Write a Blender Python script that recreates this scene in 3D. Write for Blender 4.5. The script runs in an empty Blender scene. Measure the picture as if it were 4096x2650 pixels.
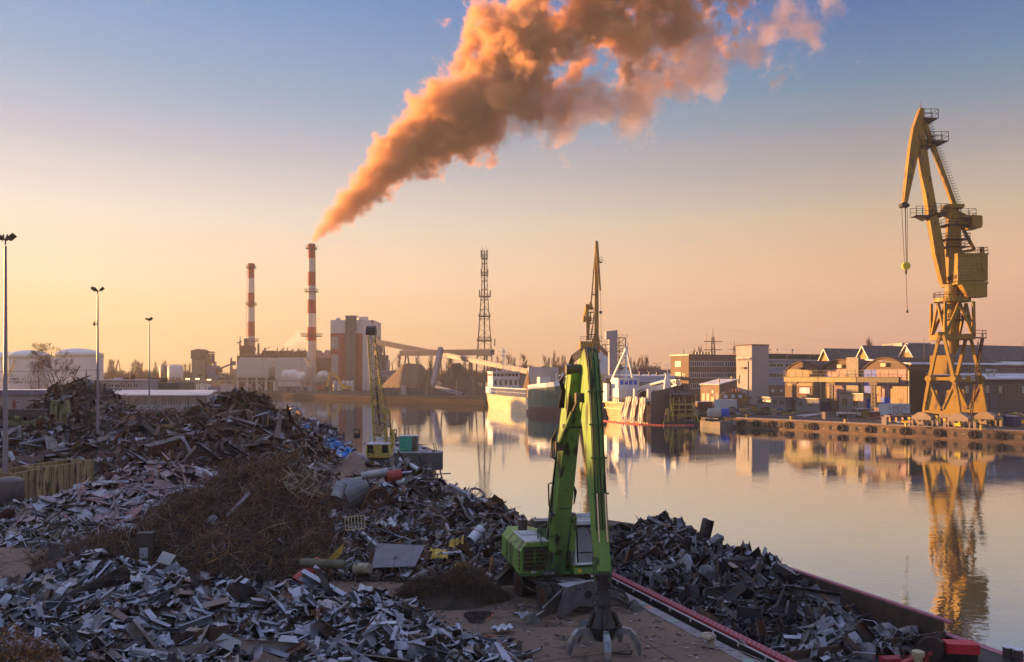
import bpy, math, random
from mathutils import Vector, Matrix, Euler
R=math.radians
rnd=random.Random(7)
C=bpy.context.scene
COL=C.collection
# ---------------------------------------------------------------- camera
CH=11.5; FP=3413.0; PX0=2048.0; PY0=1505.0
cam=bpy.data.cameras.new('camera'); cam.lens=30; cam.sensor_width=36; cam.shift_y=180/4096
cam.clip_start=.2; cam.clip_end=12000
co=bpy.data.objects.new('camera',cam); COL.objects.link(co)
co.location=(0,0,CH); co.rotation_euler=(R(90),0,0); C.camera=co
# ---------------------------------------------------------------- world, sun, exposure
SUN_AZ=R(66); SUN_EL=R(4.2)          # azimuth to the left of the viewing direction
C.view_settings.view_transform='Standard'; C.view_settings.look='None'
C.view_settings.exposure=1.8; C.view_settings.gamma=1.0
def lk(nt,a,b): nt.links.new(a,b)
def srgb(r,g,b): return tuple(((c/255)/12.92 if c/255<=.04045 else ((c/255+.055)/1.055)**2.4) for c in (r,g,b))+(1,)
w=bpy.data.worlds.new('World'); C.world=w; w.use_nodes=True
nt=w.node_tree; N=nt.nodes; N.clear()
out=N.new('ShaderNodeOutputWorld'); bg=N.new('ShaderNodeBackground')
sky=N.new('ShaderNodeTexSky'); sky.sky_type='NISHITA'; sky.sun_disc=False
sky.sun_elevation=SUN_EL; sky.sun_rotation=-SUN_AZ; sky.air_density=1.6; sky.dust_density=2.5; sky.ozone_density=2
tc=N.new('ShaderNodeTexCoord'); sp=N.new('ShaderNodeSeparateXYZ'); lk(nt,tc.outputs['Generated'],sp.inputs[0])
def ramp(nt,stops,fac):
    r=nt.nodes.new('ShaderNodeValToRGB'); e=r.color_ramp.elements
    while len(e)<len(stops): e.new(.5)
    for i,(p,c) in enumerate(stops): e[i].position=p; e[i].color=c
    lk(nt,fac,r.inputs[0]); return r
def math_(nt,op,a,b=None,c=None,clamp=False):
    m=nt.nodes.new('ShaderNodeMath'); m.operation=op; m.use_clamp=clamp
    for i,x in enumerate((a,b,c)):
        if x is None: continue
        if isinstance(x,(int,float)): m.inputs[i].default_value=x
        else: lk(nt,x,m.inputs[i])
    return m.outputs[0]
# faint streaky cloud shifts the elevation a little
mp=N.new('ShaderNodeMapping'); mp.inputs['Scale'].default_value=(1.2,1.2,26); lk(nt,tc.outputs['Generated'],mp.inputs[0])
nz=N.new('ShaderNodeTexNoise'); nz.inputs['Scale'].default_value=1.6; nz.inputs['Detail'].default_value=4; lk(nt,mp.outputs[0],nz.inputs[0])
zz=math_(nt,'ADD',sp.outputs[2],math_(nt,'MULTIPLY',math_(nt,'SUBTRACT',nz.outputs[0],.5),.028))
zc=math_(nt,'MULTIPLY_ADD',zz,1.0,.0,clamp=True)
RL=ramp(nt,[(0.000,(0.728,0.423,0.150,1)),(0.049,(0.737,0.535,0.259,1)),(0.089,(0.747,0.626,0.380,1)),(0.129,(0.737,0.692,0.543,1)),(0.171,(0.699,0.715,0.672,1)),(0.199,(0.615,0.656,0.672,1)),(0.254,(0.389,0.493,0.636,1)),(0.306,(0.206,0.404,0.636,1)),(0.397,(0.072,0.319,0.643,1)),(.6,(.40,.47,.72,1)),(1,(.46,.53,.80,1))],zc)
RR=ramp(nt,[(0.000,(0.464,0.211,0.148,1)),(0.049,(0.540,0.281,0.198,1)),(0.089,(0.604,0.350,0.218,1)),(0.129,(0.613,0.405,0.253,1)),(0.171,(0.517,0.426,0.304,1)),(0.199,(0.421,0.382,0.329,1)),(0.254,(0.223,0.283,0.355,1)),(0.306,(0.077,0.237,0.394,1)),(0.397,(0.004,0.127,0.399,1)),(.6,(.38,.46,.72,1)),(1,(.46,.53,.80,1))],zc)
# azimuth: 1 towards the sun, 0 away
dx=math_(nt,'MULTIPLY',sp.outputs[0],-math.sin(SUN_AZ)); dy=math_(nt,'MULTIPLY',sp.outputs[1],math.cos(SUN_AZ))
az=math_(nt,'MULTIPLY_ADD',math_(nt,'ADD',dx,dy),.93,.08,clamp=True)
mr=N.new('ShaderNodeMapRange'); mr.inputs['From Min'].default_value=.1; mr.inputs['From Max'].default_value=.84; lk(nt,az,mr.inputs[0])
mx=N.new('ShaderNodeMix'); mx.data_type='RGBA'; lk(nt,mr.outputs[0],mx.inputs[0]); lk(nt,RR.outputs[0],mx.inputs[6]); lk(nt,RL.outputs[0],mx.inputs[7])
# below the horizon: dull
lo=N.new('ShaderNodeMapRange'); lo.inputs['From Min'].default_value=-.06; lo.inputs['From Max'].default_value=-.005; lk(nt,sp.outputs[2],lo.inputs[0])
mx2=N.new('ShaderNodeMix'); mx2.data_type='RGBA'; lk(nt,lo.outputs[0],mx2.inputs[0]); mx2.inputs[6].default_value=(.12,.09,.08,1); lk(nt,mx.outputs[2],mx2.inputs[7])
bg2=N.new('ShaderNodeBackground'); lk(nt,mx2.outputs[2],bg.inputs[0]); bg.inputs[1].default_value=.287
lk(nt,sky.outputs[0],bg2.inputs[0]); bg2.inputs[1].default_value=.0008
ad=N.new('ShaderNodeAddShader'); lk(nt,bg.outputs[0],ad.inputs[0]); lk(nt,bg2.outputs[0],ad.inputs[1]); lk(nt,ad.outputs[0],out.inputs[0])
sl=bpy.data.lights.new('sun','SUN'); sl.energy=5.0; sl.angle=R(.6); sl.color=(1,.50,.16)
so=bpy.data.objects.new('sun',sl); COL.objects.link(so)
sd=Vector((-math.sin(SUN_AZ)*math.cos(SUN_EL),math.cos(SUN_AZ)*math.cos(SUN_EL),math.sin(SUN_EL)))
so.rotation_euler=sd.to_track_quat('Z','Y').to_euler(); so.location=(-300,100,80)
cy=C.cycles
cy.max_bounces=8; cy.diffuse_bounces=3; cy.glossy_bounces=4; cy.transmission_bounces=4; cy.transparent_max_bounces=8; cy.volume_bounces=2
cy.volume_step_rate=1.0; cy.volume_max_steps=256; cy.sample_clamp_indirect=6
cy.use_denoising=True
# ---------------------------------------------------------------- helpers
def W(x,y,d): return Vector(((x-PX0)/FP*d,d,CH-(y-PY0)/FP*d))
def G(x,y,z=2.0):
    d=(CH-z)*FP/(y-PY0); return Vector(((x-PX0)/FP*d,d,z))
def zat(y,d): return CH-(y-PY0)/FP*d
def V(*a): return Vector(a)
ROOTM={}
class MB:
    def __init__(s,T=None): s.v=[];s.f=[];s.m=[];s.T=T
    def add(s,vs,fs,mi=0,M=None):
        o=len(s.v)
        for p in vs:
            p=Vector(p)
            if M is not None: p=M@p
            if s.T is not None: p=s.T@p
            s.v.append(p)
        for f in fs: s.f.append([i+o for i in f]); s.m.append(mi)
        return s
    def box(s,c,d,rz=0,mi=0,M=None):
        x,y,z=d[0]/2,d[1]/2,d[2]/2
        vs=[(-x,-y,-z),(x,-y,-z),(x,y,-z),(-x,y,-z),(-x,-y,z),(x,-y,z),(x,y,z),(-x,y,z)]
        m=Matrix.Translation(Vector(c))@Matrix.Rotation(rz,4,'Z')
        if M is not None: m=M@m
        return s.add(vs,[(0,3,2,1),(4,5,6,7),(0,1,5,4),(1,2,6,5),(2,3,7,6),(3,0,4,7)],mi,m)
    def bz(s,x,y,z0,lx,ly,h,rz=0,mi=0): return s.box((x,y,z0+h/2),(lx,ly,h),rz,mi)
    def beam(s,a,b,w,h=None,mi=0,w2=None,h2=None,up=None,cap=True):
        a=Vector(a);b=Vector(b);h=w if h is None else h;w2=w if w2 is None else w2;h2=h if h2 is None else h2
        d=(b-a).normalized(); u=Vector(up) if up is not None else Vector((0,0,1))
        if abs(d.dot(u.normalized()))>.99: u=Vector((0,1,0))
        x=d.cross(u).normalized(); y=x.cross(d).normalized()
        vs=[]
        for p,ww,hh in ((a,w,h),(b,w2,h2)):
            for sx,sy in ((-1,-1),(1,-1),(1,1),(-1,1)): vs.append(p+x*sx*ww/2+y*sy*hh/2)
        fs=[(0,1,5,4),(1,2,6,5),(2,3,7,6),(3,0,4,7)]
        if cap: fs+=[(0,3,2,1),(4,5,6,7)]
        return s.add(vs,fs,mi)
    def cyl(s,a,b,r,r2=None,n=8,mi=0,cap=True):
        return s.tube([a,b],r,n,mi,[r,r if r2 is None else r2],cap)
    def tube(s,pts,r,n=5,mi=0,rs=None,cap=True,closed=False):
        pts=[Vector(p) for p in pts]; k=len(pts); vs=[]; px=None
        for i,p in enumerate(pts):
            if closed: d=pts[(i+1)%k]-pts[i-1]
            else: d=pts[min(i+1,k-1)]-pts[max(i-1,0)]
            if d.length<1e-9: d=Vector((0,0,1))
            d.normalize()
            if px is None:
                u=Vector((0,0,1)) if abs(d.z)<.95 else Vector((1,0,0))
                x=d.cross(u).normalized()
            else:
                x=px-d*px.dot(d)
                x=x.normalized() if x.length>1e-6 else d.orthogonal().normalized()
            px=x; y=d.cross(x); rr=rs[i] if rs else r
            for j in range(n):
                t=2*math.pi*j/n; vs.append(p+(x*math.cos(t)+y*math.sin(t))*rr)
        fs=[]
        for i in range(k if closed else k-1):
            i2=(i+1)%k
            for j in range(n):
                j2=(j+1)%n; fs.append((i*n+j,i*n+j2,i2*n+j2,i2*n+j))
        if cap and not closed: fs.append(tuple(range(n-1,-1,-1))); fs.append(tuple((k-1)*n+j for j in range(n)))
        return s.add(vs,fs,mi)
    def prism(s,poly,vec,mi=0):
        n=len(poly); vec=Vector(vec); a=[Vector(p) for p in poly]; vs=a+[p+vec for p in a]
        fs=[tuple(range(n-1,-1,-1)),tuple(range(n,2*n))]+[(i,(i+1)%n,n+(i+1)%n,n+i) for i in range(n)]
        return s.add(vs,fs,mi)
    def face(s,poly,mi=0): return s.add(poly,[tuple(range(len(poly)))],mi)
    def lathe(s,c,prof,n=24,mi=0,axis='Z',cap=True):
        vs=[];c=Vector(c)
        for r,z in prof:
            for j in range(n):
                t=2*math.pi*j/n; vs.append(c+Vector((r*math.cos(t),r*math.sin(t),z)))
        fs=[(i*n+j,i*n+(j+1)%n,(i+1)*n+(j+1)%n,(i+1)*n+j) for i in range(len(prof)-1) for j in range(n)]
        if cap: fs+=[tuple(range(n-1,-1,-1)),tuple((len(prof)-1)*n+j for j in range(n))]
        return s.add(vs,fs,mi)
    def rail(s,pts,h=1.1,r=.03,mi=0,step=1.6,mid=True):
        pts=[Vector(p) for p in pts]
        for a,b in zip(pts,pts[1:]):
            for q in ((h,h*.5) if mid else (h,)): s.beam(a+V(0,0,q),b+V(0,0,q),r*1.6,r*1.6,mi,cap=False)
            k=max(1,int((b-a).length/step))
            for i in range(k+1):
                p=a.lerp(b,i/k); s.beam(p,p+V(0,0,h),r*1.6,r*1.6,mi,cap=False)
        return s
    def build(s,name,mats,parent=None,smooth=False,origin=None):
        root=parent
        while root is not None and root.parent is not None: root=root.parent
        if root is not None: Mi=ROOTM[root.name]
        elif origin is not None: Mi=Matrix.Translation(-Vector(origin))
        else: Mi=Matrix.Identity(4)
        me=bpy.data.meshes.new(name); me.from_pydata([Mi@p for p in s.v],[],s.f)
        if not isinstance(mats,(list,tuple)): mats=[mats]
        for m in mats: me.materials.append(m)
        if len(mats)>1: me.polygons.foreach_set('material_index',s.m)
        if smooth: me.polygons.foreach_set('use_smooth',[True]*len(me.polygons))
        me.update()
        o=bpy.data.objects.new(name,me); COL.objects.link(o)
        if parent is not None: o.parent=parent
        elif origin is not None: o.location=Vector(origin); ROOTM[o.name]=Mi
        else: ROOTM[o.name]=Mi
        return o
def tag(o,label=None,cat=None,group=None,kind=None):
    if label: o['label']=label
    if cat: o['category']=cat
    if group: o['group']=group
    if kind: o['kind']=kind
    return o
def thing(name,label,cat,loc,rz=0,group=None):
    o=bpy.data.objects.new(name,None); COL.objects.link(o); o.location=Vector(loc); o.rotation_euler=(0,0,rz); o.empty_display_size=.5
    M=Matrix.Translation(Vector(loc))@Matrix.Rotation(rz,4,'Z'); ROOTM[o.name]=M.inverted()
    return tag(o,label,cat,group)
def struct(name,mb,mats,**k): return tag(mb.build(name,mats,**k),kind='structure')
def LM(root): return ROOTM[root.name].inverted()
def lnk(o,parent=None):
    c=o.copy(); COL.objects.link(c); c.parent=parent
    return c
KIDS={}
def copy_tree(o,parent=None):
    c=lnk(o,parent)
    for ch in [x for x in COL.objects if x.parent==o]: copy_tree(ch,c)
    return c
def place(proto,loc,rz=0,sc=1,label=None,group=None):
    c=copy_tree(proto); c.location=loc; c.rotation_euler=(0,0,rz); c.scale=(sc,)*3 if not isinstance(sc,tuple) else sc
    if label: c['label']=label
    if group: c['group']=group
    return c
FONT_=[]
def text(name,body,size,loc,rot,mat,parent,ext=.01,align='CENTER'):
    cu=bpy.data.curves.new(name,'FONT'); cu.body=body; cu.size=size; cu.extrude=ext; cu.align_x=align; cu.materials.append(mat)
    tmp=bpy.data.objects.new(name,cu); COL.objects.link(tmp)
    bpy.context.view_layer.update()
    me=bpy.data.meshes.new_from_object(tmp); bpy.data.objects.remove(tmp)
    o=bpy.data.objects.new(name,me); COL.objects.link(o)
    M=Matrix.Translation(Vector(loc))@Euler(rot).to_matrix().to_4x4()
    root=parent
    while root.parent is not None: root=root.parent
    o.parent=parent; o.matrix_local=ROOTM[root.name]@M
    return o
# ---------------------------------------------------------------- materials
def pm(name,c1,c2=None,rough=.65,metal=0,scale=1.5,lo=.4,hi=.65,bump=0,bs=None,island=0,streak=1,emit=None,es=1,spec=None,c3=None,s3=8,t3=.62,frost=None,fz=.25):
    m=bpy.data.materials.new(name); m.use_nodes=True; nt=m.node_tree; N=nt.nodes
    b=N['Principled BSDF']; b.inputs['Roughness'].default_value=rough; b.inputs['Metallic'].default_value=metal
    if spec is not None: b.inputs['Specular IOR Level'].default_value=spec
    c1=tuple(c1)+(1,) if len(c1)==3 else c1
    tc=N.new('ShaderNodeTexCoord'); mpn=N.new('ShaderNodeMapping'); mpn.inputs['Scale'].default_value=(1,1,1/streak); lk(nt,tc.outputs['Object'],mpn.inputs[0])
    col=None
    if c2 is not None:
        c2=tuple(c2)+(1,) if len(c2)==3 else c2
        n=N.new('ShaderNodeTexNoise'); n.inputs['Scale'].default_value=scale; n.inputs['Detail'].default_value=6; n.inputs['Roughness'].default_value=.65; lk(nt,mpn.outputs[0],n.inputs[0])
        r=ramp(nt,[(lo,c1),(hi,c2)],n.outputs[0]); col=r.outputs[0]
        if c3 is not None:
            n3=N.new('ShaderNodeTexNoise'); n3.inputs['Scale'].default_value=s3; n3.inputs['Detail'].default_value=5; lk(nt,mpn.outputs[0],n3.inputs[0])
            r3=ramp(nt,[(t3-.03,(0,0,0,1)),(t3+.03,(1,1,1,1))],n3.outputs[0])
            mm=N.new('ShaderNodeMix'); mm.data_type='RGBA'; lk(nt,r3.outputs[0],mm.inputs[0]); lk(nt,col,mm.inputs[6]); mm.inputs[7].default_value=tuple(c3)+(1,) if len(c3)==3 else c3
            col=mm.outputs[2]
    if island:
        g=N.new('ShaderNodeNewGeometry'); oi=N.new('ShaderNodeObjectInfo')
        s=math_(nt,'FRACT',math_(nt,'ADD',g.outputs['Random Per Island'],oi.outputs['Random']))
        v=math_(nt,'MULTIPLY_ADD',math_(nt,'POWER',s,2.2),island*2.4,1-island*.85)
        hs=N.new('ShaderNodeHueSaturation'); lk(nt,v,hs.inputs['Value'])
        sat=math_(nt,'MULTIPLY_ADD',math_(nt,'FRACT',math_(nt,'MULTIPLY',s,7.3)),.9,.5); lk(nt,sat,hs.inputs['Saturation'])
        if col is None: hs.inputs['Color'].default_value=c1
        else: lk(nt,col,hs.inputs['Color'])
        col=hs.outputs[0]
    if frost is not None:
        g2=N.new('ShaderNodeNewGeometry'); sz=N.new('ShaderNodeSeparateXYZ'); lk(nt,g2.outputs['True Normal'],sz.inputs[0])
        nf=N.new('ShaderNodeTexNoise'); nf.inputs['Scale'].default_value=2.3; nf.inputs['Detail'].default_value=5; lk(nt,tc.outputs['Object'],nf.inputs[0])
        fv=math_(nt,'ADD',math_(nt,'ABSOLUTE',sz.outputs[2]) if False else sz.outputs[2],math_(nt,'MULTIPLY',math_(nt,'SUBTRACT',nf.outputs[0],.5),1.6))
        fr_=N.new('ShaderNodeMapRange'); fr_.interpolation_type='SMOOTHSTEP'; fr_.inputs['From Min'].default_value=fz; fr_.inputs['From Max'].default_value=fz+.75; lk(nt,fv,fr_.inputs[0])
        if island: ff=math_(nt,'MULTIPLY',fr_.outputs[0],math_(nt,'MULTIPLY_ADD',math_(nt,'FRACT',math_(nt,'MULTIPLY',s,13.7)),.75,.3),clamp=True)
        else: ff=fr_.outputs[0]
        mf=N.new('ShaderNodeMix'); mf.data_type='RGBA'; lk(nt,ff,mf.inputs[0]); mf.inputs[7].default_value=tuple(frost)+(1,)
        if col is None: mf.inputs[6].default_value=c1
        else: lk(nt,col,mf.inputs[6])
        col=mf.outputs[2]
    if col is None: b.inputs['Base Color'].default_value=c1
    else: lk(nt,col,b.inputs['Base Color'])
    if bump:
        nb=N.new('ShaderNodeTexNoise'); nb.inputs['Scale'].default_value=bs or scale*4; nb.inputs['Detail'].default_value=4; lk(nt,mpn.outputs[0],nb.inputs[0])
        bp=N.new('ShaderNodeBump'); bp.inputs['Strength'].default_value=min(1,bump); bp.inputs['Distance'].default_value=.05 if bump<=1 else .05*bump; lk(nt,nb.outputs[0],bp.inputs['Height']); lk(nt,bp.outputs[0],b.inputs['Normal'])
    if emit: b.inputs['Emission Color'].default_value=tuple(emit)+(1,); b.inputs['Emission Strength'].default_value=es
    return m
def ribbed(name,c1,c2,axis='X',freq=3,rough=.6,bump=.6,metal=0,scale=1,dist=.05):
    m=pm(name,c1,c2,rough=rough,metal=metal,scale=scale); nt=m.node_tree; N=nt.nodes; b=N['Principled BSDF']
    tc=N.new('ShaderNodeTexCoord'); wv=N.new('ShaderNodeTexWave'); wv.bands_direction=axis; wv.inputs['Scale'].default_value=freq
    lk(nt,tc.outputs['Object'],wv.inputs[0]); bp=N.new('ShaderNodeBump'); bp.inputs['Strength'].default_value=bump; bp.inputs['Distance'].default_value=dist
    lk(nt,wv.outputs['Fac'],bp.inputs['Height']); lk(nt,bp.outputs[0],b.inputs['Normal']); return m
M={}
M['white']=pm('white_paint',(.62,.62,.64),(.50,.49,.50),.5,scale=.6,bump=0)
M['offwhite']=pm('offwhite_paint',(.50,.48,.46),(.40,.37,.36),.6,scale=.4,streak=4)
M['frost']=pm('frosted_roof',(.62,.62,.68),(.45,.44,.47),.7,scale=.3)
M['concrete']=pm('concrete',(.26,.22,.19),(.17,.145,.13),.85,scale=.35,bump=.3,streak=3,c3=(.10,.085,.075),s3=.8,t3=.66)
M['concrete_light']=pm('pale_concrete',(.42,.40,.39),(.32,.30,.29),.85,scale=.3,streak=5,bump=.2)
M['dark']=pm('dark_steel',(.03,.028,.026),(.06,.05,.045),.6,.3,scale=2)
M['black']=pm('black_rubber',(.015,.015,.015),(.03,.03,.03),.8,scale=3)
M['rust']=pm('rusty_steel',(.10,.045,.025),(.05,.03,.022),.8,.2,scale=2.5,bump=.2)
M['crane']=pm('crane_yellow_paint',(.29,.165,.013),(.21,.125,.014),.55,scale=.5,streak=3,c3=(.12,.065,.025),s3=1.1,t3=.60)
M['steelgrey']=pm('grey_steel',(.16,.16,.17),(.10,.10,.11),.5,.5,scale=1)
M['glass']=pm('dark_glass',(.03,.032,.04),None,.08,0,spec=.8)
M['glass_warm']=pm('sun_tinted_glass',(.35,.28,.2),None,.12,.6)  # warm sun reflection put into the glass colour
M['blue']=pm('blue_paint',(.03,.08,.30),(.02,.05,.2),.5,scale=.7)
M['redbrown']=pm('red_brown_cladding',(.28,.07,.045),(.22,.055,.04),.6,scale=.1)
M['brick']=pm('brown_brick',(.22,.13,.09),(.15,.09,.07),.9,scale=.3,bump=.2)
M['tan']=pm('tan_render',(.25,.175,.125),(.18,.13,.10),.9,scale=.25,streak=3,c3=(.18,.13,.10),s3=.6,t3=.64)
M['bark']=pm('bare_twigs',(.11,.065,.045),(.07,.045,.035),.9,scale=.5)
# ---------------------------------------------------------------- setting
def ground_mat(name,c1,c2,c3,s=.08,b=.4):
    return pm(name,c1,c2,.9,spec=(.5 if name[0]=='y' else .0),scale=s,lo=.35,hi=.68,bump=b,bs=2.0,c3=c3,s3=s*5,t3=.6)
GY=ground_mat('yard_concrete',(.20,.138,.098),(.145,.105,.078),(.085,.066,.054),.35,.5)
GF=ground_mat('far_ground_soil',(.09,.075,.055),(.06,.052,.042),(.10,.09,.075),.02)
GW=ground_mat('wharf_tarmac',(.10,.085,.08),(.075,.066,.066),(.14,.12,.115),.06,.1)
def slab(name,poly,z,mat,depth=5,lab=None):
    mb=MB(); mb.prism([V(x,y,z-depth) for x,y in poly],(0,0,depth)); return struct(name,mb,mat)
def qx(y): return 8.1-.351*(y-28.3)
# left yard; its right edge is the quay
slab('yard_ground',[(qx(-60),-60),(qx(292),292),(-190,506),(-1290,520),(-1290,-60)],2.0,GY)
WD=V(.625,-.781,0); WN=V(.781,.625,0)     # wharf edge direction (towards viewer) and inland normal
WE=V(50.5,192.4,0)
wend=WE+WD*230
slab('far_ground',[(-1290,520.5),(-190,506.4),(-124,462),(-57,377),(-10.5,326),(4,326.5),(24,252),(36.5,237),(46,206),(49,194.5),(60,205),(200,430),(1290,700),(1290,2580),(-1290,2580)],2.02,GF)
slab('wharf_ground',[(49.0,194.3),(WE.x,WE.y),(wend.x,wend.y),(1290,wend.y),(1290,699.5),(200.2,429.6),(60.2,204.8)],2.0,GW)
# water sheet
wm=bpy.data.materials.new('river_water'); wm.use_nodes=True; nt=wm.node_tree; N=nt.nodes; b=N['Principled BSDF']
b.inputs['Base Color'].default_value=(.045,.05,.06,1); b.inputs['IOR'].default_value=1.7; b.inputs['Specular IOR Level'].default_value=1.0; b.inputs['Metallic'].default_value=0; b.inputs['Roughness'].default_value=.02
gl=N.new('ShaderNodeBsdfGlossy'); gl.inputs['Roughness'].default_value=.015; gl.inputs['Color'].default_value=(.84,.92,1.0,1)
ms=N.new('ShaderNodeMixShader'); ms.inputs[0].default_value=.72
tc=N.new('ShaderNodeTexCoord')
def wavebump(scale,mapscale,dist,prev=None,strength=1):
    mp=N.new('ShaderNodeMapping'); mp.inputs['Scale'].default_value=mapscale; lk(nt,tc.outputs['Object'],mp.inputs[0])
    n=N.new('ShaderNodeTexNoise'); n.inputs['Scale'].default_value=scale; n.inputs['Detail'].default_value=3; n.inputs['Roughness'].default_value=.55; lk(nt,mp.outputs[0],n.inputs[0])
    bp=N.new('ShaderNodeBump'); bp.inputs['Distance'].default_value=dist; bp.inputs['Strength'].default_value=strength; lk(nt,n.outputs[0],bp.inputs['Height'])
    if prev: lk(nt,prev,bp.inputs['Normal'])
    return bp,n
b1,_=wavebump(1.4,(1,1,1),.013); b2,_=wavebump(.22,(1,1,1),.012,b1.outputs[0])
# wind patches: ripples are stronger in some bands
mpp=N.new('ShaderNodeMapping'); mpp.inputs['Scale'].default_value=(.004,.02,1); lk(nt,tc.outputs['Object'],mpp.inputs[0])
np_=N.new('ShaderNodeTexNoise'); np_.inputs['Scale'].default_value=1; np_.inputs['Detail'].default_value=3; lk(nt,mpp.outputs[0],np_.inputs[0])
pr=ramp(nt,[(.45,(.35,.35,.35,1)),(.68,(1,1,1,1))],np_.outputs[0]); lk(nt,pr.outputs[0],b1.inputs['Strength'])
lk(nt,b2.outputs[0],b.inputs['Normal']); lk(nt,b2.outputs[0],gl.inputs['Normal'])
lk(nt,b.outputs[0],ms.inputs[1]); lk(nt,gl.outputs[0],ms.inputs[2]); lk(nt,ms.outputs[0],N['Material Output'].inputs[0])
mb=MB(); mb.face([V(-300,-80,0),V(1200,-80,0),V(1200,560,0),V(-300,560,0)]); struct('river_water',mb,wm)
# low far hills
mb=MB(); hm=pm('distant_hills',(.16,.13,.13),None,.9,spec=0)
for (xa,xb,hh,yy) in ((350,1280,46,2000),(-1280,-100,12,2050),(200,800,22,1950)):
    k=26; top=[V(xa+(xb-xa)*i/k,yy,2+hh*max(0,math.sin(math.pi*i/k))**.7*(.75+.25*math.sin(i*1.3)+.15*math.sin(i*3.1))) for i in range(k+1)]
    fr=[V(p.x,yy-300,1) for p in top]; bk=[V(p.x,yy+300,1) for p in top]
    o=len(mb.v); mb.add(fr+top+bk,[(i,i+1,k+2+i,k+1+i) for i in range(k)]+[(k+1+i,k+2+i,2*k+3+i,2*k+2+i) for i in range(k)])
struct('hills',mb,hm,smooth=True)
# concrete kerb of the near quay, with survey marks
km=pm('quay_kerb_frosted',(.27,.25,.28),(.19,.17,.19),.8,scale=1.2,c3=(.12,.10,.10),s3=3,t3=.62)
mb=MB(); ua=V(-.351,1,0).normalized()
def kerb(mb,y0,y1,off0,off1,z0,z1,mi=0):
    n=V(ua.y,-ua.x,0)
    a=V(qx(y0),y0,0); b_=V(qx(y1),y1,0)
    mb.add([a+n*off0+V(0,0,z0),a+n*off1+V(0,0,z0),b_+n*off1+V(0,0,z0),b_+n*off0+V(0,0,z0),a+n*off0+V(0,0,z1),a+n*off1+V(0,0,z1),b_+n*off1+V(0,0,z1),b_+n*off0+V(0,0,z1)],
      [(0,3,2,1),(4,5,6,7),(0,1,5,4),(1,2,6,5),(2,3,7,6),(3,0,4,7)],mi)
kerb(mb,5,290,-.42,.06,1.0,2.03)
struct('quay_edge_kerb',mb,km)
mk=[pm('survey_paint_green',(.12,.75,.35),None,.6),pm('survey_paint_orange',(.9,.22,.06),None,.6)]
mb=MB()
for y in (24,26.1,28.4,30.7,33,35.6,38.4):
    mb.box((qx(y)-.20,y,2.036),(.36,.05,.004),.05,0)
mb.box((qx(34.9)-.16,34.9,2.037),(.3,.12,.004),-.3,1)
struct('quay_survey_markings',mb,mk)
# joints and wet streaks in the yard slab (thin dark sealed joints)
mb=MB(); jm=pm('slab_joint',(.03,.025,.02),None,.9)
for k,yy in enumerate((25.5,30.5,35.5,41)):
    a=V(qx(yy)-.5,yy,2.004); d=V(-.94,-.34,0).normalized(); mb.beam(a,a+d*26,.035,.004,0)
for off in (2.6,9,17): 
    a=V(qx(18)-off,18,2.0055); mb.beam(a,a+ua*32,.03,.004,0)
struct('slab_joint_lines',mb,jm)
pudm=pm('puddle_water',(.03,.03,.035),None,.03,0,spec=1)
mb=MB()
for (x,y,rx,ry) in ((1915,2470,.55,1.1),(1960,2560,.5,.7)):
    c=G(x,y); mb.face([V(c.x+rx*math.cos(t)*(1+.25*math.sin(3*t)),c.y+ry*math.sin(t)*(1+.2*math.cos(2*t)),2.008) for t in [i*math.pi/10 for i in range(20)]])
struct('puddle_water',mb,pudm)
# low frost-covered path of the far bank

rD=random.Random(71); mb=MB()
for k in range(420):
    yy=rD.uniform(25,41); off=rD.uniform(.1,1)**1.5*11; x=qx(yy)-off; s_=rD.uniform(.02,.09); a=rD.uniform(0,6.3)
    mb.box((x,yy,2.012+s_*.15),(s_*rD.uniform(.8,3),s_,s_*.3),a,rD.randrange(2))
tag(mb.build('loose_chips',[pm('pale_chip',(.34,.31,.30),None,.8),pm('dark_chip_metal',(.05,.04,.035),None,.7)]),'tiny loose chips strewn over the slab around the grab','debris',kind='stuff')
st=pm('oil_stained_slab',(.075,.058,.047),(.11,.083,.062),.5,scale=2); mb=MB()
for (x,y,rx,ry) in ((2120,2500,1.1,.5),(2330,2560,.8,.5),(2560,2560,.9,.45),(1650,2430,2.6,.35),(2000,2430,1.6,.3),(2700,2600,.5,.9)):
    c=G(x,y); mb.face([V(c.x+rx*math.cos(t)*(1+.3*math.sin(3*t+x)),c.y+ry*math.sin(t)*(1+.3*math.cos(2*t+y)),2.004) for t in [i*math.pi/12 for i in range(24)]])
struct('oil_stains',mb,st)
# ---------------------------------------------------------------- material handler (green) and its grab
GREEN=pm('handler_green_paint',(.19,.36,.085),(.13,.26,.065),.5,scale=1.3,streak=3,c3=(.05,.06,.035),s3=1.6,t3=.57,spec=.4)
GREEND=pm('dirty_green_paint',(.075,.19,.045),(.035,.05,.025),.7,scale=2)
HOSE=pm('hydraulic_hose',(.012,.012,.012),None,.45)
CHROME=pm('cylinder_rod_chrome',(.5,.5,.5),None,.2,.9)
GREYP=pm('grey_frosted_panel',(.55,.58,.62),(.36,.38,.42),.6,scale=3)
CHAS=pm('grimy_chassis_steel',(.06,.053,.047),(.10,.09,.08),.6,.2,scale=1.5,bump=.2,frost=(.36,.36,.40),fz=.55)  # up-facing faces paler than the sides
CABW=pm('cab_white_paint',(.62,.68,.68),(.5,.55,.55),.45,scale=2)
TYRE=pm('dusty_tyre',(.035,.032,.030),(.075,.068,.062),.9,scale=3)
HO=V(1.62,36.9,2.0)
h=thing('material_handler','bright green scrap handler with raised two-part boom on the quay beside the barge','material handler',HO)
fu=V(.2,-.98,0).normalized(); fl=V(.98,.2,0).normalized()
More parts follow.
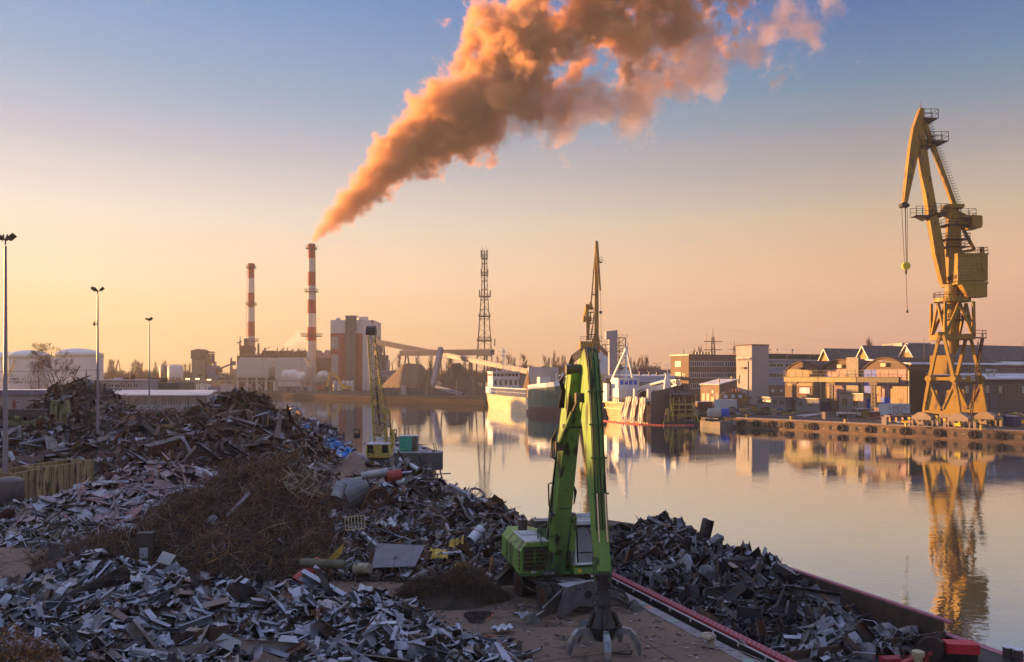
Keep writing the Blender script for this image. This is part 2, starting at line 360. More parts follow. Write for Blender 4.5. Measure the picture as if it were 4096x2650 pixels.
MU=Matrix(((fl.x,fu.x,0,HO.x),(fl.y,fu.y,0,HO.y),(0,0,1,2.0),(0,0,0,1)))   # local x=image right, y=forward, z up
def U(b,a,z): return MU@V(b,a,z)
# engine hood
mb=MB(MU)
prof=[(-1.62,1.35),(-1.62,2.25),(-1.35,2.62),(-.42,2.62),(-.42,1.35)]
mb.prism([V(x,-2.5,z) for x,z in prof],(0,4.0,0))
mb.box((.55,-1.9,1.95),(1.9,1.2,1.2))           # counterweight behind
hood=mb.build('engine_hood',GREEN,h)
mb=MB(MU)                                         # grille with louvres at the front
mb.box((-1.0,1.515,1.95),(.96,.03,1.0),0,0)
for k in range(6): mb.box((-1.0,1.545,1.50+k*.17),(1.0,.03,.035),0,1)
for x in (-1.5,-1.02,-.5): mb.box((x,1.545,1.95),(.06,.032,1.05),0,1)
mb.beam((-1.2,1.575,2.4),(-.55,1.575,1.6),.10,.02,1)
for k in range(5): mb.box((-1.63,1.36,1.55+k*.17),(.02,.2,.11),0,0)
mb.build('engine_grille',[pm('louvre_rust_dark',(.05,.022,.015),(.03,.015,.012),.8),GREEND],h)
mb=MB(MU)
mb.box((-.88,.2,2.64),(1.02,2.4,.04)); mb.box((-.92,-.35,2.69),(.72,.9,.06)); mb.build('hood_top_panel',GREYP,h)
mb=MB(MU); mb.cyl((-.95,-1.1,2.6),(-.95,-1.1,3.15),.21,.21,16); mb.cyl((-.95,-1.1,3.15),(-.95,-1.1,3.18),.21,.15,16); mb.cyl((-.95,-1.1,3.18),(-.95,-1.1,3.36),.07,.07,10)
mb.build('silencer',CHAS,h,smooth=False)
mb=MB(MU)
mb.tube([(-.62,1.62,1.4),(-.62,1.75,1.6),(-.66,1.75,2.3),(-.72,1.62,2.45),(-.75,1.2,3.1),(-.75,1.05,3.15),(-.75,.95,3.0),(-.72,.95,2.62)],.028,6)
mb.tube([(-.42,1.75,1.5),(-.42,1.75,2.2),(-.6,1.72,2.33)],.028,6)
for k in range(3): mb.beam((-.62,1.75,1.62+k*.3),(-.42,1.75,1.62+k*.3),.03,.03)
mb.box((-.5,1.75,1.38),(.55,.42,.05))
mb.build('handrail',CHAS,h)
mb=MB(MU); mb.box((-.1,.9,1.32),(3.0,1.3,.12)); mb.box((-.1,1.3,1.75),(.75,.5,.9)); mb.box((-.35,.4,2.3),(.10,1.7,1.4)); mb.box((.42,.4,2.3),(.10,1.7,1.4))
mb.build('slew_frame',GREEND,h)
mb=MB(MU); mb.box((-.1,-.6,3.05),(1.0,.7,.3)); mb.tube([(-.35,.2,2.5),(-.4,.3,3.1),(-.3,.7,3.2)],.04); mb.tube([(-.2,.2,2.5),(-.25,.3,3.2),(-.2,.7,3.3)],.04)
mb.tube([(-.45,.5,2.4),(-.5,.6,3.0),(-.45,.8,3.1)],.035); mb.build('valve_block',CHAS,h)
# cab
mb=MB(MU); side=[(.35,1.62),(1.72,1.62),(1.98,1.75),(1.78,3.35),(1.60,3.48),(.35,3.48)]
x0,x1=.62,1.72
for x in (x0,x1-.05): 
    # side frame ring with window opening
    inner=[(.55,2.55),(1.1,2.5),(1.60,2.0),(1.52,3.22),(.55,3.22),(.55,3.0)]
    n=len(side); mb.add([V(x,a,z) for a,z in side]+[V(x,a,z) for a,z in inner]+[V(x+.05,a,z) for a,z in side]+[V(x+.05,a,z) for a,z in inner],
      [(i,(i+1)%n,n+(i+1)%n,n+i) for i in range(n)]+[(2*n+i,3*n+i,3*n+(i+1)%n,2*n+(i+1)%n) for i in range(n)]+[(i,2*n+i,2*n+(i+1)%n,(i+1)%n) for i in range(n)]+[(n+i,n+(i+1)%n,3*n+(i+1)%n,3*n+i) for i in range(n)])
mb.box(((x0+x1)/2,.95,1.64),(1.0,1.3,.06)); mb.box(((x0+x1)/2,.37,2.5),(1.0,.05,1.8))
mb.beam((x0+.55,1.94,1.78),(x0+.55,1.99,1.72),1.0,.08)
cab=mb.build('cab',CABW,h)
mb=MB(MU); mb.add([V(x0+.12,1.965,1.80),V(x1-.08,1.965,1.80),V(x1-.08,1.79,3.22),V(x0+.12,1.79,3.22)],[(0,1,2,3)]); mb.add([V(x0+.02,.56,2.36),V(x0+.02,1.1,2.31),V(x0+.02,1.74,1.87),V(x0+.02,1.67,3.27),V(x0+.02,.56,3.27)],[(0,1,2,3,4)])
mb.add([V(x1-.02,.56,2.36),V(x1-.02,1.1,2.31),V(x1-.02,1.74,1.87),V(x1-.02,1.67,3.27),V(x1-.02,.56,3.27)],[(0,1,2,3,4)])
mb.build('windscreen',pm('hazy_cab_glass',(.27,.29,.32),(.20,.21,.24),.5,0,scale=2,spec=.15),cab)
mb=MB(MU); mb.box(((x0+x1)/2,1.93,2.22),(1.02,.03,.03)); mb.tube([(x0+.45,1.80,3.3),(x0+.95,1.9,2.55)],.012); mb.tube([(x0+.52,1.80,3.3),(x0+.97,1.91,2.5)],.012); mb.tube([(x0+.9,1.86,3.0),(x0+1.0,1.97,2.0)],.014)
mb.build('wiper',HOSE,cab)
mb=MB(MU); mb.box(((x0+x1)/2,1.0,3.52),(1.12,1.42,.08)); mb.add([V(x0,1.6,3.30),V(x1,1.6,3.30),V(x1,1.92,3.36),V(x0,1.92,3.36),V(x0,1.6,3.56),V(x1,1.6,3.56),V(x1,1.86,3.5),V(x0,1.86,3.5)],[(0,1,2,3),(4,5,6,7),(3,2,6,7),(0,3,7,4),(1,5,6,2)])
for k in range(6): mb.box(((x0+x1)/2,.45+k*.2,3.575),(1.0,.03,.03))
for x in (x0+.78,x0+.95): mb.cyl((x,1.9,3.43),(x,1.93,3.43),.05,.05,10)
mb.tube([(x0+.5,.9,3.55),(x0+.5,.9,4.15)],.008,4); mb.build('cab_roof',GREYP,cab)
mb=MB(MU); mb.box(((x0+x1)/2,1.05,1.47),(1.2,1.75,.26)); mb.build('cab_base',GREEN,h)
HLM=pm('headlight_lens',(.7,.72,.75),None,.15,.3)
for q in ((1.5,1.94,1.50),(-1.05,1.53,1.42)): mb=MB(MU); mb.box(q,(.20,.03,.10)); mb.build('headlight',HLM,h)
mb=MB(MU); mb.box((.80,1.94,1.47),(.13,.02,.13)); mb.build('warning_label',pm('warning_yellow',(.75,.5,.03),None,.5),h)
mb=MB(MU); mb.box((1.15,1.75,1.95),(.2,.16,.28),0,0); mb.box((1.15,1.84,1.97),(.09,.01,.14),0,1); mb.build('red_canister',[pm('canister_red',(.45,.03,.04),None,.5),M['white']],cab)
# boom
B0=V(1.82,36.0,4.0); B1=V(2.40,31.9,11.75); bf=V(.136,-.99,0).normalized(); bl=V(.99,.136,0)
mid=B0.lerp(B1,.45)+bf*-.05
mb=MB(); mb.beam(B0,B0.lerp(B1,.24),.66,1.0,0,.66,1.35,up=bf); mb.beam(B0.lerp(B1,.24),B0.lerp(B1,.8),.66,1.35,0,.56,1.0,up=bf); mb.beam(B0.lerp(B1,.8),B1,.56,1.0,0,.5,.7,up=bf)
boom=mb.build('boom',GREEN,h)
for t_,o_,w_,r_ in ((.24,.60,.52,.13),(.72,.50,.38,.09),(1,.12,.42,.20)):
    mb=MB(); q=B0.lerp(B1,t_)+bf*o_; mb.cyl(q-bl*w_,q+bl*w_,r_,r_,14); mb.build('pivot_pin',CHAS,boom)
mb=MB(); mb.box(B0.lerp(B1,.3)+bf*.66,(.5,.04,.3),0.13); mb.build('boom_bracket',CHAS,boom)
for sgn in (-1,1):
    a=U(.15+sgn*.40,1.55,1.75); b_=B0.lerp(B1,.24)+bf*.68+bl*sgn*.45
    mb=MB(); mb.cyl(a.lerp(b_,.30),b_,.125,.125,12); mb.cyl(a.lerp(b_,.30)-(b_-a).normalized()*.03,a.lerp(b_,.36),.15,.15,12); mb.build('boom_cylinder',GREEN,h)
    mb=MB(); mb.cyl(a,a.lerp(b_,.34),.06,.06,10); mb.build('cylinder_rod',CHROME,h)
# stick: curved head and long tapering arm
S0=V(2.87,31.0,11.5); S1=V(3.12,29.55,4.75); sf=(bf*1.0).normalized()
sd_=(S1-S0).normalized()
mb=MB()
fr=lambda t: S0.lerp(S1,t)
ins=bf.cross(bl) # unused
out_=sd_.cross(bl).normalized(); out_=out_ if out_.dot(bf)>0 else -out_
prof=[]   # front and rear outline in (t along, offset) ; front=towards camera
L=(S1-S0).length
front=[(-.155,-.25),(-.15,.10),(-.125,.30),(-.07,.44),(-.03,.48),(.06,.50),(.3,.46),(.55,.40),(.80,.34),(.86,.33),(1.0,.24)]
rear=[(1.0,-.16),(.86,-.30),(.80,-.36),(.55,-.52),(.3,-.78),(.16,-1.05),(.08,-1.30),(-.02,-1.42),(-.08,-1.28),(-.125,-.95),(-.148,-.6)]
poly=[fr(t)+out_*o for t,o in front+rear]
mb.prism([p-bl*.23 for p in poly],bl*.46); stick=mb.build('stick',GREEN,h)
mb=MB(); mb.prism([p-bl*.29 for p in [fr(.93)+out_*.25,fr(1.0)+out_*.24,fr(1.05)+out_*.12,fr(1.05)-out_*.1,fr(1.0)-out_*.16,fr(.93)-out_*.2]],bl*.58); mb.build('stick_tip',GREEND,stick)
mb=MB()
for k,x in enumerate((-.19,-.09,.02,.17)):
    pts=[fr(-.15)+out_*.05+bl*(x-.05),fr(-.13)+out_*.42+bl*x,fr(-.05)+out_*.54+bl*x,fr(.1)+out_*.56+bl*x,fr(.3)+out_*.53+bl*(x+.01*k),fr(.55)+out_*.47+bl*x,fr(.80)+out_*.40+bl*x]
    mb.tube(pts,.026 if k!=1 else .018,6)
mb.build('hydraulic_pipe',HOSE,stick)
mb=MB()
for k,x in enumerate((-.14,.15)): mb.tube([fr(.62)+out_*.47+bl*x,fr(.86)+out_*.40+bl*x],.03,6)
mb.build('steel_pipe',CHROME,stick)
for t,o in ((.10,.56),(.27,.53),(.44,.50),(.62,.45),(.78,.40)): mb=MB(); mb.beam(fr(t)+out_*o-bl*.29,fr(t)+out_*o+bl*.29,.06,.06); mb.build('pipe_clamp',GREEND,stick)
mb=MB(); a=B0.lerp(B1,.62)+bf*.60-bl*.46; b_=fr(.10)-out_*.55-bl*.36
mb.cyl(a,a.lerp(b_,.72),.105,.105,12,0); mb.build('stick_cylinder',GREEND,h)
mb=MB(); mb.cyl(a.lerp(b_,.70),b_,.06,.06,10); mb.build('cylinder_rod',CHAS,h)
for q in (a,b_): mb=MB(); mb.box(q,(.28,.3,.34),.13); mb.build('cylinder_bracket',CHAS,h)
def arc(a,b_,sag,out,k=8): return [a.lerp(b_,i/k)+out*(math.sin(math.pi*i/k)*sag) for i in range(k+1)]
mb=MB()
tp=fr(-.14)
for k in range(5):
    a=B0.lerp(B1,.90)-bl*(.30+.03*k)+bf*-.2; b_=tp+out_*(.05)+bl*(-.2+.09*k)
    mid_=(a+b_)/2+V(0,0,.55-.05*k)-bl*.3
    mb.tube([a,a+V(0,0,.3)-bl*.10,mid_+bl*.2,b_+V(0,0,.1)-bl*.05,b_],.022,6)
    mb.tube([a,a-V(0,0,.7)-bl*(.05+.02*k)],.028,5)
c=B0.lerp(B1,.62)-bl*.42
for k in range(3): mb.tube([c+V(0,0,.6),c-bl*(.10+.06*k)+V(0,0,.2),c-bl*(.12+.07*k)-V(0,0,.5),c-V(0,0,.7-.1*k)],.03,5)
mb.tube([B0.lerp(B1,t)-bl*.38+bf*-.1 for t in (.03,.2,.35,.5,.6)],.035,6)
c=B0.lerp(B1,.36)-bl*.42
for k in range(2): mb.tube([c+V(0,0,.4),c-bl*.14+V(0,0,.35),c-bl*.12-V(0,0,.5),c+bf*.3-V(0,0,.9)],.032,5)
c=B0.lerp(B1,.30)+bl*.40+bf*.3
for k in range(3): mb.tube([c+V(0,0,.9),c+bl*(.1+.04*k)+V(0,0,.5),c+bl*.08+V(0,0,0),c],.025,5)
mb.build('hydraulic_hose',HOSE,h)
# chassis
CO=V(1.95,36.25,2.0); cf=V(.39,-.92,0).normalized(); cl=V(.92,.39,0).normalized()
MC=Matrix(((cl.x,cf.x,0,CO.x),(cl.y,cf.y,0,CO.y),(0,0,1,2.0),(0,0,0,1)))
mb=MB(MC); mb.box((0,0,.85),(1.1,4.4,.5)); mb.box((0,0,1.02),(2.3,1.6,.22)); mb.cyl((-.15,-.3,1.1),(-.15,-.3,1.36),.85,.85,24); mb.box((0,1.25,.6),(2.3,.3,.3)); mb.box((0,-1.25,.6),(2.3,.3,.3))
mb.box((-.15,1.65,1.05),(.9,.6,.22)); mb.box((-1.1,-.1,.95),(.35,1.5,.05)); mb.beam((-1.25,-.9,.55),(-1.25,.5,.55),.05,.05)
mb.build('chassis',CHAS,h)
def wheel(x,y):
    mb=MB(MC)
    for dx in (-.17,.17):
        prof_=[]
        n=20
        mb.lathe_w=None
        for (ra,rb,w_) in ((.55,.55,.26),):
            mb.cyl((x+dx-w_/2,y,.56),(x+dx+w_/2,y,.56),.55,.55,28)
    w_=mb.build('wheel',TYRE,h); mb=MB(MC)
    for dx in (-.17,.17):
        for k in range(26):
            t=2*math.pi*k/26
            for sgn in (-1,1): mb.box((x+dx+sgn*.07,y+math.cos(t+sgn*.06)*.555,.56+math.sin(t+sgn*.06)*.555),(.12,.06,.045),0,0,Matrix.Rotation(t,4,'X'))
    mb.build('tread',TYRE,w_)
    mb=MB(MC); s=-1 if x<0 else 1
    mb.cyl((x+s*.31,y,.56),(x+s*.305,y,.56),.34,.34,18); mb.cyl((x+s*.32,y,.56),(x+s*.36,y,.56),.14,.11,12); mb.build('rim',M['rust'],w_)
for x in (-1.02,1.02):
    for y in (-1.22,1.22): wheel(x,y)
# stabiliser blade and legs, both ends
for sg,nm in ((1,''),(-1,'')):
    mb=MB(MC); y=2.62*sg
    pl=[(-1.35,.18),(-1.05,.95),(-.95,1.22),(.15,1.38),(1.05,1.22),(1.5,.75),(1.45,.35),(.5,.30),(-.4,.42),(-1.05,.12)]
    mb.prism([V(x,y-.06,z) for x,z in pl],(0,.12,0)); 
    mb.box((0,y-.35*sg,1.2),(2.0,.55,.06)); mb.cyl((.02,y+.061*sg,.85),(.02,y+.075*sg,.85),.16,.16,16,1)
    for x in (-.35,-.1,.25,-.5): mb.cyl((x,y+.061*sg,1.1),(x,y+.072*sg,1.1),.04,.04,8,1)
    mb.build('stabiliser_blade',[pm('blade_steel',(.13,.13,.145),(.08,.08,.09),.5,.2,scale=2.5,bump=.3,frost=(.5,.5,.58),fz=.4),M['black']],h)  # up-facing faces of the blade paler than its sides
    for s in (-1,1):
        mb=MB(MC)
        leg=[(.95*s,.95),(1.35*s,.75),(1.75*s,.35),(2.25*s,.10),(2.42*s,.02),(2.05*s,.02),(1.7*s,.10),(1.2*s,.25)]
        yy=y-.16*sg
        mb.prism([V(x,yy-.14,z) for x,z in leg],(0,.12,0)); 
        mb.cyl((.9*s,yy,1.15),(1.85*s,yy,.42),.07,.07,10)
        fx=2.3*s; mb.add([V(fx-.32,yy-.34,.01),V(fx+.32,yy-.34,.01),V(fx+.32,yy+.34,.01),V(fx-.32,yy+.34,.01),V(fx,yy-.1,.36),V(fx,yy+.1,.36)],[(0,1,4),(1,2,5,4),(2,3,5),(3,0,4,5),(0,3,2,1)])
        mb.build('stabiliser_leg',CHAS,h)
# grab
GC=V(3.10,29.05,0)
g=thing('orange_peel_grab','five-claw steel grab hanging open just above the quay below the green boom','grab',(GC.x,GC.y,2.0))
GD=pm('grab_dark_steel',(.035,.035,.038),(.06,.058,.06),.5,.5,scale=3)
GT=pm('worn_claw_steel',(.26,.28,.32),(.15,.16,.185),.35,.5,scale=4,streak=2)
mb=MB(); mb.box((GC.x,GC.y+.2,4.35),(.36,.3,.75)); mb.cyl((GC.x-.25,GC.y+.2,4.66),(GC.x+.25,GC.y+.2,4.66),.08,.08,10); mb.cyl((GC.x-.25,GC.y+.1,4.1),(GC.x+.25,GC.y+.1,4.1),.08,.08,10)
mb.cyl((GC.x,GC.y,3.74),(GC.x,GC.y,4.1),.27,.20,16); mb.cyl((GC.x,GC.y,3.70),(GC.x,GC.y,3.76),.33,.33,20); mb.build('grab_link',GD,g)
mb=MB(); mb.lathe((GC.x,GC.y,0),[(.22,3.70),(.26,3.62),(.50,3.02),(.46,2.85),(.36,2.60),(.28,2.52)],10,0); mb.build('grab_body',GD,g)
for k in range(5):
    t=-math.pi/2+2*math.pi*k/5+.02; dr=V(math.cos(t),math.sin(t),0); ln=V(-dr.y,dr.x,0)
    outer=[(.30,2.62),(.42,2.84),(.68,3.02),(.94,2.98),(1.14,2.80),(1.27,2.52),(1.31,2.28),(1.27,2.08)]
    inner=[(1.22,2.10),(1.17,2.30),(1.08,2.50),(.96,2.72),(.80,2.81),(.60,2.78),(.42,2.62),(.34,2.50)]
    wd=[.07,.07,.08,.10,.12,.12,.09,.04]
    mb=MB(); P0=V(GC.x,GC.y,0); n=8; vs=[]
    for s in (-1,1):
        vs+=[P0+dr*r+V(0,0,z)+ln*s*wd[i] for i,(r,z) in enumerate(outer)]+[P0+dr*r+V(0,0,z)+ln*s*wd[7-i] for i,(r,z) in enumerate(inner)]
    o=16; mb.add(vs,[(i,i+1,14-i,15-i) for i in range(7)]+[(o+15-i,o+14-i,o+i+1,o+i) for i in range(7)]+[(i,(i+1)%16,o+(i+1)%16,o+i) for i in range(16)])
    cw=mb.build('claw',GT,g)
    mb=MB(); mb.cyl(P0+dr*.36+V(0,0,3.5),P0+dr*.55+V(0,0,3.05),.075,.075,10); mb.cyl(P0+dr*.54+V(0,0,3.08),P0+dr*.66+V(0,0,2.90),.045,.045,8); mb.build('claw_cylinder',GD,g)
mb=MB()
for k in range(4):
    a=S1+V(.05+.05*k,-.05,-.1); e=V(GC.x+.15,GC.y,3.98)
    mb.tube([a,a+V(.1,0,-.5),V(GC.x+.45+.07*k,GC.y,4.25),V(GC.x+.75+.04*k,GC.y,4.02-.04*k),V(GC.x+.68+.04*k,GC.y,3.85-.05*k),V(GC.x+.4,GC.y,3.95-.02*k),e],.022,5)
mb.build('grab_hose',HOSE,g)
# ---------------------------------------------------------------- scrap
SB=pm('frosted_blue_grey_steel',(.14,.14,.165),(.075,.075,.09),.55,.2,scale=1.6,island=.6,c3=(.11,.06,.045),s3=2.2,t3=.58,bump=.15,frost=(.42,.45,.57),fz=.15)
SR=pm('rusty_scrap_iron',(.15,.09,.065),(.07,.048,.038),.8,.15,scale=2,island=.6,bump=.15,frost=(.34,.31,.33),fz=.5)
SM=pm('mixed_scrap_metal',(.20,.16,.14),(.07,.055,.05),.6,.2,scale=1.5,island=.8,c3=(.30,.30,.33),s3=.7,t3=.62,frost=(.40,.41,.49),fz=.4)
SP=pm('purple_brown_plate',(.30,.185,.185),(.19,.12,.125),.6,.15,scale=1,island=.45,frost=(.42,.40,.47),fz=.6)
SW=pm('rusty_wire',(.22,.14,.08),(.10,.066,.042),.85,.15,scale=2,island=.5)
SD=pm('dark_heap_core',(.045,.033,.026),(.022,.017,.014),.95,scale=2)
SBK=pm('barge_dark_scrap',(.055,.052,.06),(.03,.028,.032),.55,.25,scale=1.6,island=.65,c3=(.09,.05,.04),s3=2,t3=.6,frost=(.30,.31,.37),fz=.45)
SL=pm('bright_sheet_metal',(.42,.44,.50),(.26,.27,.31),.45,.3,scale=2,island=.4)
def p_ibeam(L,h,w,t=.012):
    t=max(t,h*.05)
    vs=[];fs=[]
    mb=MB(); mb.box((0,0,h/2-t/2),(L,w,t)); mb.box((0,0,-h/2+t/2),(L,w,t)); mb.box((0,0,0),(L,t,h-2*t)); return mb.v,mb.f
def p_channel(L,h,w):
    t=h*.06; mb=MB(); mb.box((0,0,h/2),(L,w,t)); mb.box((0,0,-h/2),(L,w,t)); mb.box((0,-w/2+t/2,0),(L,t,h-t)); return mb.v,mb.f
def p_angle(L,w):
    t=w*.1; mb=MB(); mb.box((0,0,0),(L,w,t)); mb.box((0,-w/2+t/2,w/2),(L,t,w-t)); return mb.v,mb.f
def p_plate(L,w,r):
    n=r.choice((4,5,6)); pts=[]
    for i in range(n):
        a=2*math.pi*i/n+r.uniform(-.3,.3); pts.append((math.cos(a)*L/2*1.2,math.sin(a)*w/2*1.2))
    b=r.uniform(-.25,.25); vs=[V(x,y,b*x*x/L) for x,y in pts]; t=.02
    mb=MB(); mb.prism(vs,(0,0,t)); return mb.v,mb.f
def p_crumple(L,w,r,amp=.22,nx=6,ny=4):
    ph=[r.uniform(0,6.28) for _ in range(6)]; f1=r.uniform(3,7)/L; f2=r.uniform(2,5)/w; fold=r.uniform(-1.4,1.4); vs=[]
    for i in range(nx+1):
        for j in range(ny+1):
            x=(i/nx-.5)*L; y=(j/ny-.5)*w
            z=amp*w*(math.sin(f1*x*3+ph[0])*.5+math.sin(f2*y*3+ph[1]+x*2)*.4)+r.uniform(-.05,.05)*w
            x2=x*(1-.25*abs(math.sin(f2*y+ph[2]))); 
            if x>L*.1: z+=math.sin(fold)*(x-L*.1); x2=L*.1+(x-L*.1)*math.cos(fold)
            vs.append(V(x2+r.uniform(-.03,.03)*L,y+r.uniform(-.05,.05)*w,z))
    fs=[(i*(ny+1)+j,(i+1)*(ny+1)+j,(i+1)*(ny+1)+j+1,i*(ny+1)+j+1) for i in range(nx) for j in range(ny)]
    k=len(vs); vs=vs+[p+V(0,0,-.015) for p in vs]; fs=fs+[tuple(reversed([q+k for q in f])) for f in fs]
    return vs,fs
def p_tube(L,rad,n=10):
    mb=MB(); mb.tube([(-L/2,0,0),(L/2,0,0)],rad,n,cap=False); mb.tube([(-L/2,0,0),(L/2,0,0)],rad*.86,n,cap=False); return mb.v,mb.f
def p_rod(L,rad,r,bend=.38):
    k=4; mb=MB(); mb.tube([(-L/2+L*i/k,r.uniform(-1,1)*bend*L*.3,r.uniform(-1,1)*bend*L*.3) for i in range(k+1)],rad,3); return mb.v,mb.f
def p_chunk(a,r):
    mb=MB(); s=(a*r.uniform(.6,1.2),a*r.uniform(.4,.9),a*r.uniform(.3,.7)); mb.box((0,0,0),s); mb.v=[p+V(r.uniform(-.1,.1)*a,r.uniform(-.1,.1)*a,r.uniform(-.1,.1)*a) for p in mb.v]; return mb.v,mb.f
def p_ring(Rr,rad):
    mb=MB(); mb.tube([(Rr*math.cos(t),Rr*math.sin(t),0) for t in [2*math.pi*i/12 for i in range(12)]],rad,5,closed=True); return mb.v,mb.f
def piece(kind,s,r):
    if kind=='ibeam': return p_ibeam(s*r.uniform(1.0,2.2),s*.42*r.uniform(.7,1.2),s*.36)
    if kind=='channel': return p_channel(s*r.uniform(1.0,2.0),s*.36,s*.22)
    if kind=='angle': return p_angle(s*r.uniform(1.2,2.6),s*.2)
    if kind=='plate': return p_plate(s*r.uniform(.8,1.5),s*r.uniform(.4,.9),r)
    if kind=='strip': return p_plate(s*r.uniform(1.4,2.6),s*r.uniform(.15,.3),r)
    if kind=='crumple': return p_crumple(s*r.uniform(.9,1.6),s*r.uniform(.5,1.0),r)
    if kind=='crumple_s': return p_crumple(s*r.uniform(.9,1.6),s*r.uniform(.5,1.0),r,nx=3,ny=3)
    if kind=='tube': return p_tube(s*r.uniform(.8,2.0),s*r.uniform(.1,.2))
    if kind=='pipe': return p_tube(s*r.uniform(1.5,3.2),s*.05,6)
    if kind=='rod': return p_rod(s*r.uniform(1.5,3.2),s*.022,r)
    if kind=='chunk': return p_chunk(s*.7,r)
    if kind=='ring': return p_ring(s*.35,s*.05)
def heapfn(bumps,base=2.0,ns=.25,seed=1,dome=False):
    import mathutils.noise as mn
    def f(x,y):
        z=0
        for bx,by,hh,rx,ry in bumps:
            d=math.sqrt(((x-bx)/rx)**2+((y-by)/ry)**2)
            if d<1: z=max(z,hh*((1-d*d)**1.15 if dome else (1-d)**.85*(1 if d>.18 else 1-.25*(.18-d))))
        if z<=0: return base-.05
        n=mn.noise(V(x*.45+seed,y*.45,0))*.5+mn.noise(V(x*1.3,y*1.3+seed,3))*.25
        return base+z*(1+n*ns*1.6)+n*ns*min(1,z)
    return f
def normal(f,x,y,e=.25): return V(f(x-e,y)-f(x+e,y),f(x,y-e)-f(x,y+e),2*e).normalized()
def orient(n,yaw,tilt,r):
    q=Vector((0,0,1)).rotation_difference(n).to_matrix().to_4x4()
    return q@Matrix.Rotation(yaw,4,'Z')@Matrix.Rotation(r.gauss(0,tilt),4,'X')@Matrix.Rotation(r.gauss(0,tilt),4,'Y')
def heap(name,label,bumps,box,step,npc,kinds,size,mats,mixw,seed,tilt=.45,base=2.0,clip=None,lift=.35,cat='scrap heap',ns=.25,core=None):
    r=random.Random(seed); f=heapfn(bumps,base,ns,seed*1.7,name=='rebar_heap'); x0,x1,y0,y1=box; mb=MB()
    nx=int((x1-x0)/step); ny=int((y1-y0)/step); vs=[];ok={}
    for i in range(nx+1):
        for j in range(ny+1):
            x=x0+i*step;y=y0+j*step; vs.append(V(x,y,f(x,y)-.08+(r.uniform(-.06,.06) if f(x,y)>base else 0)))
    fs=[]
    for i in range(nx):
        for j in range(ny):
            q=(i*(ny+1)+j,(i+1)*(ny+1)+j,(i+1)*(ny+1)+j+1,i*(ny+1)+j+1)
            if any(vs[a].z>base-.12 for a in q) and (clip is None or all(clip(vs[a].x,vs[a].y) for a in q)): fs.append(q)
    mb.add(vs,fs,0)
    n=0;tries=0
    while n<npc and tries<npc*12:
        tries+=1
        x=r.uniform(x0,x1);y=r.uniform(y0,y1)
        if clip and not clip(x,y): continue
        z=f(x,y)
        if z<=base-.04 and r.random()>.02: continue
        if z<=base-.04: z=base+.03
        kd=r.choices([k for k,_ in kinds],[w_ for _,w_ in kinds])[0]; s=size*math.exp(r.gauss(0,.35))
        v_,f_=piece(kd,s,r); nn=normal(f,x,y,.4)
        Mx=Matrix.Translation(V(x,y,z+r.uniform(-.1,1)*s*lift*.5))@orient(nn,r.uniform(0,6.28),tilt,r)
        mb.add(v_,f_,r.choices(range(1,len(mats)+1),mixw)[0],Mx); n+=1
    o=mb.build(name,[core or SD]+mats); tag(o,label,cat,kind='stuff'); return f
def scatter(name,label,f,box,n,kinds,size,mats,seed,group,cat='scrap metal',tilt=.45,clip=None,lift=.4,base=2.0,nproto=4,near=None):
    """individual pieces: a few shared meshes, one object each"""
    r=random.Random(seed); protos={}
    for kd,_ in kinds:
        L=[]
        for k in range(nproto):
            v_,f_=piece(kd,size*math.exp(r.gauss(0,.25)),r); me=bpy.data.meshes.new(kd); me.from_pydata(v_,[],f_); L.append(me)
        protos[kd]=L
    cnt=0; tries=0
    while cnt<n and tries<n*30:
        tries+=1; x=r.uniform(box[0],box[1]); y=r.uniform(box[2],box[3])
        if clip and not clip(x,y): continue
        z=f(x,y)
        if z<=base-.04: continue
        kd=r.choices([k for k,_ in kinds],[w_ for _,w_ in kinds])[0]
        me=r.choice(protos[kd]); mt=r.choice(mats); key=(me.name,mt.name)
        if key not in protos: m2=me.copy(); m2.materials.append(mt); protos[key]=m2
        me=protos[key]; nm,lb=NAMES[kd]
        o=bpy.data.objects.new(nm,me); COL.objects.link(o)
        s=math.exp(r.gauss(0,.25))
        o.matrix_world=Matrix.Translation(V(x,y,z+r.uniform(.0,1)*size*lift*.6))@orient(normal(f,x,y,.4),r.uniform(0,6.28),tilt,r)@Matrix.Scale(s,4)
        tag(o,lb%label,cat,lb%group); cnt+=1
NAMES={'ibeam':('steel_beam_offcut','short steel I-beam offcut %s'),'channel':('channel_offcut','bent steel channel offcut %s'),'angle':('angle_iron','length of angle iron %s'),
 'plate':('steel_plate','cut steel plate %s'),'strip':('steel_strip','long flat steel strip %s'),'crumple':('crumpled_sheet','crumpled sheet of steel %s'),'tube':('steel_pipe','short open steel pipe %s'),
 'pipe':('thin_pipe','long thin pipe %s'),'rod':('bent_rod','bent steel rod %s'),'chunk':('steel_block','torn steel block %s')}
FA=[(-18,36.3,1.9,4.6,3.6),(-13,32.5,1.7,6,5),(-8.5,31,1.4,6,4.2),(-4.5,28.3,1.2,4.5,4),(-15,26,1.4,7,5),(-7,25.3,1.3,8,4),(-1.4,27.2,.8,2.3,3.2),(-9.2,34.6,1.0,3.6,2.2),(-20.5,29,1.6,6,6),(-6,34.2,.7,2.6,1.8)]
fA=heap('scrap_heap','low broad heap of frosted bluish steel offcuts filling the foreground',FA,(-24,1.2,21.5,40),.35,3900,[('ibeam',3.5),('channel',3.5),('angle',2.5),('plate',1.6),('strip',.8),('crumple',6),('tube',.9),('rod',1.5),('chunk',1)],.36,[SB,SM,SR,SL],[7,2,2,.5],11)
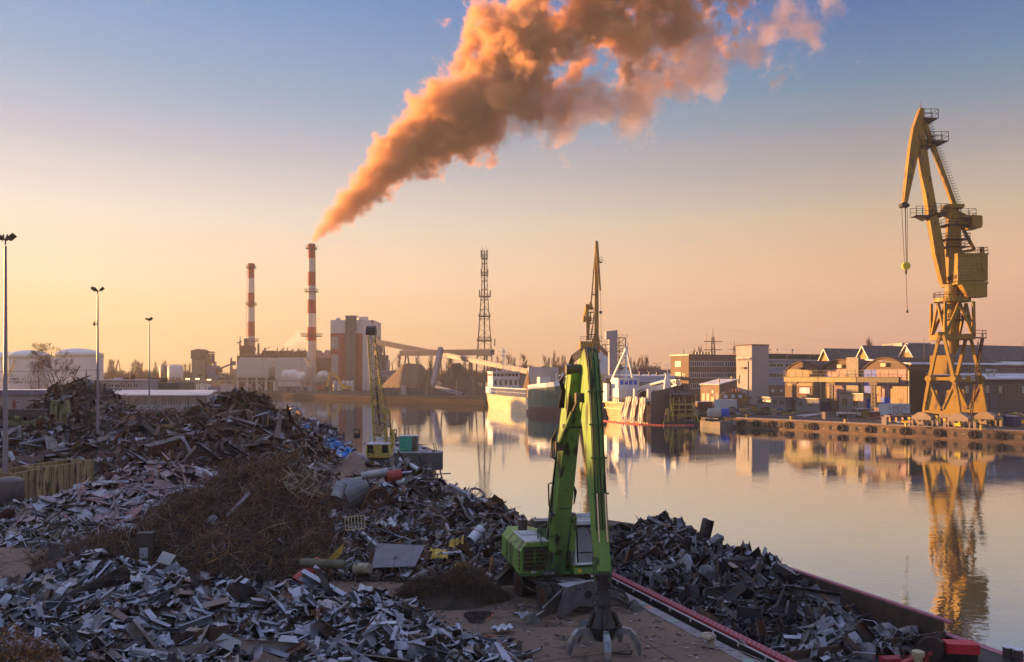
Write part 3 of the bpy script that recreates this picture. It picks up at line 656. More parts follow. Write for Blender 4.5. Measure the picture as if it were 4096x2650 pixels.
scatter('on','in the foreground heap',fA,(-19,1,24,32.5),150,[('ibeam',4),('channel',3),('plate',1.2),('strip',.5),('angle',1.5),('tube',.6),('crumple',2)],.62,[SB,SB,SB,SM,SR],12,'in the foreground scrap heap')
scatter('on','on the far side of the foreground heap',fA,(-21,-3,31,38),70,[('crumple',6),('plate',1),('angle',.6)],.85,[SB,SB,SM],13,'on the far side of the foreground heap')
# rebar / wire heap
FB=[(-14.7,50,4.15,5.9,7.5),(-12.2,46,3.5,5.0,5.5),(-16.8,46,3.1,4.2,5.2),(-19.5,44.5,1.1,5,4),(-9.5,43,1.6,3.4,3.6),(-13.5,42,1.7,4,3)]
fB=heap('rebar_heap','tall brown tangle of rusty reinforcing wire in the middle of the yard',FB,(-27,-4,38,61),.4,15000,[('rod',1)],.44,[SW,SR],[3,1],21,tilt=.8,lift=.3,cat='wire heap')
scatter('on','lying on the brown wire heap',fB,(-20,-8,40,49),14,[('strip',2),('angle',1),('crumple',1)],.6,[SM,SL],22,'lying on the brown wire heap')
# mixed heap on the quay
qclip=lambda x,y: x<qx(y)-.25
FC=[(-6.2,51.5,3.9,6.4,8),(-2.4,47.5,2.9,4.6,7),(-7.5,44.5,2.4,4.8,5),(-1,43.5,1.5,3,4.2),(-4.5,41.5,1.0,4,2.4)]
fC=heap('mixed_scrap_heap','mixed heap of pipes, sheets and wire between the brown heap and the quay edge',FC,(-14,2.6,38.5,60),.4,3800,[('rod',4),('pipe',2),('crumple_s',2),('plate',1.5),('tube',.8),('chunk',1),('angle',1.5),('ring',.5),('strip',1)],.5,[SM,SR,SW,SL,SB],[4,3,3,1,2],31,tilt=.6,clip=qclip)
scatter('on','in the mixed heap by the quay edge',fC,(-10,1.5,39.5,52),60,[('pipe',3),('crumple',2),('plate',2),('tube',1.5),('channel',1),('chunk',1)],.75,[SM,SL,SB,SR],32,'in the mixed heap by the quay edge',clip=qclip,tilt=.6)
FD=[(-28,88,7.5,9.4,15),(-26.5,83,5.2,8,10),(-32,82,4.4,7.5,9),(-22,77,1.4,5,6)]
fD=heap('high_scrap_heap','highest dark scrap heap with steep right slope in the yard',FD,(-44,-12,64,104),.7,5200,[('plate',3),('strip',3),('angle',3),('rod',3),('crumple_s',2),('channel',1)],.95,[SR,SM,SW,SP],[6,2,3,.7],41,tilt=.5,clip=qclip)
scatter('on','on the high scrap heap',fD,(-38,-16,70,88),45,[('strip',3),('plate',2),('crumple',1),('channel',1)],1.5,[SM,SR,SB],42,'on the high scrap heap')
FE=[(-25,60,3.8,7,7.5),(-27.5,55.5,2.3,5,5.5),(-21.5,54,1.8,4,4)]
fE=heap('plate_heap','slope of purple-brown cut plates left of the wire heap',FE,(-34,-17,48,69),.4,1500,[('plate',5),('strip',3),('rod',1)],.7,[SP,SB,SM],[6,2,2],51,tilt=.3)
scatter('on','on the purple-brown slope of plates',fE,(-31,-19,50,62),45,[('plate',3),('strip',1)],1.2,[SP,SP,SB],52,'on the purple-brown slope of plates',tilt=.28)
FF=[(-31,56,1.3,5.5,4),(-33.5,51.5,1.2,5,3.5),(-26.5,50.5,.9,5,3.5),(-37,57,1.4,5,4),(-22,47.5,.6,3,2.5)]
fF=heap('low_debris_heap','low strewn debris with pipes and cans in front of the yellow skip',FF,(-43,-18,44,62),.4,1900,[('tube',2),('pipe',2),('crumple_s',2),('plate',1.5),('chunk',1.5),('rod',2),('ring',.6),('strip',1)],.42,[SM,SB,SL,SR],[4,2,1,2],61)
FG=[(-66,130,9.0,11,12),(-60,124,5.6,12,10),(-53,120,3.6,10,10),(-73,121,4,10,9)]
fG=heap('distant_scrap_heap','tall far scrap heap in front of the white storage tanks',FG,(-85,-40,106,144),1.0,3000,[('plate',3),('strip',3),('rod',3),('crumple_s',2)],1.3,[SR,SM,SW,SL],[6,3,3,.4],71,tilt=.6)
FH=[(-47,86,4.8,9,7),(-41,84,3.6,8,6),(-53,84,3.8,6,6),(-36,88,2.2,7,7)]
fH=heap('plate_scrap_heap','heap of rusty plates and profiles right behind the yellow skip',FH,(-60,-28,77,96),.6,1800,[('plate',3),('channel',2),('strip',2),('tube',1),('crumple_s',1.5),('rod',1)],.95,[SR,SM,SB,SL],[6,2,1,.3],81,tilt=.5)
scatter('on','in the heap behind the yellow skip',fH,(-56,-36,78,86),32,[('plate',3),('tube',1.2),('channel',1.5)],1.6,[SR,SR,SM],82,'in the heap behind the yellow skip')
FI=[(-58,142,3.9,8,7),(-49,140,3.9,8,7),(-53,134,2.2,9,7),(-42,150,2.4,7,8)]
fI=heap('wire_coil_heap','rounded heaps of coiled wire beyond the second light mast',FI,(-68,-33,126,160),.9,2600,[('rod',6),('ring',3),('crumple_s',.6)],1.1,[SW,SR,SM],[5,2,.8],91,tilt=.8)
FK=[(-30,72,.25,7,9),(-40,98,.2,8,16),(-48,108,.6,7,10),(-25,106,.3,5,9),(-40,120,.5,8,9),(-56,104,.7,9,9)]
fK=heap('strewn_scrap','small scrap strewn over the lane between the heaps',FK,(-66,-20,60,130),.8,1500,[('plate',2),('strip',2),('rod',2),('crumple_s',2),('chunk',1)],.6,[SM,SL,SR,SB],[4,1.5,3,2],95,ns=.1,core=GY)
BLM=pm('blue_plastic_sheet',(.03,.16,.55),(.10,.30,.62),.4,scale=1.5,island=.3); WHM=pm('white_plastic',(.6,.62,.68),None,.5)
FJ=[(-27,121,2.4,4,9),(-24,109,1.5,3.5,7),(-34,150,2.4,5,14),(-44,176,2.6,6,16)]
fJ=heap('quayside_debris','debris heap along the far quay with pale sheets',FJ,(-52,-19,98,195),1.0,1900,[('crumple_s',3),('plate',2),('strip',1.5),('rod',2)],1.0,[SM,SL,SB,SR],[3,1,2,2],97,clip=qclip)
r=random.Random(5); mb=MB()
for k in range(70):
    t=r.random(); p=G(1205+190*t+r.uniform(-10,10),1745+95*t+r.uniform(-12,12),2.3); v_,f_=p_crumple(r.uniform(.8,1.8),r.uniform(.5,1.1),r,nx=4,ny=3); mb.add(v_,f_,0 if r.random()<.85 else 1,Matrix.Translation(p+V(0,0,r.uniform(.2,1.2)))@orient(V(0,0,1),r.uniform(0,6),.5,r))
tag(mb.build('blue_plastic_pile',[BLM,WHM]),'strip of crumpled bright blue plastic sheets on the right flank of the high heap','plastic sheeting',kind='stuff')
# ---- notable single things in the heaps
def single(name,mb,mats,label,cat,**k): return tag(mb.build(name,mats,**k),label,cat)
p=fC(-4.6,43.4)
mb=MB(); a=W(1485,2272,39.6); b_=W(1660,2266,39.8); c_=W(1700,2182,41.2); d_=W(1508,2174,41.0)
nrm=(b_-a).cross(d_-a).normalized()
mb.prism([a,b_,c_,d_],nrm*-.03); q1=a.lerp(b_,.36); q2=d_.lerp(c_,.36); mb.beam(q1+nrm*.012,q2+nrm*.012,.03,.02,up=nrm); q1=a.lerp(b_,.78); q2=d_.lerp(c_,.78); mb.beam(q1+nrm*.012,q2+nrm*.012,.03,.02,up=nrm)
single('steel_door',mb,pm('violet_grey_sheet',(.19,.18,.22),(.14,.13,.17),.5,.1,scale=2),'large flat violet-grey steel panel leaning on the mixed heap','steel panel')
RED=pm('faded_red_paint',(.36,.06,.05),(.22,.045,.035),.55,scale=2); YEL=pm('chalky_yellow_paint',(.62,.45,.08),(.40,.28,.06),.6,scale=2)
def cylthing(name,x,y,z,L,rad,yaw,pitch,mat,label,cat,n=20):
    c=G(x,y,z); d=V(math.cos(yaw)*math.cos(pitch),math.sin(yaw)*math.cos(pitch),math.sin(pitch)); mb=MB()
    mb.tube([c-d*L/2,c+d*L/2],rad,n,cap=False); mb.tube([c-d*L/2,c+d*L/2],rad*.93,n,cap=False)
    for t in (-.3,.3): mb.tube([c+d*L*(t-.01),c+d*L*(t+.01)],rad*1.03,n)
    mb.cyl(c+d*L*.47,c+d*L*.46,rad*.93,rad*.93,n)
    return single(name,mb,mat,label,cat,smooth=False)
cylthing('red_drum',1572,1903,6.1,.85,.30,.5,.1,RED,'faded red drum on top of the mixed heap','drum')
cylthing('red_pipe_section',1232,2290,2.6,1.5,.30,.9,.5,RED,'red pipe section lying at the foot of the wire heap','pipe')
cylthing('pale_drum',1500,1897,6.2,1.4,.22,.15,.15,SL,'white battered drum on the crest of the mixed heap','drum')
cylthing('grey_can',1355,1965,5.4,.9,.30,1.2,.9,SL,'upright pale grey can left of the cone-shaped hopper','can')
cylthing('flanged_pipe',1290,2255,3.0,2.0,.2,.05,-.05,pm('mossy_grey_pipe',(.16,.15,.10),(.09,.08,.06),.8,scale=3),'flanged grey-green pipe below the wire heap','pipe')
cylthing('yellow_white_drum',1450,2275,2.6,.8,.25,-.4,.1,pm('dirty_cream_paint',(.40,.36,.28),(.22,.17,.11),.7,scale=3),'dirty cream drum lying left of the large steel panel','drum')
cylthing('silver_cylinder',1905,2140,3.6,.9,.26,.8,.6,SL,'silver cylinder with wide rim near the quay edge','cylinder')
cylthing('rolled_tank',225,1755,4.9,3.4,.55,.1,0,pm('grey_brown_tank',(.15,.12,.11),(.10,.08,.075),.7,scale=1),'brown-grey steel cylinder on the heap behind the yellow skip','cylinder')
mb=MB(); c=G(1440,1960,5.0); mb.lathe(c,[(1.0,-.75),(.6,.6)],18,cap=False); mb.lathe(c,[(.97,-.75),(.57,.6)],18,cap=False)
o=single('hopper_cone',mb,pm('grey_hopper_paint',(.20,.205,.23),(.14,.14,.16),.5,.3,scale=1),'grey cone-shaped hopper lying on its side on the mixed heap','hopper',origin=c); o.rotation_euler=(R(-25),R(62),R(-20))
mb=MB(); c=G(1518,1980,5.4)
for k in range(14): mb.tube([c+V((.30+.02*k)*math.cos(t),-.3-.03*(k%5),(.24+.02*k)*math.sin(t)-.1) for t in [2*math.pi*i/14 for i in range(14)]],.018,4,closed=True)
single('wire_coil',mb,SR,'loose coil of dark cable below the red drum','cable coil')
def cage(name,x,y,z,w,h,mat,label,cat,rot=.1,nb=6):
    c=G(x,y,z); mb=MB(); ex=V(math.cos(rot),math.sin(rot)*.3,math.sin(rot)); ez=V(-math.sin(rot),.2,math.cos(rot))
    for i in range(nb+1): mb.beam(c+ex*(i/nb-.5)*w-ez*h/2,c+ex*(i/nb-.5)*w+ez*h/2,.035,.035)
    for s in (-.5,.5): mb.beam(c-ex*w/2+ez*h*s,c+ex*w/2+ez*h*s,.045,.045)
    return single(name,mb,mat,label,cat)
CRM=pm('cream_paint',(.50,.45,.30),(.35,.30,.2),.6)
cage('cream_rack',1420,2092,4.3,.95,.62,CRM,'small cream barred rack in the middle of the mixed heap','rack')
cage('tubular_rack',498,1722,3.4,4.0,2.2,YEL,'yellow tubular frame on the lane side of the far scrap heap','frame',0.05,1)
cage('white_shelf',560,1725,4.0,2.2,1.3,SL,'pale slatted shelf leaning beside the yellow frame','shelf',.6,5)
mb=MB(); r=random.Random(9); c=G(1215,1925,6.0)
for k in range(34):
    q=V(r.uniform(-.9,.9),r.uniform(-.5,.3),r.uniform(-.7,.7)); a=r.choice((.5,.9,2.2,2.6))+r.gauss(0,.2); L=r.uniform(.4,1.1); e=V(math.cos(a),-.2,math.sin(a))*L/2; mb.tube([c+q-e,c+q+e],.018,3)
single('white_bar_bundle',mb,pm('cream_bars',(.45,.42,.34),None,.6),'tangled bundle of cream white bars on the slope between the two heaps','bar bundle')
mb=MB(); c=G(1336,2215,3.2)
mb.prism([c+V(-.5,0,-.5),c+V(.05,-.1,.1),c+V(.5,0,.55),c+V(.35,0,.0),c+V(0,0,-.35)],(0,.03,0)); single('torn_sheet',mb,YEL,'torn bright yellow panel beside the large steel panel','panel')
for i,(x,y,z,s,lb) in enumerate(((1830,2172,3.2,.8,'yellow crumpled tray near the quay side of the mixed heap'),(1755,2215,3.0,.7,'flat yellow box lid right of the large steel panel'),(1850,2260,2.9,.6,'olive yellow bin half buried behind the handler'))):
    r=random.Random(60+i); v_,f_=p_crumple(s*1.3,s*.8,r); mb=MB(); mb.add(v_,f_,0,Matrix.Translation(G(x,y,z))@Matrix.Rotation(.5,4,'X')); single('yellow_sheet',mb,YEL,lb,'sheet')
for i,(x,y,z,w_,h_,lb) in enumerate(((1215,2205,3.0,.55,.55,''),)): pass
mb=MB(); c=G(585,2200,3.0); mb.box(c,(.75,.5,1.5),.1); mb.box(c+V(-.02,-.27,-.1),(.42,.04,.5),.1,1); mb.box(c+V(0,0,.8),(.8,.55,.12),.1)
single('dark_cabinet',mb,[pm('dark_green_cabinet',(.05,.05,.045),(.08,.07,.06),.6,scale=3),SL],'upright dark metal cabinet at the left foot of the wire heap','cabinet')
mb=MB(); c=G(655,2235,3.1); mb.prism([c+V(-.35,0,-.15),c+V(.25,0,-.3),c+V(.5,.1,.1),c+V(-.1,.1,.3)],(0,.08,0)); single('square_sheet',mb,M['white'],'white square lid lying on the wire heap beside the cabinet','lid')
mb=MB(); c=G(210,2250,3.1); mb.prism([c+V(-.42,0,-.9),c+V(.25,0,-1.0),c+V(.42,.25,.75),c+V(-.25,.25,.85)],(0,.04,0)); single('upright_plate',mb,SB,'tall grey steel plate standing upright at the back of the foreground heap','plate')
mb=MB(); c=G(360,2225,2.6); mb.lathe(V(0,0,0),[(.02,-.8),(.3,-.75),(.32,.6),(.05,.85)],14); o=single('white_bottle_tank',mb,SL,'pale rounded gas bottle lying on the yard behind the foreground heap','gas bottle',origin=(0,0,0)); o.location=c; o.rotation_euler=(0,R(85),.2)
# plate with round holes
mb=MB(); c=G(245,2290,3.3); n=28; outer=[V(1.5*math.cos(2*math.pi*i/n),.75*math.sin(2*math.pi*i/n),0) for i in range(n)]
M_=Matrix.Translation(c)@Matrix.Rotation(.5,4,'X')@Matrix.Rotation(-.2,4,'Y')
mb.add([(-1.5,-.45,0),(1.5,-.45,0),(1.6,.4,0),(-1.4,.45,0)],[(0,1,2,3)],0,M_); 
for x in (-.9,0,.9): mb.cyl(M_@V(x,0,.012),M_@V(x,0,.016),.27,.27,18,1)
single('holed_plate',mb,[SB,M['black']],'steel plate with three round holes at the back of the foreground heap','plate')
# dark brush-like wire bundle beside the handler
r=random.Random(77); mb=MB(); c=G(1810,2395,2.0)
for k in range(5200):
    a=r.uniform(0,6.28); q=r.random()**.5; x=math.cos(a)*q*2.5; y=math.sin(a)*q*1.3; z=max(0,(1-q*q))*1.35*(1+.25*math.sin(x*2.3))
    z*=r.random()**.35; p=c+V(x,y,z); d=V(r.gauss(0,1),r.gauss(0,1),r.gauss(0,.6)).normalized()*r.uniform(.15,.5); mb.tube([p,p+d*.5+V(0,0,r.uniform(-.08,.08)),p+d],.009,3,cap=False)
mb.lathe(c,[(1.9,0),(1.5,.25),(.9,.45),(.05,.6)],16,1)
o=mb.build('fine_wire_bundle',[pm('fine_dark_wire',(.13,.09,.06),(.065,.045,.032),.8,.2,scale=3),SD]); tag(o,'matted dark mass of fine wire beside the handler wheels','wire bundle',kind='stuff'); 
# small pieces lying near the grab
for i,(x,y,L,rz,lb) in enumerate(((2005,2525,.9,.5,'silver bent plate lying alone on the slab left of the grab'),(2480,2615,.75,-.15,'dark bent bar lying on the slab under the grab'),(2130,2610,1.0,.9,'short pipe lying at the right edge of the foreground heap'))):
    c=G(x,y,2.08); mb=MB(); r=random.Random(i)
    if i==0: v_,f_=p_crumple(L,.5,r); mb.add(v_,f_,0,Matrix.Translation(c+V(0,0,.12))@Matrix.Rotation(rz,4,'Z')); mt=SL
    else: mb.tube([c-V(math.cos(rz),math.sin(rz),0)*L/2,c+V(math.cos(rz),math.sin(rz),0)*L/2,c+V(math.cos(rz),math.sin(rz),0)*L/2+V(.02,0,.12)],.04,6); mt=M['dark'] if i==1 else SB
    single(('bent_plate','bent_bar','loose_pipe')[i],mb,mt,lb,'scrap piece')
# dry shrub
r=random.Random(3); mb=MB(); c=V(-14.1,23.6,2.0)
for k in range(60):
    a=r.uniform(0,6.28); e=V(math.cos(a)*r.uniform(.2,1.25),math.sin(a)*r.uniform(.2,1.1),r.uniform(1.3,2.3)); mb.tube([c,c+e*.5+V(0,0,.2),c+e],.012,3,0,cap=False)
sh=thing('dry_shrub','round orange-brown dry shrub in the bottom left corner','shrub',c)
mb.build('stem',M['bark'],sh); mb=MB()
for k in range(9000):
    d=V(r.gauss(0,1),r.gauss(0,1),r.gauss(0,1)).normalized(); q=1-.5*r.random()**2.2
    p=c+V(d.x*1.55*q,d.y*1.3*q,1.35+abs(d.z)*1.1*q*(1+.15*math.sin(d.x*7+d.y*5)))if d.z>-.2 else c+V(d.x*1.55*q,d.y*1.3*q,1.35+d.z*1.0*q)
    s=r.uniform(.02,.05); e1=V(r.gauss(0,1),r.gauss(0,1),r.gauss(0,1)).normalized()*s; e2=e1.cross(V(r.gauss(0,1),r.gauss(0,1),r.gauss(0,1)).normalized())*1.2
    mb.add([p-e1,p+e2*.5,p+e1,p-e2*.5],[(0,1,2,3)])
mb.build('foliage',pm('dry_shrub_leaf',(.24,.12,.04),(.15,.075,.028),.9,scale=3,island=.5),sh)
# ---------------------------------------------------------------- cargo barge beside the quay
un=V(ua.y,-ua.x,0)      # across, to the right
def Bp(y,o,z): return V(qx(y),y,0)+un*o+V(0,0,z)      # station y along the quay, offset o from quay edge
bg_=thing('cargo_barge','long open river barge with red side decks loaded with dark scrap, moored along the quay','barge',Bp(38,4.5,0),0)
BH=pm('barge_black_hull',(.02,.02,.022),(.035,.032,.03),.6,scale=1); RD=pm('barge_red_deck_paint',(.36,.035,.05),(.27,.03,.04),.55,scale=2,c3=(.20,.10,.11),s3=5,t3=.66)
HI=pm('rusty_hold_wall',(.10,.065,.045),(.06,.04,.032),.85,.1,scale=1.2,streak=4,c3=(.16,.14,.14),s3=2,t3=.7)
PK=pm('faded_pink_red_coaming',(.40,.14,.19),(.30,.11,.14),.6,scale=2)
Y0,Y1=28.4,50
def bslab(mb,o0,o1,z0,z1,y0=Y0,y1=Y1,mi=0):
    a=[Bp(y0,o0,z0),Bp(y0,o1,z0),Bp(y1,o1,z0),Bp(y1,o0,z0)]; mb.prism(a,(0,0,z1-z0),mi)
mb=MB(); bslab(mb,.55,.62,-.5,2.05,20,52); bslab(mb,8.6,8.68,-.5,2.0,20,52); bslab(mb,.62,8.6,.1,.25,20,52)
mb.prism([Bp(52,.55,-.5),Bp(52,8.68,-.5),Bp(55,7,-.5),Bp(55,2,-.5)],(0,0,2.5)); 
for k in range(16): bslab(mb,.50,.55,.4,1.95,21.5+k*2,21.6+k*2)
hull=mb.build('hull',BH,bg_)
mb=MB(); bslab(mb,.55,.60,2.05,2.09,20,52); 
for k in range(22): mb.box(Bp(21+k*1.5,.52,2.0),(.05,.05,.1),0)
mb.build('rubbing_strip',M['white'],bg_)
mb=MB(); bslab(mb,.66,1.02,2.05,2.16,20,Y1); mb.build('side_deck',RD,bg_)
mb=MB()
for row in range(3):
    yy=20.2
    while yy<Y1-.3: bslab(mb,.70+row*.11,.74+row*.11,2.16,2.185,yy+(row%2)*.12,yy+.17+(row%2)*.12); yy+=.26
tag(mb.build('deck_treads',pm('tread_pink_worn',(.50,.22,.27),None,.6),bg_),kind='stuff')
mb=MB(); bslab(mb,1.02,1.08,.2,2.12); bslab(mb,8.1,8.16,.2,2.55); bslab(mb,1.02,8.16,.2,2.2,Y0-.06,Y0); bslab(mb,1.02,8.16,.2,2.3,Y1,Y1+.06); mb.build('hold_wall',HI,bg_)
mb=MB(); bslab(mb,8.12,8.34,2.55,2.62,Y0-.2,Y1); bslab(mb,8.3,8.64,1.98,2.03,20,52); mb.build('coaming',PK,bg_)
mb=MB(); bslab(mb,1.02,8.6,1.9,2.0,20,Y0-.3); mb.build('end_deck',BH,bg_)
# winch gear on the end deck
mb=MB(); 
def dk(x,y,z=2.0): return G(x,y,z)
c=G(3790,2585,2.45); mb.box(c+V(.4,-.1,0),(1.0,.55,.32),-.15); mb.build('winch_cover',[pm('barge_bright_red',(.50,.025,.04),(.38,.02,.03),.5,scale=2)],bg_)
mb=MB(); mb.box(c+V(-.25,.25,-.25),(.35,.5,.75),-.15); mb.box(c+V(.5,.2,-.3),(1.0,.5,.4),-.15); mb.build('winch_frame',BH,bg_)
c2=G(3720,2600,2.4); mb=MB(); mb.cyl(c2-V(0,.05,0),c2+V(0,.05,0),.42,.42,22); mb.tube([c2+V(.42*math.cos(t),0,.42*math.sin(t)) for t in [2*math.pi*i/20 for i in range(20)]],.035,6,closed=True); mb.build('winch_drum',pm('drum_brown',(.06,.04,.035),(.04,.03,.028),.6,.3),bg_)
c3=G(3655,2600,2.5); mb=MB(); mb.tube([c3+V(.46*math.cos(t),0,.46*math.sin(t)) for t in [2*math.pi*i/22 for i in range(22)]],.025,6,closed=True)
for k in range(3): mb.cyl(c3+V(.45*math.cos(k*1.05+.2),0,.45*math.sin(k*1.05+.2)),c3-V(.45*math.cos(k*1.05+.2),0,.45*math.sin(k*1.05+.2)),.015,.015,5)
mb.build('hand_wheel',BH,bg_)
c4=G(3672,2640,2.35); mb=MB(); mb.lathe(c4,[(.13,-.3),(.13,.12),(.19,.14),(.19,.27),(.13,.3)],12); mb.build('capstan',CRM,bg_)
mb=MB(); mb.box(G(3615,2640,2.1)+V(.0,0,0),(1.5,.4,.2),.1); mb.beam(G(3610,2655,2.3),G(3760,2595,2.3),.18,.12); mb.build('red_beam',RD,bg_)
bclip=lambda x,y: Y0<y-0<Y1 and 1.12<(V(x-qx(y),0,0)).dot(un)<8.02
bumps=[(7.6,44.5,3.0,5.5,7),(10.3,39.5,2.5,4.8,6),(11.2,35.5,1.75,4.2,5),(11.2,31.5,1.3,4.2,4.5),(9.3,36.5,1.5,3,7),(7.2,40,1.5,3,6),(11.5,29.5,1.3,4.0,2.5),(13.5,31,1.15,3,3)]
fBg=heap('barge_scrap','dark jumble of cut steel sections piled in the barge hold',bumps,(1,18,27,51),.35,2300,[('ibeam',4),('channel',4),('plate',3),('strip',1.5),('angle',2),('crumple',1.2),('chunk',1),('tube',.4)],.44,[SBK,SB,SR],[6,1.1,1.2],101,tilt=.75,base=.95,clip=bclip)
scatter('on','in the barge hold',fBg,(4,17,32,48),120,[('ibeam',4),('channel',4),('plate',2.5),('strip',1),('angle',1.5)],.72,[SBK,SBK,SBK,SB,SR],102,'in the barge hold',tilt=.8,clip=lambda x,y:bclip(x,y) and y>31.5,base=.95)
scatter('on','at the near end of the barge hold',fBg,(7,17,28,33),45,[('crumple',6),('plate',1)],.8,[SB,SB,SM,SBK],103,'at the near end of the barge hold',clip=lambda x,y:bclip(x,y) and y<33,base=.95)
# mooring bollard on the quay and its rope
mb=MB(); c=G(2842,2592,2.0); mb.lathe(c,[(.17,0),(.14,.06),(.14,.30),(.26,.34),(.28,.42),(.20,.50),(.02,.53)],20)
for i in range(len(mb.v)): 
    if mb.v[i].z>2.32: mb.v[i].x-=.08
single('mooring_bollard',mb,pm('chalky_bollard_iron',(.42,.38,.31),(.20,.16,.12),.85,scale=6,lo=.45,hi=.6,bump=.3),'mushroom-shaped pale mooring bollard at the quay edge beside the barge','bollard',smooth=True)
mb=MB(); mb.tube([c+V(.1,-.1,.12),c+V(.5,-.1,.03),c+V(.9,-.4,.03),Bp(26.8,.3,2.1),Bp(26.4,.9,2.2)],.02,5); mb.tube([c+V(-.1,-.15,.1),c+V(.3,-.35,.03),c+V(.8,-.65,.03),Bp(26.3,.3,2.1),Bp(25.8,.9,2.2)],.02,5)
single('mooring_rope',mb,SM,'thin mooring ropes running from the pale bollard to the barge','rope')
# neighbouring vessel corner with bollard pair
c=G(4050,2625,2.0); vb=thing('moored_vessel','dark deck corner of a second vessel with twin mooring posts','vessel',(c.x,c.y,0))
mb=MB(); mb.prism([c+V(-1.0,-.25,-.6),c+V(.2,.45,-.6),c+V(3,.2,-.6),c+V(3,-4,-.6),c+V(.5,-4,-.6)],(0,0,.55)); mb.prism([c+V(-.9,-.3,-2.3),c+V(.2,.35,-2.3),c+V(3,.1,-2.3),c+V(3,-4,-2.3),c+V(.5,-4,-2.3)],(0,0,1.7)); mb.build('deck',pm('dark_deck_paint',(.07,.06,.07),(.05,.045,.05),.6,scale=2),vb)
for x,y in ((4030,2640),(4072,2650)):
    q=G(x,y,1.95); mb=MB(); mb.cyl(q,q+V(0,0,.42),.15,.15,16,0); mb.cyl(q+V(0,0,.42),q+V(0,0,.45),.165,.165,16,1); mb.cyl(q+V(.12,-.1,.15),q+V(.2,-.16,.15),.04,.04,8,1); mb.build('mooring_post',[pm('post_brown',(.06,.045,.045),None,.5),M['frost']],vb)
# ---------------------------------------------------------------- skip, pressure tank, masts
SKM=pm('worn_yellow_skip_paint',(.46,.35,.17),(.26,.18,.10),.75,.05,scale=1.3,streak=5,c3=(.08,.055,.04),s3=3,t3=.58,bump=.1)
def skip(a,b_,dw,h,label):
    a=Vector(a);b_=Vector(b_); d=(b_-a).normalized(); n=V(-d.y,d.x,0); L=(b_-a).length; n=n if n.y>0 else -n
    s=thing('roll_off_skip',label,'skip',a+d*L/2+n*dw/2); mb=MB(); t=.06
    mb.beam(a+V(0,0,h/2+.15),b_+V(0,0,h/2+.15),t,h,0); mb.beam(a+n*dw+V(0,0,h/2+.15),b_+n*dw+V(0,0,h/2+.15),t,h,0)
    mb.beam(a+V(0,0,h/2+.15)+n*t/2,a+n*(dw-t/2)+V(0,0,h/2+.15),t,h,0); mb.beam(b_+V(0,0,h/2+.15)+n*t/2,b_+n*(dw-t/2)+V(0,0,h/2+.15),t,h,0)
    mb.prism([a+V(0,0,.1),b_+V(0,0,.1),b_+n*dw+V(0,0,.1),a+n*dw+V(0,0,.1)],(0,0,.06)); mb.build('skip_body',SKM,s)
    mb=MB(); k=int(L/.75)
    for i in range(k+1):
        p=a.lerp(b_,i/k)-n*.07; mb.beam(p+V(0,0,.15),p+V(0,0,h+.12),.10,.08,0,up=n)
    for i in range(4):
        p=b_.lerp(b_+n*dw,i/3)+d*.07; mb.beam(p+V(0,0,.15),p+V(0,0,h+.12),.10,.08,0,up=d)
    mb.build('side_ribs',SKM,s); mb=MB()
    for u,v in ((a,b_),(b_,b_+n*dw),(b_+n*dw,a+n*dw),(a+n*dw,a)): mb.beam(u+V(0,0,h+.2),v+V(0,0,h+.2),.13,.12,0)
    mb.build('rim',SKM,s)
A=G(228,1998,2.0); B=G(368,1966,2.0); dd=(B-A).normalized()
skip(G(55,2040,2.0),G(195,2006,2.0),2.4,2.35,'rusty yellow open skip directly behind the dark tank'); skip(G(204,2003,2.0),B,2.4,2.35,'rusty yellow open skip with visible end wall, right of its twin')
mb=MB(); c=G(36,2062,2.0); mb.lathe(c,[(.93,0),(.94,2.3),(.90,2.42),(.7,2.55),(.35,2.62),(.02,2.64)],32)
tk=tag(MB.build(mb,'storage_tank',pm('grey_tank_paint',(.15,.12,.125),(.10,.085,.09),.5,.1,scale=1.2,c3=(.22,.2,.22),s3=2,t3=.66),smooth=True),'dark grey upright tank with domed top at the left edge','tank')
mastm=pm('galvanised_mast',(.30,.29,.32),(.23,.22,.25),.5,.4,scale=2,streak=6)
def floodhead(mb,p,s=1,dirs=((1,.2),(-1,.3),(.3,1))):
    mb.cyl(p-V(0,0,.5*s),p+V(0,0,.1*s),.07*s,.07*s,8)
    for dx,dy in dirs:
        d=V(dx,dy,0).normalized(); n=V(-d.y,d.x,0)
        mb.beam(p,p+d*.35*s,.10*s,.10*s)
        for k in (-.36,0,.36):
            c=p+d*.55*s+n*k*s+V(0,0,.28*s)
            mb.beam(c-d*.22*s-V(0,0,.22*s),c+d*.28*s+V(0,0,.26*s),.32*s,.16*s,0,.36*s,.10*s,up=n)
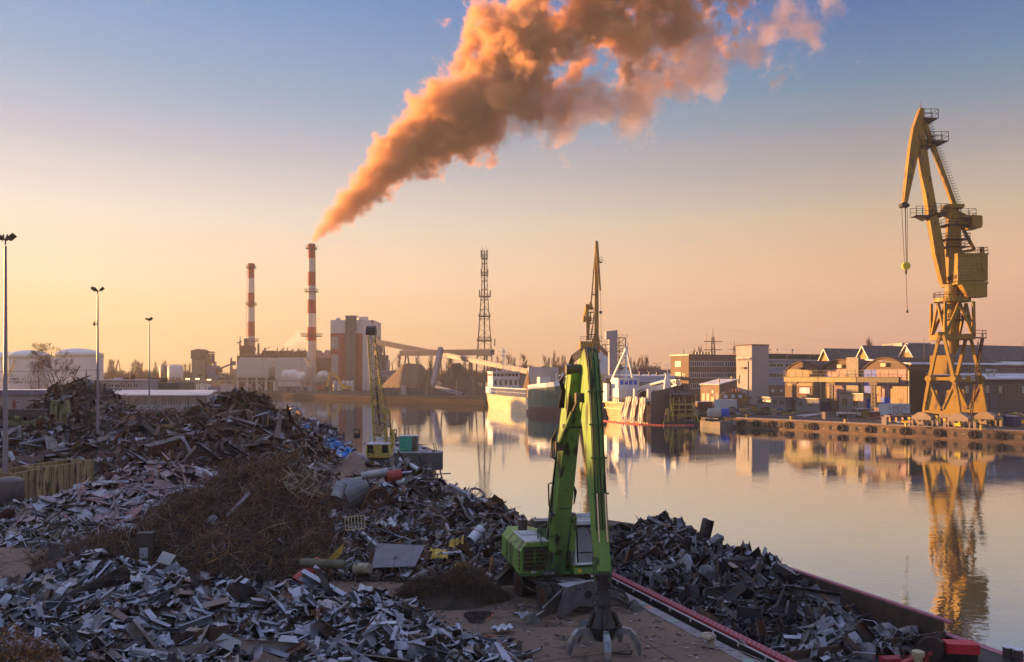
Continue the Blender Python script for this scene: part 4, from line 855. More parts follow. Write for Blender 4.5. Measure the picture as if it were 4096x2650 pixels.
for i,(x,yb,yt,wd,lb) in enumerate(((22,2035,985,.20,'tallest light mast, rising from behind the dark tank at the left edge'),(391,1820,1180,.19,'light mast with a dome camera halfway up, in the middle of the heaps'),(597,1712,1292,.17,'most distant light mast with two birds on its lamps'))):
    b=G(x,yb); zt=zat(yt,b.y); m_=thing('light_mast',lb,'light mast',b)
    mb=MB(); mb.cyl(b,V(b.x,b.y,zt),wd,.085,12); mb.cyl(b,b+V(0,0,.04),wd*2,wd*2,12); mb.build('mast_pole',mastm,m_,smooth=False)
    mb=MB(); floodhead(mb,V(b.x,b.y,zt+.45),(.72,.8,.7)[i],((1,.4),(-1,.1)) if i else ((1,.3),(-1,-.2),(-.3,1))); mb.build('floodlight_head',M['dark'],m_)
    if i==1:
        zc=zat(1288,b.y); mb=MB(); mb.tube([V(b.x,b.y,zc),V(b.x-.3,b.y,zc+.12),V(b.x-.42,b.y,zc+.02),V(b.x-.42,b.y,zc-.1)],.03,6); mb.lathe(V(b.x-.42,b.y,zc-.5),[(.02,0),(.13,.08),(.15,.25),(.10,.4),(.04,.42)],12); mb.build('dome_camera',M['dark'],m_)
for i,(x,y,fl_) in enumerate(((595,1281,-1),(601,1276,1))):
    d0=160.; p=W(x,y,G(597,1712).y); mb=MB(); s=.30
    mb.tube([p+V(-1.6*s*fl_,0,-.35*s),p+V(-.6*s*fl_,0,0),p+V(.3*s*fl_,0,.25*s),p+V(.7*s*fl_,0,.75*s),p+V(1.0*s*fl_,0,.95*s),p+V(1.35*s*fl_,0,.9*s)],1,7,0,[.03,.13,.17,.09,.085,.02]); mb.cyl(p+V(0,0,0),p+V(0,0,-.28),.012,.012,4)
    single('gull',mb,M['dark'],('bird on the far mast lamps facing left','upper bird on the far mast lamps facing right')[i],'bird')
# ---------------------------------------------------------------- green baling shear behind the heaps on the left
GRN=pm('faded_pale_green_paint',(.20,.22,.11),(.13,.14,.08),.65,scale=.8,c3=(.12,.08,.05),s3=2,t3=.62)
b=G(150,1765); sh_=thing('scrap_shear','faded pale green scrap shear between the left heaps','shear',b); D=b.y-8
def WW(x,y,d=D): return W(x,y,d)
mb=MB()
for x in (62,160): mb.beam(WW(x-8,1690),WW(x-8,1655),.5,.5); mb.beam(WW(x-4,1650,D+.5),WW(x+8,1680,D-1),.55,.55)
mb.beam(WW(25,1693),WW(205,1693),1.0,.7); mb.build('green_frame',GRN,sh_)
mb=MB(); mb.beam(WW(40,1652),WW(200,1652),1.4,1.0); mb.build('ram_cover',SR,sh_)
mb=MB()
for x in (212,228,250): mb.beam(WW(x,1715),WW(x+3,1602+ (x-212)*.1),.55,1.2,0,.4,.8)
mb.beam(WW(258,1602),WW(268,1655),1.0,.8); mb.beam(WW(212,1610),WW(262,1612),1.0,.5); mb.build('cutting_head',GRN,sh_)
mb=MB(); mb.tube([WW(240,1712),WW(240,1660),WW(250,1652),WW(268,1655)],.12,6); mb.tube([WW(112,1690),WW(112,1660),WW(125,1655)],.09,6); mb.build('hydraulic_pipe',GRN,sh_)
# ---------------------------------------------------------------- yellow crawler crane on the quay corner
YC=pm('old_yellow_crane_paint',(.46,.36,.07),(.33,.25,.06),.6,scale=1.5,c3=(.10,.06,.035),s3=3,t3=.60)
b=G(1510,1872); cc=thing('crawler_crane','old yellow crawler crane with tall lattice boom at the quay corner','crawler crane',b)
X=b.x;Y=b.y
for s in (-1,1):
    mb=MB(); n=20; pr=[V(X+s*1.05-.28,Y+1.5+1.5*math.cos(t)*1.0,2.5+.48*math.sin(t)) for t in [2*math.pi*i/n for i in range(n)]]; mb.prism(pr,(.56,0,0)); mb.build('track',CHAS,cc)
mb=MB(); mb.box((X,Y+1.5,2.85),(1.9,1.8,.35)); mb.build('undercarriage',CHAS,cc)
mb=MB(); mb.box((X,Y+1.8,3.25),(2.35,3.4,.42)); 
for x in (-1.13,-.38,.38,1.13): mb.box((X+x,Y+.14,3.9),(.12,.08,1.0))
mb.box((X,Y+.12,3.9),(.72,.06,.96)); mb.box((X,Y+1.9,3.9),(.06,3.2,.95)); mb.box((X-1.15,Y+1.9,3.9),(.05,3.2,.95)); mb.box((X+1.15,Y+1.9,3.9),(.05,3.2,.95)); mb.box((X,Y+.15,3.46),(2.3,.1,.12)); mb.build('machinery_house',YC,cc)
mb=MB(); mb.box((X,Y+1.8,4.43),(2.45,3.5,.09)); mb.build('roof',M['frost'],cc)
mb=MB(); mb.box((X,Y+.6,3.85),(2.2,.3,.8)); mb.cyl((X-.9,Y+.25,3.75),(X-.45,Y+.25,3.75),.25,.25,12); mb.build('engine',M['dark'],cc)
def lattice(mb,a,b_,w0,w1,n,r=.04,up=(1,0,0),mi=0,h0=None,h1=None,chord=None):
    a=Vector(a);b_=Vector(b_); d=(b_-a).normalized(); u=Vector(up); x=(u-d*u.dot(d)).normalized(); y=d.cross(x); h0=h0 or w0; h1=h1 or w1; ch=chord or r*1.5
    def c(i,k):
        t=i/n; w_=(w0+(w1-w0)*t)/2; hh=(h0+(h1-h0)*t)/2; sx,sy=((-1,-1),(1,-1),(1,1),(-1,1))[k%4]; return a.lerp(b_,t)+x*sx*w_+y*sy*hh
    for k in range(4): mb.beam(c(0,k),c(n,k),ch*2,ch*2,mi,cap=False)
    for i in range(n):
        for k in range(4):
            p,q=(c(i,k),c(i+1,k+1)) if (i+k)%2 else (c(i,k+1),c(i+1,k)); mb.beam(p,q,r*1.6,r*1.6,mi,cap=False)
            if i%2==0: mb.beam(c(i,k),c(i,k+1),r*1.6,r*1.6,mi,cap=False)
mb=MB(); Bt=W(1485,1340,Y+8); lattice(mb,(X-.05,Y+2.6,4.5),Bt,1.35,.75,24,.032,chord=.055); mb.build('lattice_boom',YC,cc)
mb=MB(); mb.box(Bt+V(0,0,.3),(1.1,1.0,.7)); mb.cyl(Bt+V(-.5,0,.6),Bt+V(.5,0,.6),.42,.42,14); mb.build('boom_head',CHAS,cc)
mb=MB(); 
for s in (-.32,.32): mb.beam((X+.95+s,Y+1.6,4.4),(X+.85+s*.8,Y+1.0,7.6),.16,.16)
mb.box((X+.85,Y+1.0,7.75),(.75,.4,.5)); mb.beam((X+.6,Y+1.3,6.2),(X+1.2,Y+1.3,6.2),.12,.12); mb.box((X+1.25,Y+2.0,4.9),(.4,1.3,1.9)); mb.build('a_frame',YC,cc)
mb=MB(); 
for dx in (-.1,.05,.15): mb.tube([(X+.85+dx,Y+1.0,7.8),Bt+V(dx,0,.6)],.018,4)
mb.tube([Bt+V(0,-.5,.3),W(1497,1600,Y+4)],.02,4); mb.tube([Bt+V(.3,.4,.6),W(1515,1365,Y+30)],.015,3); mb.build('cable',M['dark'],cc)
mb=MB(); mb.tube([Bt.lerp(V(X,Y+2.6,4.5),t) for t in (.5,.85)],.12,6); mb.build('hoist_cylinder',M['dark'],cc)
# ---------------------------------------------------------------- pontoon with green hut
pz=1.15; poly=[G(x,y,pz) for x,y in ((1475,1813),(1771,1813),(1772,1805),(1735,1800),(1685,1783),(1640,1765),(1600,1747),(1480,1747))]
pt=thing('work_pontoon','flat frosted work pontoon carrying a green hut at the quay corner','pontoon',(poly[1].x-3,poly[1].y+8,0))
mb=MB(); mb.prism([p-V(0,0,1.6) for p in poly],(0,0,1.6)); mb.build('hull',pm('weathered_timber_hull',(.085,.075,.07),(.055,.05,.047),.85,scale=1,streak=.2,bump=.3),pt)
mb=MB(); mb.prism([p.lerp(poly[0].lerp(poly[4],.5),.02) for p in poly],(0,0,.03)); mb.build('deck',pm('frosty_deck',(.36,.35,.40),(.16,.15,.16),.8,scale=.9,lo=.45,hi=.6),pt)
r=random.Random(8); mb=MB()
for k in range(60):
    p=poly[0].lerp(poly[1],r.random()).lerp(poly[6],r.random()*.9); v_,f_=piece(r.choice(('strip','plate','rod','angle','chunk')),r.uniform(.5,1.4),r); mb.add(v_,f_,r.choice((0,0,1)),Matrix.Translation(V(p.x,p.y,pz+.1))@Matrix.Rotation(r.uniform(0,6),4,'Z'))
tag(mb.build('deck_clutter',[SM,SR]),'small timber and iron clutter strewn over the work pontoon deck','deck clutter',kind='stuff')
for x,y,lb in ((1738,1803,'left of a pair of leaning mooring posts at the pontoon tip'),(1746,1804,'right of a pair of leaning mooring posts at the pontoon tip')):
    p=G(x,y,pz); mb=MB(); mb.cyl(p,p+V(-.15,0,1.0),.06,.05,8); single('mooring_post',mb,M['rust'],lb,'mooring post')
for x,y,lb in ((1617,1752,'thin stake standing behind the green hut, left one'),(1651,1756,'thin stake standing behind the green hut, right one')):
    p=G(x,y,pz); mb=MB(); mb.cyl(p,p+V(0,0,1.6),.05,.05,8); single('stake',mb,M['rust'],lb,'stake')
c=G(1597,1808,pz); hut=thing('green_hut','turquoise green metal hut with brown slatted side on the pontoon','hut',c)
GH=ribbed('turquoise_green_sheet',(.05,.34,.20),(.035,.24,.15),'Z',1.2,.5,.4)
mb=MB(); L=1.72; mb.box(c+V(L/2,1.0,1.05),(L,2.0,2.1)); mb.build('hut_wall',GH,hut)
mb=MB(); mb.box(c+V(L*.78,-.012,1.0),(.55,.02,1.9)); mb.build('door',pm('turquoise_door',(.06,.38,.24),(.04,.26,.17),.5,scale=3),hut)
mb=MB(); mb.box(c+V(L+.35,1.0,1.03),(.7,1.9,2.0))
for k in range(5): mb.box(c+V(L+.08+k*.14,.04,.6),(.04,.03,1.1))
mb.build('slatted_annex',ribbed('brown_slats',(.16,.12,.085),(.11,.08,.06),'X',2.2,.8,.6),hut)
mb=MB(); mb.box(c+V(L/2+.35,1.0,2.14),(L+.8,2.1,.06)); mb.build('roof',M['frost'],hut)
# derelict chair-like frames beside the crane and reeds
for i,(x,y,lb) in enumerate(((1428,1755,'dark box frame standing on the quay tip left of the crawler crane'),(1576,1752,'dark box frame standing on the pontoon between crane and hut'))):
    c=G(x,y,2.0 if i==0 else pz); mb=MB()
    for dx in (-.4,.4): mb.box(c+V(dx,0,.7),(.12,.3,1.4))
    mb.box(c+V(0,0,1.35),(.8,.3,.15)); mb.box(c+V(0,0,.5),(.8,.3,.2)); mb.box(c+V(0,.2,.4),(.7,.1,.7)); single('box_frame',mb,M['dark'],lb,'frame')
r=random.Random(4); mb=MB()
for k in range(1500):
    yy=r.uniform(170,200); c=V(qx(yy)-r.uniform(-.5,5),yy,1.9); h_=r.uniform(1.0,2.6); lean=V(r.gauss(0,.3),r.gauss(0,.3),h_); mb.add([c+V(-.05,0,0),c+V(.05,0,0),c+lean],[(0,1,2)])
tag(mb.build('dry_reeds',pm('dry_reed',(.20,.14,.09),None,.9)),'dry brown reeds on the bank behind the high heap','reeds',kind='stuff')
# ---------------------------------------------------------------- far bank: power station and storage tanks
def rb(mb,x0,x1,y0,y1,d,dep=10,mi=0):
    a=W(x0,y0,d); b=W(x1,y1 if y1 else y0,d); z0=b.z if y1 else 2.0
    mb.box(((a.x+b.x)/2,d+dep/2,(a.z+z0)/2),(abs(b.x-a.x),dep,a.z-z0),0,mi)
def pxm(n,d): return n/FP*d
CW=pm('striped_chimney_white',(.62,.57,.54),(.52,.47,.44),.8,scale=.08,streak=4); CR=pm('striped_chimney_red',(.40,.07,.045),(.32,.06,.04),.8,scale=.08,streak=4)
CG=pm('chimney_concrete',(.50,.46,.42),(.40,.36,.33),.85,scale=.06,streak=3)
def chimney(label,x,d,bands,ybase,r0,r1,plat,lad=1):
    b=W(x,ybase,d); b.z=2; c=thing('chimney',label,'chimney',b)
    yt=bands[0][0]; zt=zat(yt,d)
    rr=lambda z: r0+(r1-r0)*(z-2)/(zt-2)
    for y0,y1,m in bands:
        z1=zat(y0,d); z0=zat(y1,d) if y1 else 2
        mb=MB(); mb.tube([(b.x,b.y,z0),(b.x,b.y,z1)],1,28,0,[rr(z0),rr(z1)]); mb.build('painted_band' if m!=CG else 'shaft',m,c,smooth=False)
    mb=MB(); mb.tube([(b.x,b.y,zt-4.5),(b.x,b.y,zt),(b.x,b.y,zt+.5)],1,28,0,[r1*1.0+.05,r1*1.15,r1*1.15]); mb.build('crown_band',CR,c)
    for y,w_,h_ in plat:
        z=zat(y,d); mb=MB(); R_=rr(z)+w_
        mb.cyl((b.x,b.y,z-.3),(b.x,b.y,z),R_,R_,20); mb.tube([(b.x+R_*math.cos(t),b.y+R_*math.sin(t),z+h_) for t in [2*math.pi*i/20 for i in range(20)]],.12,4,closed=True)
        mb.tube([(b.x+R_*math.cos(t),b.y+R_*math.sin(t),z+h_*.5) for t in [2*math.pi*i/20 for i in range(20)]],.08,4,closed=True)
        for i in range(12):
            t=2*math.pi*i/12; p=V(b.x+R_*math.cos(t),b.y+R_*math.sin(t),z); mb.beam(p,p+V(0,0,h_),.12,.12)
        mb.build('platform',M['rust'],c)
    mb=MB(); s=-1 if lad else 1; zl=zt-3
    for k in (-.25,.25): mb.beam((b.x+s*(r0+.35),b.y-1+k,6),(b.x+s*(r1+.5),b.y-1+k,zl),.1,.1)
    z=8
    while z<zl: mb.box((b.x+s*(rr(z)+.45),b.y-1,z),(.7,.6,.12)); z+=2.2
    mb.build('ladder',M['rust'],c); return c
chimney('taller red and white striped chimney with the orange smoke plume',1246,569,[(980,1034,CR),(1034,1089,CW),(1089,1144,CR),(1144,1200,CW),(1200,1255,CR),(1255,1310,CW),(1310,1365,CR),(1365,None,CG)],1562,3.4,2.2,[(996,1.6,1.6),(1168,2.0,1.8),(1345,4.2,1.6)],0)
chimney('shorter red and white striped chimney without smoke, left of the smoking one',1005,620,[(1058,1115,CR),(1115,1173,CW),(1173,1230,CR),(1230,1288,CW),(1288,1345,CR),(1345,None,CG)],1560,2.9,2.15,[(1072,1.4,1.6),(1220,1.6,1.6),(1365,2.6,1.6)],1)
WC=pm('pale_plant_cladding',(.52,.49,.47),(.44,.41,.39),.7,scale=.05,streak=.4); DB=pm('dark_plant_steel',(.13,.075,.05),(.08,.055,.045),.8,scale=.1)
GRC=pm('grey_plant_cladding',(.14,.13,.15),None,.7)
def panel_lines(mb,x0,x1,ys,d,mi=0,w_=.08):
    for y in ys: a=W(x0,y,d-.04);b=W(x1,y,d-.04); mb.beam(a,b,w_*1.5,.05,mi)
for i,(xa,xb,xt0,xt1,yt,yb,label) in enumerate(((945,1075,958,1068,1431,1507,'left pale boiler casing with cut-off top corners standing on stilts'),(1100,1232,1112,1212,1431,1513,'right pale boiler casing with slanted sides beside the smoking chimney'))):
    d=556; t=thing('boiler_casing',label,'boiler house',W(xa+60,1560,d)); t.location.z=2; ROOTM[t.name]=Matrix.Translation(-t.location)
    mb=MB(); a=[W(xt0,yt,d),W(xt1,yt,d),W(xb,yt+38,d),W(xb-3,yb,d),W(xa,yb,d),W(xa+1,yt+38,d)]; mb.prism(a,(0,26,0)); mb.build('casing',WC,t)
    mb=MB(); panel_lines(mb,xa+2,xb-4,[1462,1474,1486,1498],d); p=W(xa+ (xb-xa)*.8,yt,d-.05); mb.beam(p,W(xa+(xb-xa)*.8,yb,d-.05),.15,.05); mb.build('panel_joints',GRC,t)
    mb=MB()
    for k in range(4): 
        x=xa+6+k*(xb-xa-16)/3; mb.beam(W(x,yb,d+2),V(W(x,yb,d+2).x,d+2,2),1.1,1.1)
        if k in(1,2): mb.beam(W(x,1530,d+2),V(W(x+22,yb,d+2).x,d+2,3),.5,.5); mb.beam(W(x+22,1530,d+2),V(W(x,yb,d+2).x,d+2,3),.5,.5)
    mb.beam(W(xa,yb+2,d+1),W(xb,yb+2,d+1),.8,1.0); mb.build('stilts',WC,t)
b_=thing('boiler_building','long dark brown boiler building with row of roof sheds behind the pale casings','power station',V(-160,584,2))
mb=MB(); rb(mb,948,1236,1424,None,584,30); rb(mb,958,1005,1400,1426,590,10); rb(mb,957,1003,1388,1402,588,12); mb.build('wall',DB,b_)
for x0,x1,y in ((975,1042,1418),(1044,1105,1403),(1111,1170,1403),(1179,1226,1403)):
    mb=MB(); a=[W(x0,1424,590),W(x1,1424,590),W(x1,y+12,590),W(x1-10,y+1,590),W(x0+8,y+1,590),W(x0,y+12,590)]; mb.prism(a,(0,14,0),0); mb.prism([W(x0+6,y,589.5),W(x1-10,y,589.5),W(x1-10,y+2,589.5),W(x0+6,y+2,589.5)],(0,15,0),1); mb.build('roof_shed',[DB,M['frost']],b_)
mb=MB(); r=random.Random(2)
for k in range(60):
    x=r.uniform(955,1225); y=r.uniform(1405,1428); a=W(x,y,582); 
    mb.beam(a,a+V(r.choice((0,0,3,6)),0,r.choice((0,2,3))),.35,.35)
for x in (1150,1195,1058,1062): mb.beam(W(x,1425,583),W(x,1392,583),.5,.5)
a=W(948,1430,581); b=W(1232,1430,581); mb.rail([a,b],1.6,.12,step=4); mb.build('pipework',pm('rusty_pipework',(.20,.12,.08),(.13,.08,.06),.8),b_)
t=thing('bunker_head','brown box bunker with slewing arm on top left of the short chimney','bunker',W(975,1400,600)); 
mb=MB(); rb(mb,957,1003,1383,1402,600,9); rb(mb,962,1000,1402,1432,601,7); mb.beam(W(985,1383,602),W(985,1355,602),2.5,2.5); mb.build('bunker',DB,t); mb=MB(); mb.beam(W(948,1374,600),W(968,1366,600),.5,.7); mb.beam(W(960,1383,600),W(961,1345,600),.9,.9,0,.3,.3); mb.build('slewing_arm',M['dark'],t)
# small shed buildings in front
t=thing('white_plant_shed','low white shed in front of the right boiler casing','shed',V(-120,545,2)); mb=MB(); rb(mb,1111,1200,1514,None,540,12); mb.build('wall',WC,t); mb=MB(); rb(mb,1111,1200,1546,None,539.7,.3); rb(mb,1148,1167,1550,None,539.3,.5,1); mb.build('plinth',[GRC,M['dark']],t)
SIL=pm('quilted_silver_foil',(.62,.60,.58),(.45,.42,.40),.45,.4,scale=.4,bump=.4)
for x0,x1,y,r_,lb in ((1130,1222,1503,4.0,'fat silver insulated duct above the white plant shed'),(1268,1320,1507,3.4,'short silver insulated duct right of the smoking chimney'),(1095,1107,1528,3.0,'upright silver insulated vessel left of the white plant shed')):
    mb=MB()
    if x1-x0>20:
        k=8; mb.tube([W(x0+(x1-x0)*i/k,y+ (6*(i/k)**2*2 if x1-x0>60 else 0)+2*math.sin(i*1.3),548) for i in range(k+1)],1,16,0,[r_*(.75 if i in(0,8) else 1+.08*math.sin(i*2)) for i in range(k+1)])
    else: mb.cyl(W(x0+6,1528,545),V(W(x0+6,0,545).x,545,2),pxm(8,545),pxm(8,545),14)
    single('silver_duct',mb,SIL,lb,'duct')
# peaked roofs and trestle behind
t=thing('peaked_store','dark store with two steep peaked roofs between chimney and tower block','store',V(-115,590,2)); mb=MB(); rb(mb,1232,1322,1434,None,592,20); mb.build('wall',DB,t)
for x0,x1,xa in ((1238,1290,1262),(1283,1322,1302)):
    mb=MB(); p=[W(x0,1434,592),W(x1,1434,592),W(xa,1400,600)]; q=[V(v.x,v.y+18,v.z) for v in p]; mb.add(p+q,[(0,1,2),(5,4,3),(0,2,5,3),(1,4,5,2)]); mb.build('peaked_roof',pm('pinkish_roof',(.22,.12,.10),(.17,.10,.08),.8),t)
mb=MB(); r=random.Random(12)
for k in range(14): x=1240+k*5.6; mb.beam(W(x,1440,590),V(W(x,0,590).x,590,2),.35,.35)
for k in range(10): x=1240+k*8; mb.beam(W(x,1450,589.5),W(x+12,1510,589.5),.3,.3); 
for y in (1450,1480,1510,1540): mb.beam(W(1236,y,589.5),W(1322,y,589.5),.3,.3)
mb.build('trestle_steel',pm('trestle_paint',(.25,.17,.14),None,.8),t)
# tall block
d=553; t=thing('tower_block','tall grey and red-brown power station block with central dark stair tower','power station',V(W(1400,0,d).x,d,2))
TG=pm('pale_block_cladding',(.58,.55,.57),(.52,.49,.51),.6,scale=.04); TR=M['redbrown']; TD=pm('slate_stair_tower',(.11,.095,.115),(.09,.08,.095),.7,scale=.05)
mb=MB(); rb(mb,1322,1492,1281,None,d,34); mb.build('wall',TG,t)
mb=MB(); rb(mb,1322,1449,1334,None,d-.6,.55); mb.build('red_cladding',TR,t)
mb=MB(); rb(mb,1381,1421,1279,None,d-3.2,5); a=[W(1380,1263,d-3),W(1422,1263,d-3),W(1419,1279,d-3),W(1383,1279,d-3)]; mb.prism(a,(0,7,0)); mb.build('stair_tower',TD,t)
for k in range(12): mb=MB(); rb(mb,1403.5,1407.5,1283+k*22.7,1287+k*22.7,d-3.3,.12,0); mb.build('window',M['glass'],t)
GLZ=pm('greenish_glazed_strip',(.36,.34,.32),(.26,.25,.24),.25,0,scale=.3)
for x0,x1,y0,y1 in ((1325,1354,1348,1396),(1325,1354,1419,1517)):
    mb=MB(); rb(mb,x0,x1,y0,y1,d-.75,.15,0)
    for k in range(1,6): a=W(x0+(x1-x0)*k/6,y0,d-.8); mb.beam(a,W(x0+(x1-x0)*k/6,y1,d-.8),.12,.06,1)
    for k in range(1,int((y1-y0)/7)): mb.beam(W(x0,y0+k*7,d-.8),W(x1,y0+k*7,d-.8),.12,.06,1)
    mb.build('window',[GLZ,TG],t)
mb=MB(); rb(mb,1344,1358,1273,1281,d+6,4); mb.cyl(W(1450,1281,d+14),W(1450,1269,d+14),pxm(22,d),pxm(25,d),22); mb.beam(W(1433,1270,d+8),W(1433,1255,d+8),.3,.3); mb.build('roof_plant',TG,t)
mb=MB(); mb.prism([W(1482,1281,d-.1),W(1492.5,1281,d-.1),W(1492.5,1300,d-.1)],(0,-.2,0)); mb.build('corner_flashing',TD,t)
for i in range(5):
    b=W(1340+i*17,1558,545); b.z=2; mb=MB(); mb.lathe(b,[(1.3,0),(1.35,5.2),(1.1,6.1),(.4,6.6),(.02,6.7)],16); o=single('storage_vessel',mb,M['white'],'%s small white vessel in the row at the foot of the tower block'%('leftmost','second','third','fourth','rightmost')[i],'vessel'); o['group']='row of small white vessels'
# excavators on the far quay
def farexc(x,yb,d,col,boom,label,s=1):
    b=W(x,yb,d); b.z=2; t=thing('excavator',label,'excavator',b); mb=MB(); mb.box(b+V(0,0,2.0*s),(5.2*s,3*s,1.7*s)); mb.box(b+V(-1.3*s,0,3.2*s),(1.5*s,1.4*s,1.4*s)); mb.build('upper_body',col,t)
    for k in (-1.2,1.2): mb=MB(); mb.box(b+V(0,k,.55*s),(4.4*s,.7,1.1*s)); mb.build('track',M['dark'],t)
    mb=MB(); P=[b+V(px*s,0,pz*s) for px,pz in boom]; 
    for p,q in zip(P,P[1:]): mb.beam(p,q,1.1*s,1.3*s)
    mb.build('boom',col,t)
YF=pm('excavator_yellow',(.65,.38,.04),(.5,.28,.04),.6); RF=pm('excavator_red',(.38,.08,.05),(.28,.07,.05),.6)
farexc(1385,1562,535,YF,[(-2,2.5),(-5,8),(-8.5,10.5),(-10.5,2.5)],'yellow excavator with arched boom in front of the tower block',1.15)
farexc(1285,1563,535,RF,[(-1,2.5),(5,6),(9,8)],'dark red excavator with low raised boom left of the yellow one',1.0)
for x,w_,h_,c,lb in ((1212,14,13,TD,'dark box container right of the white plant shed'),(1230,13,14,M['white'],'white cabin container beside the chimney foot'),(1155,1,1,None,''),(964,11,14,M['white'],'small white kiosk left of the stilts'),(1560,26,12,WC,'pale cabin below the left wood chip mound')):
    if c is None: continue
    mb=MB(); d=540; rb(mb,x,x+w_,1562-h_,None,d,4,0); rb(mb,x+3,x+6,1562-h_*.8,None,d-.15,.15,1); single('site_cabin',mb,[c,M['dark']],lb,'cabin')
# chip mounds, wall, road
CHM=pm('wood_chip',(.15,.10,.065),(.115,.078,.052),.95,scale=.3,bump=.4); DKM=pm('dark_chip',(.10,.07,.052),(.075,.053,.042),.95,scale=.3,bump=.4)
def mound(x0,x1,xp,yp,d,m,label,dep=24,flat=.15):
    a=W(x0,0,d).x;b=W(x1,0,d).x;p=W(xp,yp,d); hgt=p.z-2; mb=MB(); nx,ny=36,18; vs=[]
    import mathutils.noise as mn
    for i in range(nx+1):
        for j in range(ny+1):
            x=a+(b-a)*i/nx; y=d-dep+2*dep*j/ny; s=(x-a)/(p.x-a) if x<p.x else (b-x)/(b-p.x); s=max(0,s); v=abs(y-d)/dep
            q=max(0,min(1-flat,s*1.15)-max(0,v-.15)*1.0)/(1-flat); vs.append(V(x,y,2+hgt*min(1,q)*(1+.06*mn.noise(V(x*.09,y*.09,1)))+(.5*mn.noise(V(x*.4,y*.4,4)) if q>0 else 0)))
    fs=[(i*(ny+1)+j,(i+1)*(ny+1)+j,(i+1)*(ny+1)+j+1,i*(ny+1)+j+1) for i in range(nx) for j in range(ny)]
    mb.add(vs,fs); return tag(mb.build('wood_chip_mound',m,smooth=True),label,'mound')
mound(1500,1765,1660,1455,470,CHM,'larger brown wood chip mound left of the white inclined conveyor'); mound(1750,1945,1815,1457,460,DKM,'smaller darker chip mound right of the white inclined conveyor',20,.08)
mb=MB()
d=430
for k in range(17):
    x=1500+k*25; rb(mb,x,x+24.4,1552,None,d,.6,0); rb(mb,x-1.5,x+1.5,1548,None,d-.4,1.2,1)
single('retaining_wall',mb,[pm('stained_precast',(.15,.12,.11),(.10,.085,.08),.9,scale=.3,streak=.3),M['concrete']],'grey precast retaining wall in front of the two chip mounds','wall')
mb=MB(); rb(mb,1605,1622,1543,None,d-2,3); single('wall_tower',mb,M['concrete_light'],'pale square block on the retaining wall below the left mound','block')
# conveyors
CVM=pm('violet_grey_conveyor',(.13,.12,.15),(.10,.09,.115),.6,.2,scale=.2); CVB=pm('blue_grey_conveyor',(.14,.15,.28),(.11,.12,.22),.6,scale=.2)
def conveyor(p,q,h_,label,legs=(),mat=CVM,w_=4):
    t=thing('conveyor_bridge',label,'conveyor',V((p.x+q.x)/2,(p.y+q.y)/2,min(p.z,q.z))); mb=MB(); mb.beam(p,q,w_,h_); mb.build('gallery',mat,t)
    mb=MB(); mb.beam(p+V(0,-w_/2-.1,h_*.5),q+V(0,-w_/2-.1,h_*.5),.3,.3); mb.beam(p+V(0,-w_/2-.1,-h_*.5),q+V(0,-w_/2-.1,-h_*.5),.3,.3); mb.build('edge_rail',pm('frosty_edge',(.42,.38,.42),None,.7),t)
    for f,sp in legs:
        a=p.lerp(q,f); 
        for s in (-1,1): mb=MB(); mb.beam(a+V(s*.5,0,-h_/2),V(a.x+s*sp,a.y,2),.8,.8,0,.6,.6); mb.build('support_leg',CVM,t)
conveyor(W(1512,1369,510),W(1722,1410,490),2.9,'long sloping conveyor bridge leading left to the tower block',((.10,3),))
conveyor(W(1607,1414,480),W(1970,1410,450),3.0,'horizontal conveyor gallery crossing behind the stair-like belt',((.06,4),(.43,2),(.93,1.5)))
conveyor(W(1785,1421,462),W(2240,1512,380),2.0,'long thin conveyor sloping down right towards the cargo ship',((.25,1),(.5,.5)))
conveyor(W(1764,1395,452),W(1732,1545,440),2.6,'white stair-like inclined belt between the two chip mounds',(),pm('frosted_belt',(.24,.22,.25),(.18,.165,.19),.7,scale=.4),2.6)
conveyor(W(1498,1496,500),W(1600,1494,500),3.0,'low violet conveyor passing left of the big chip mound',(),CVB)
conveyor(W(1745,1548,425),W(1850,1578,415),1.2,'low violet belt lying in front of the mounds',(),CVB,2)
mb=MB(); 
for k in range(9): a=W(1610-k*12,1408+k*14,470); mb.beam(a,a+V(-1.6,0,-1.9),.25,.25); mb.beam(a+V(0,0,1.2),a+V(-1.6,0,-.7),.12,.12)
for x in (1598,1570,1545): mb.beam(W(x,1425+(1598-x)*1.1,471),V(W(x,0,471).x,471,2),.4,.4)
single('conveyor_stair',mb,pm('stair_steel',(.20,.15,.14),None,.7),'steel stairway climbing to the left end of the horizontal gallery','stairway')
t=thing('process_plant','dark process building with filter tower right of the tower block','plant building',V(W(1530,0,520).x,520,2)); mb=MB(); rb(mb,1498,1541,1421,None,520,14); mb.build('wall',pm('dark_mauve_wall',(.10,.08,.095),(.08,.065,.08),.8),t)
mb=MB(); p=W(1513,1421,522); mb.lathe(V(p.x,p.y,p.z),[(2.6,0),(2.6,3),(1.4,6.5),(1.6,9.5),(.8,11)],12); mb.beam(W(1525,1421,522),W(1518,1385,522),.6,.6); mb.beam(W(1536,1421,522),W(1528,1385,522),.4,.4); mb.build('filter',pm('filter_mauve',(.12,.09,.10),None,.7),t)
mb=MB(); rb(mb,1541,1552,1440,None,524,8); mb.build('pale_annex',WC,t)
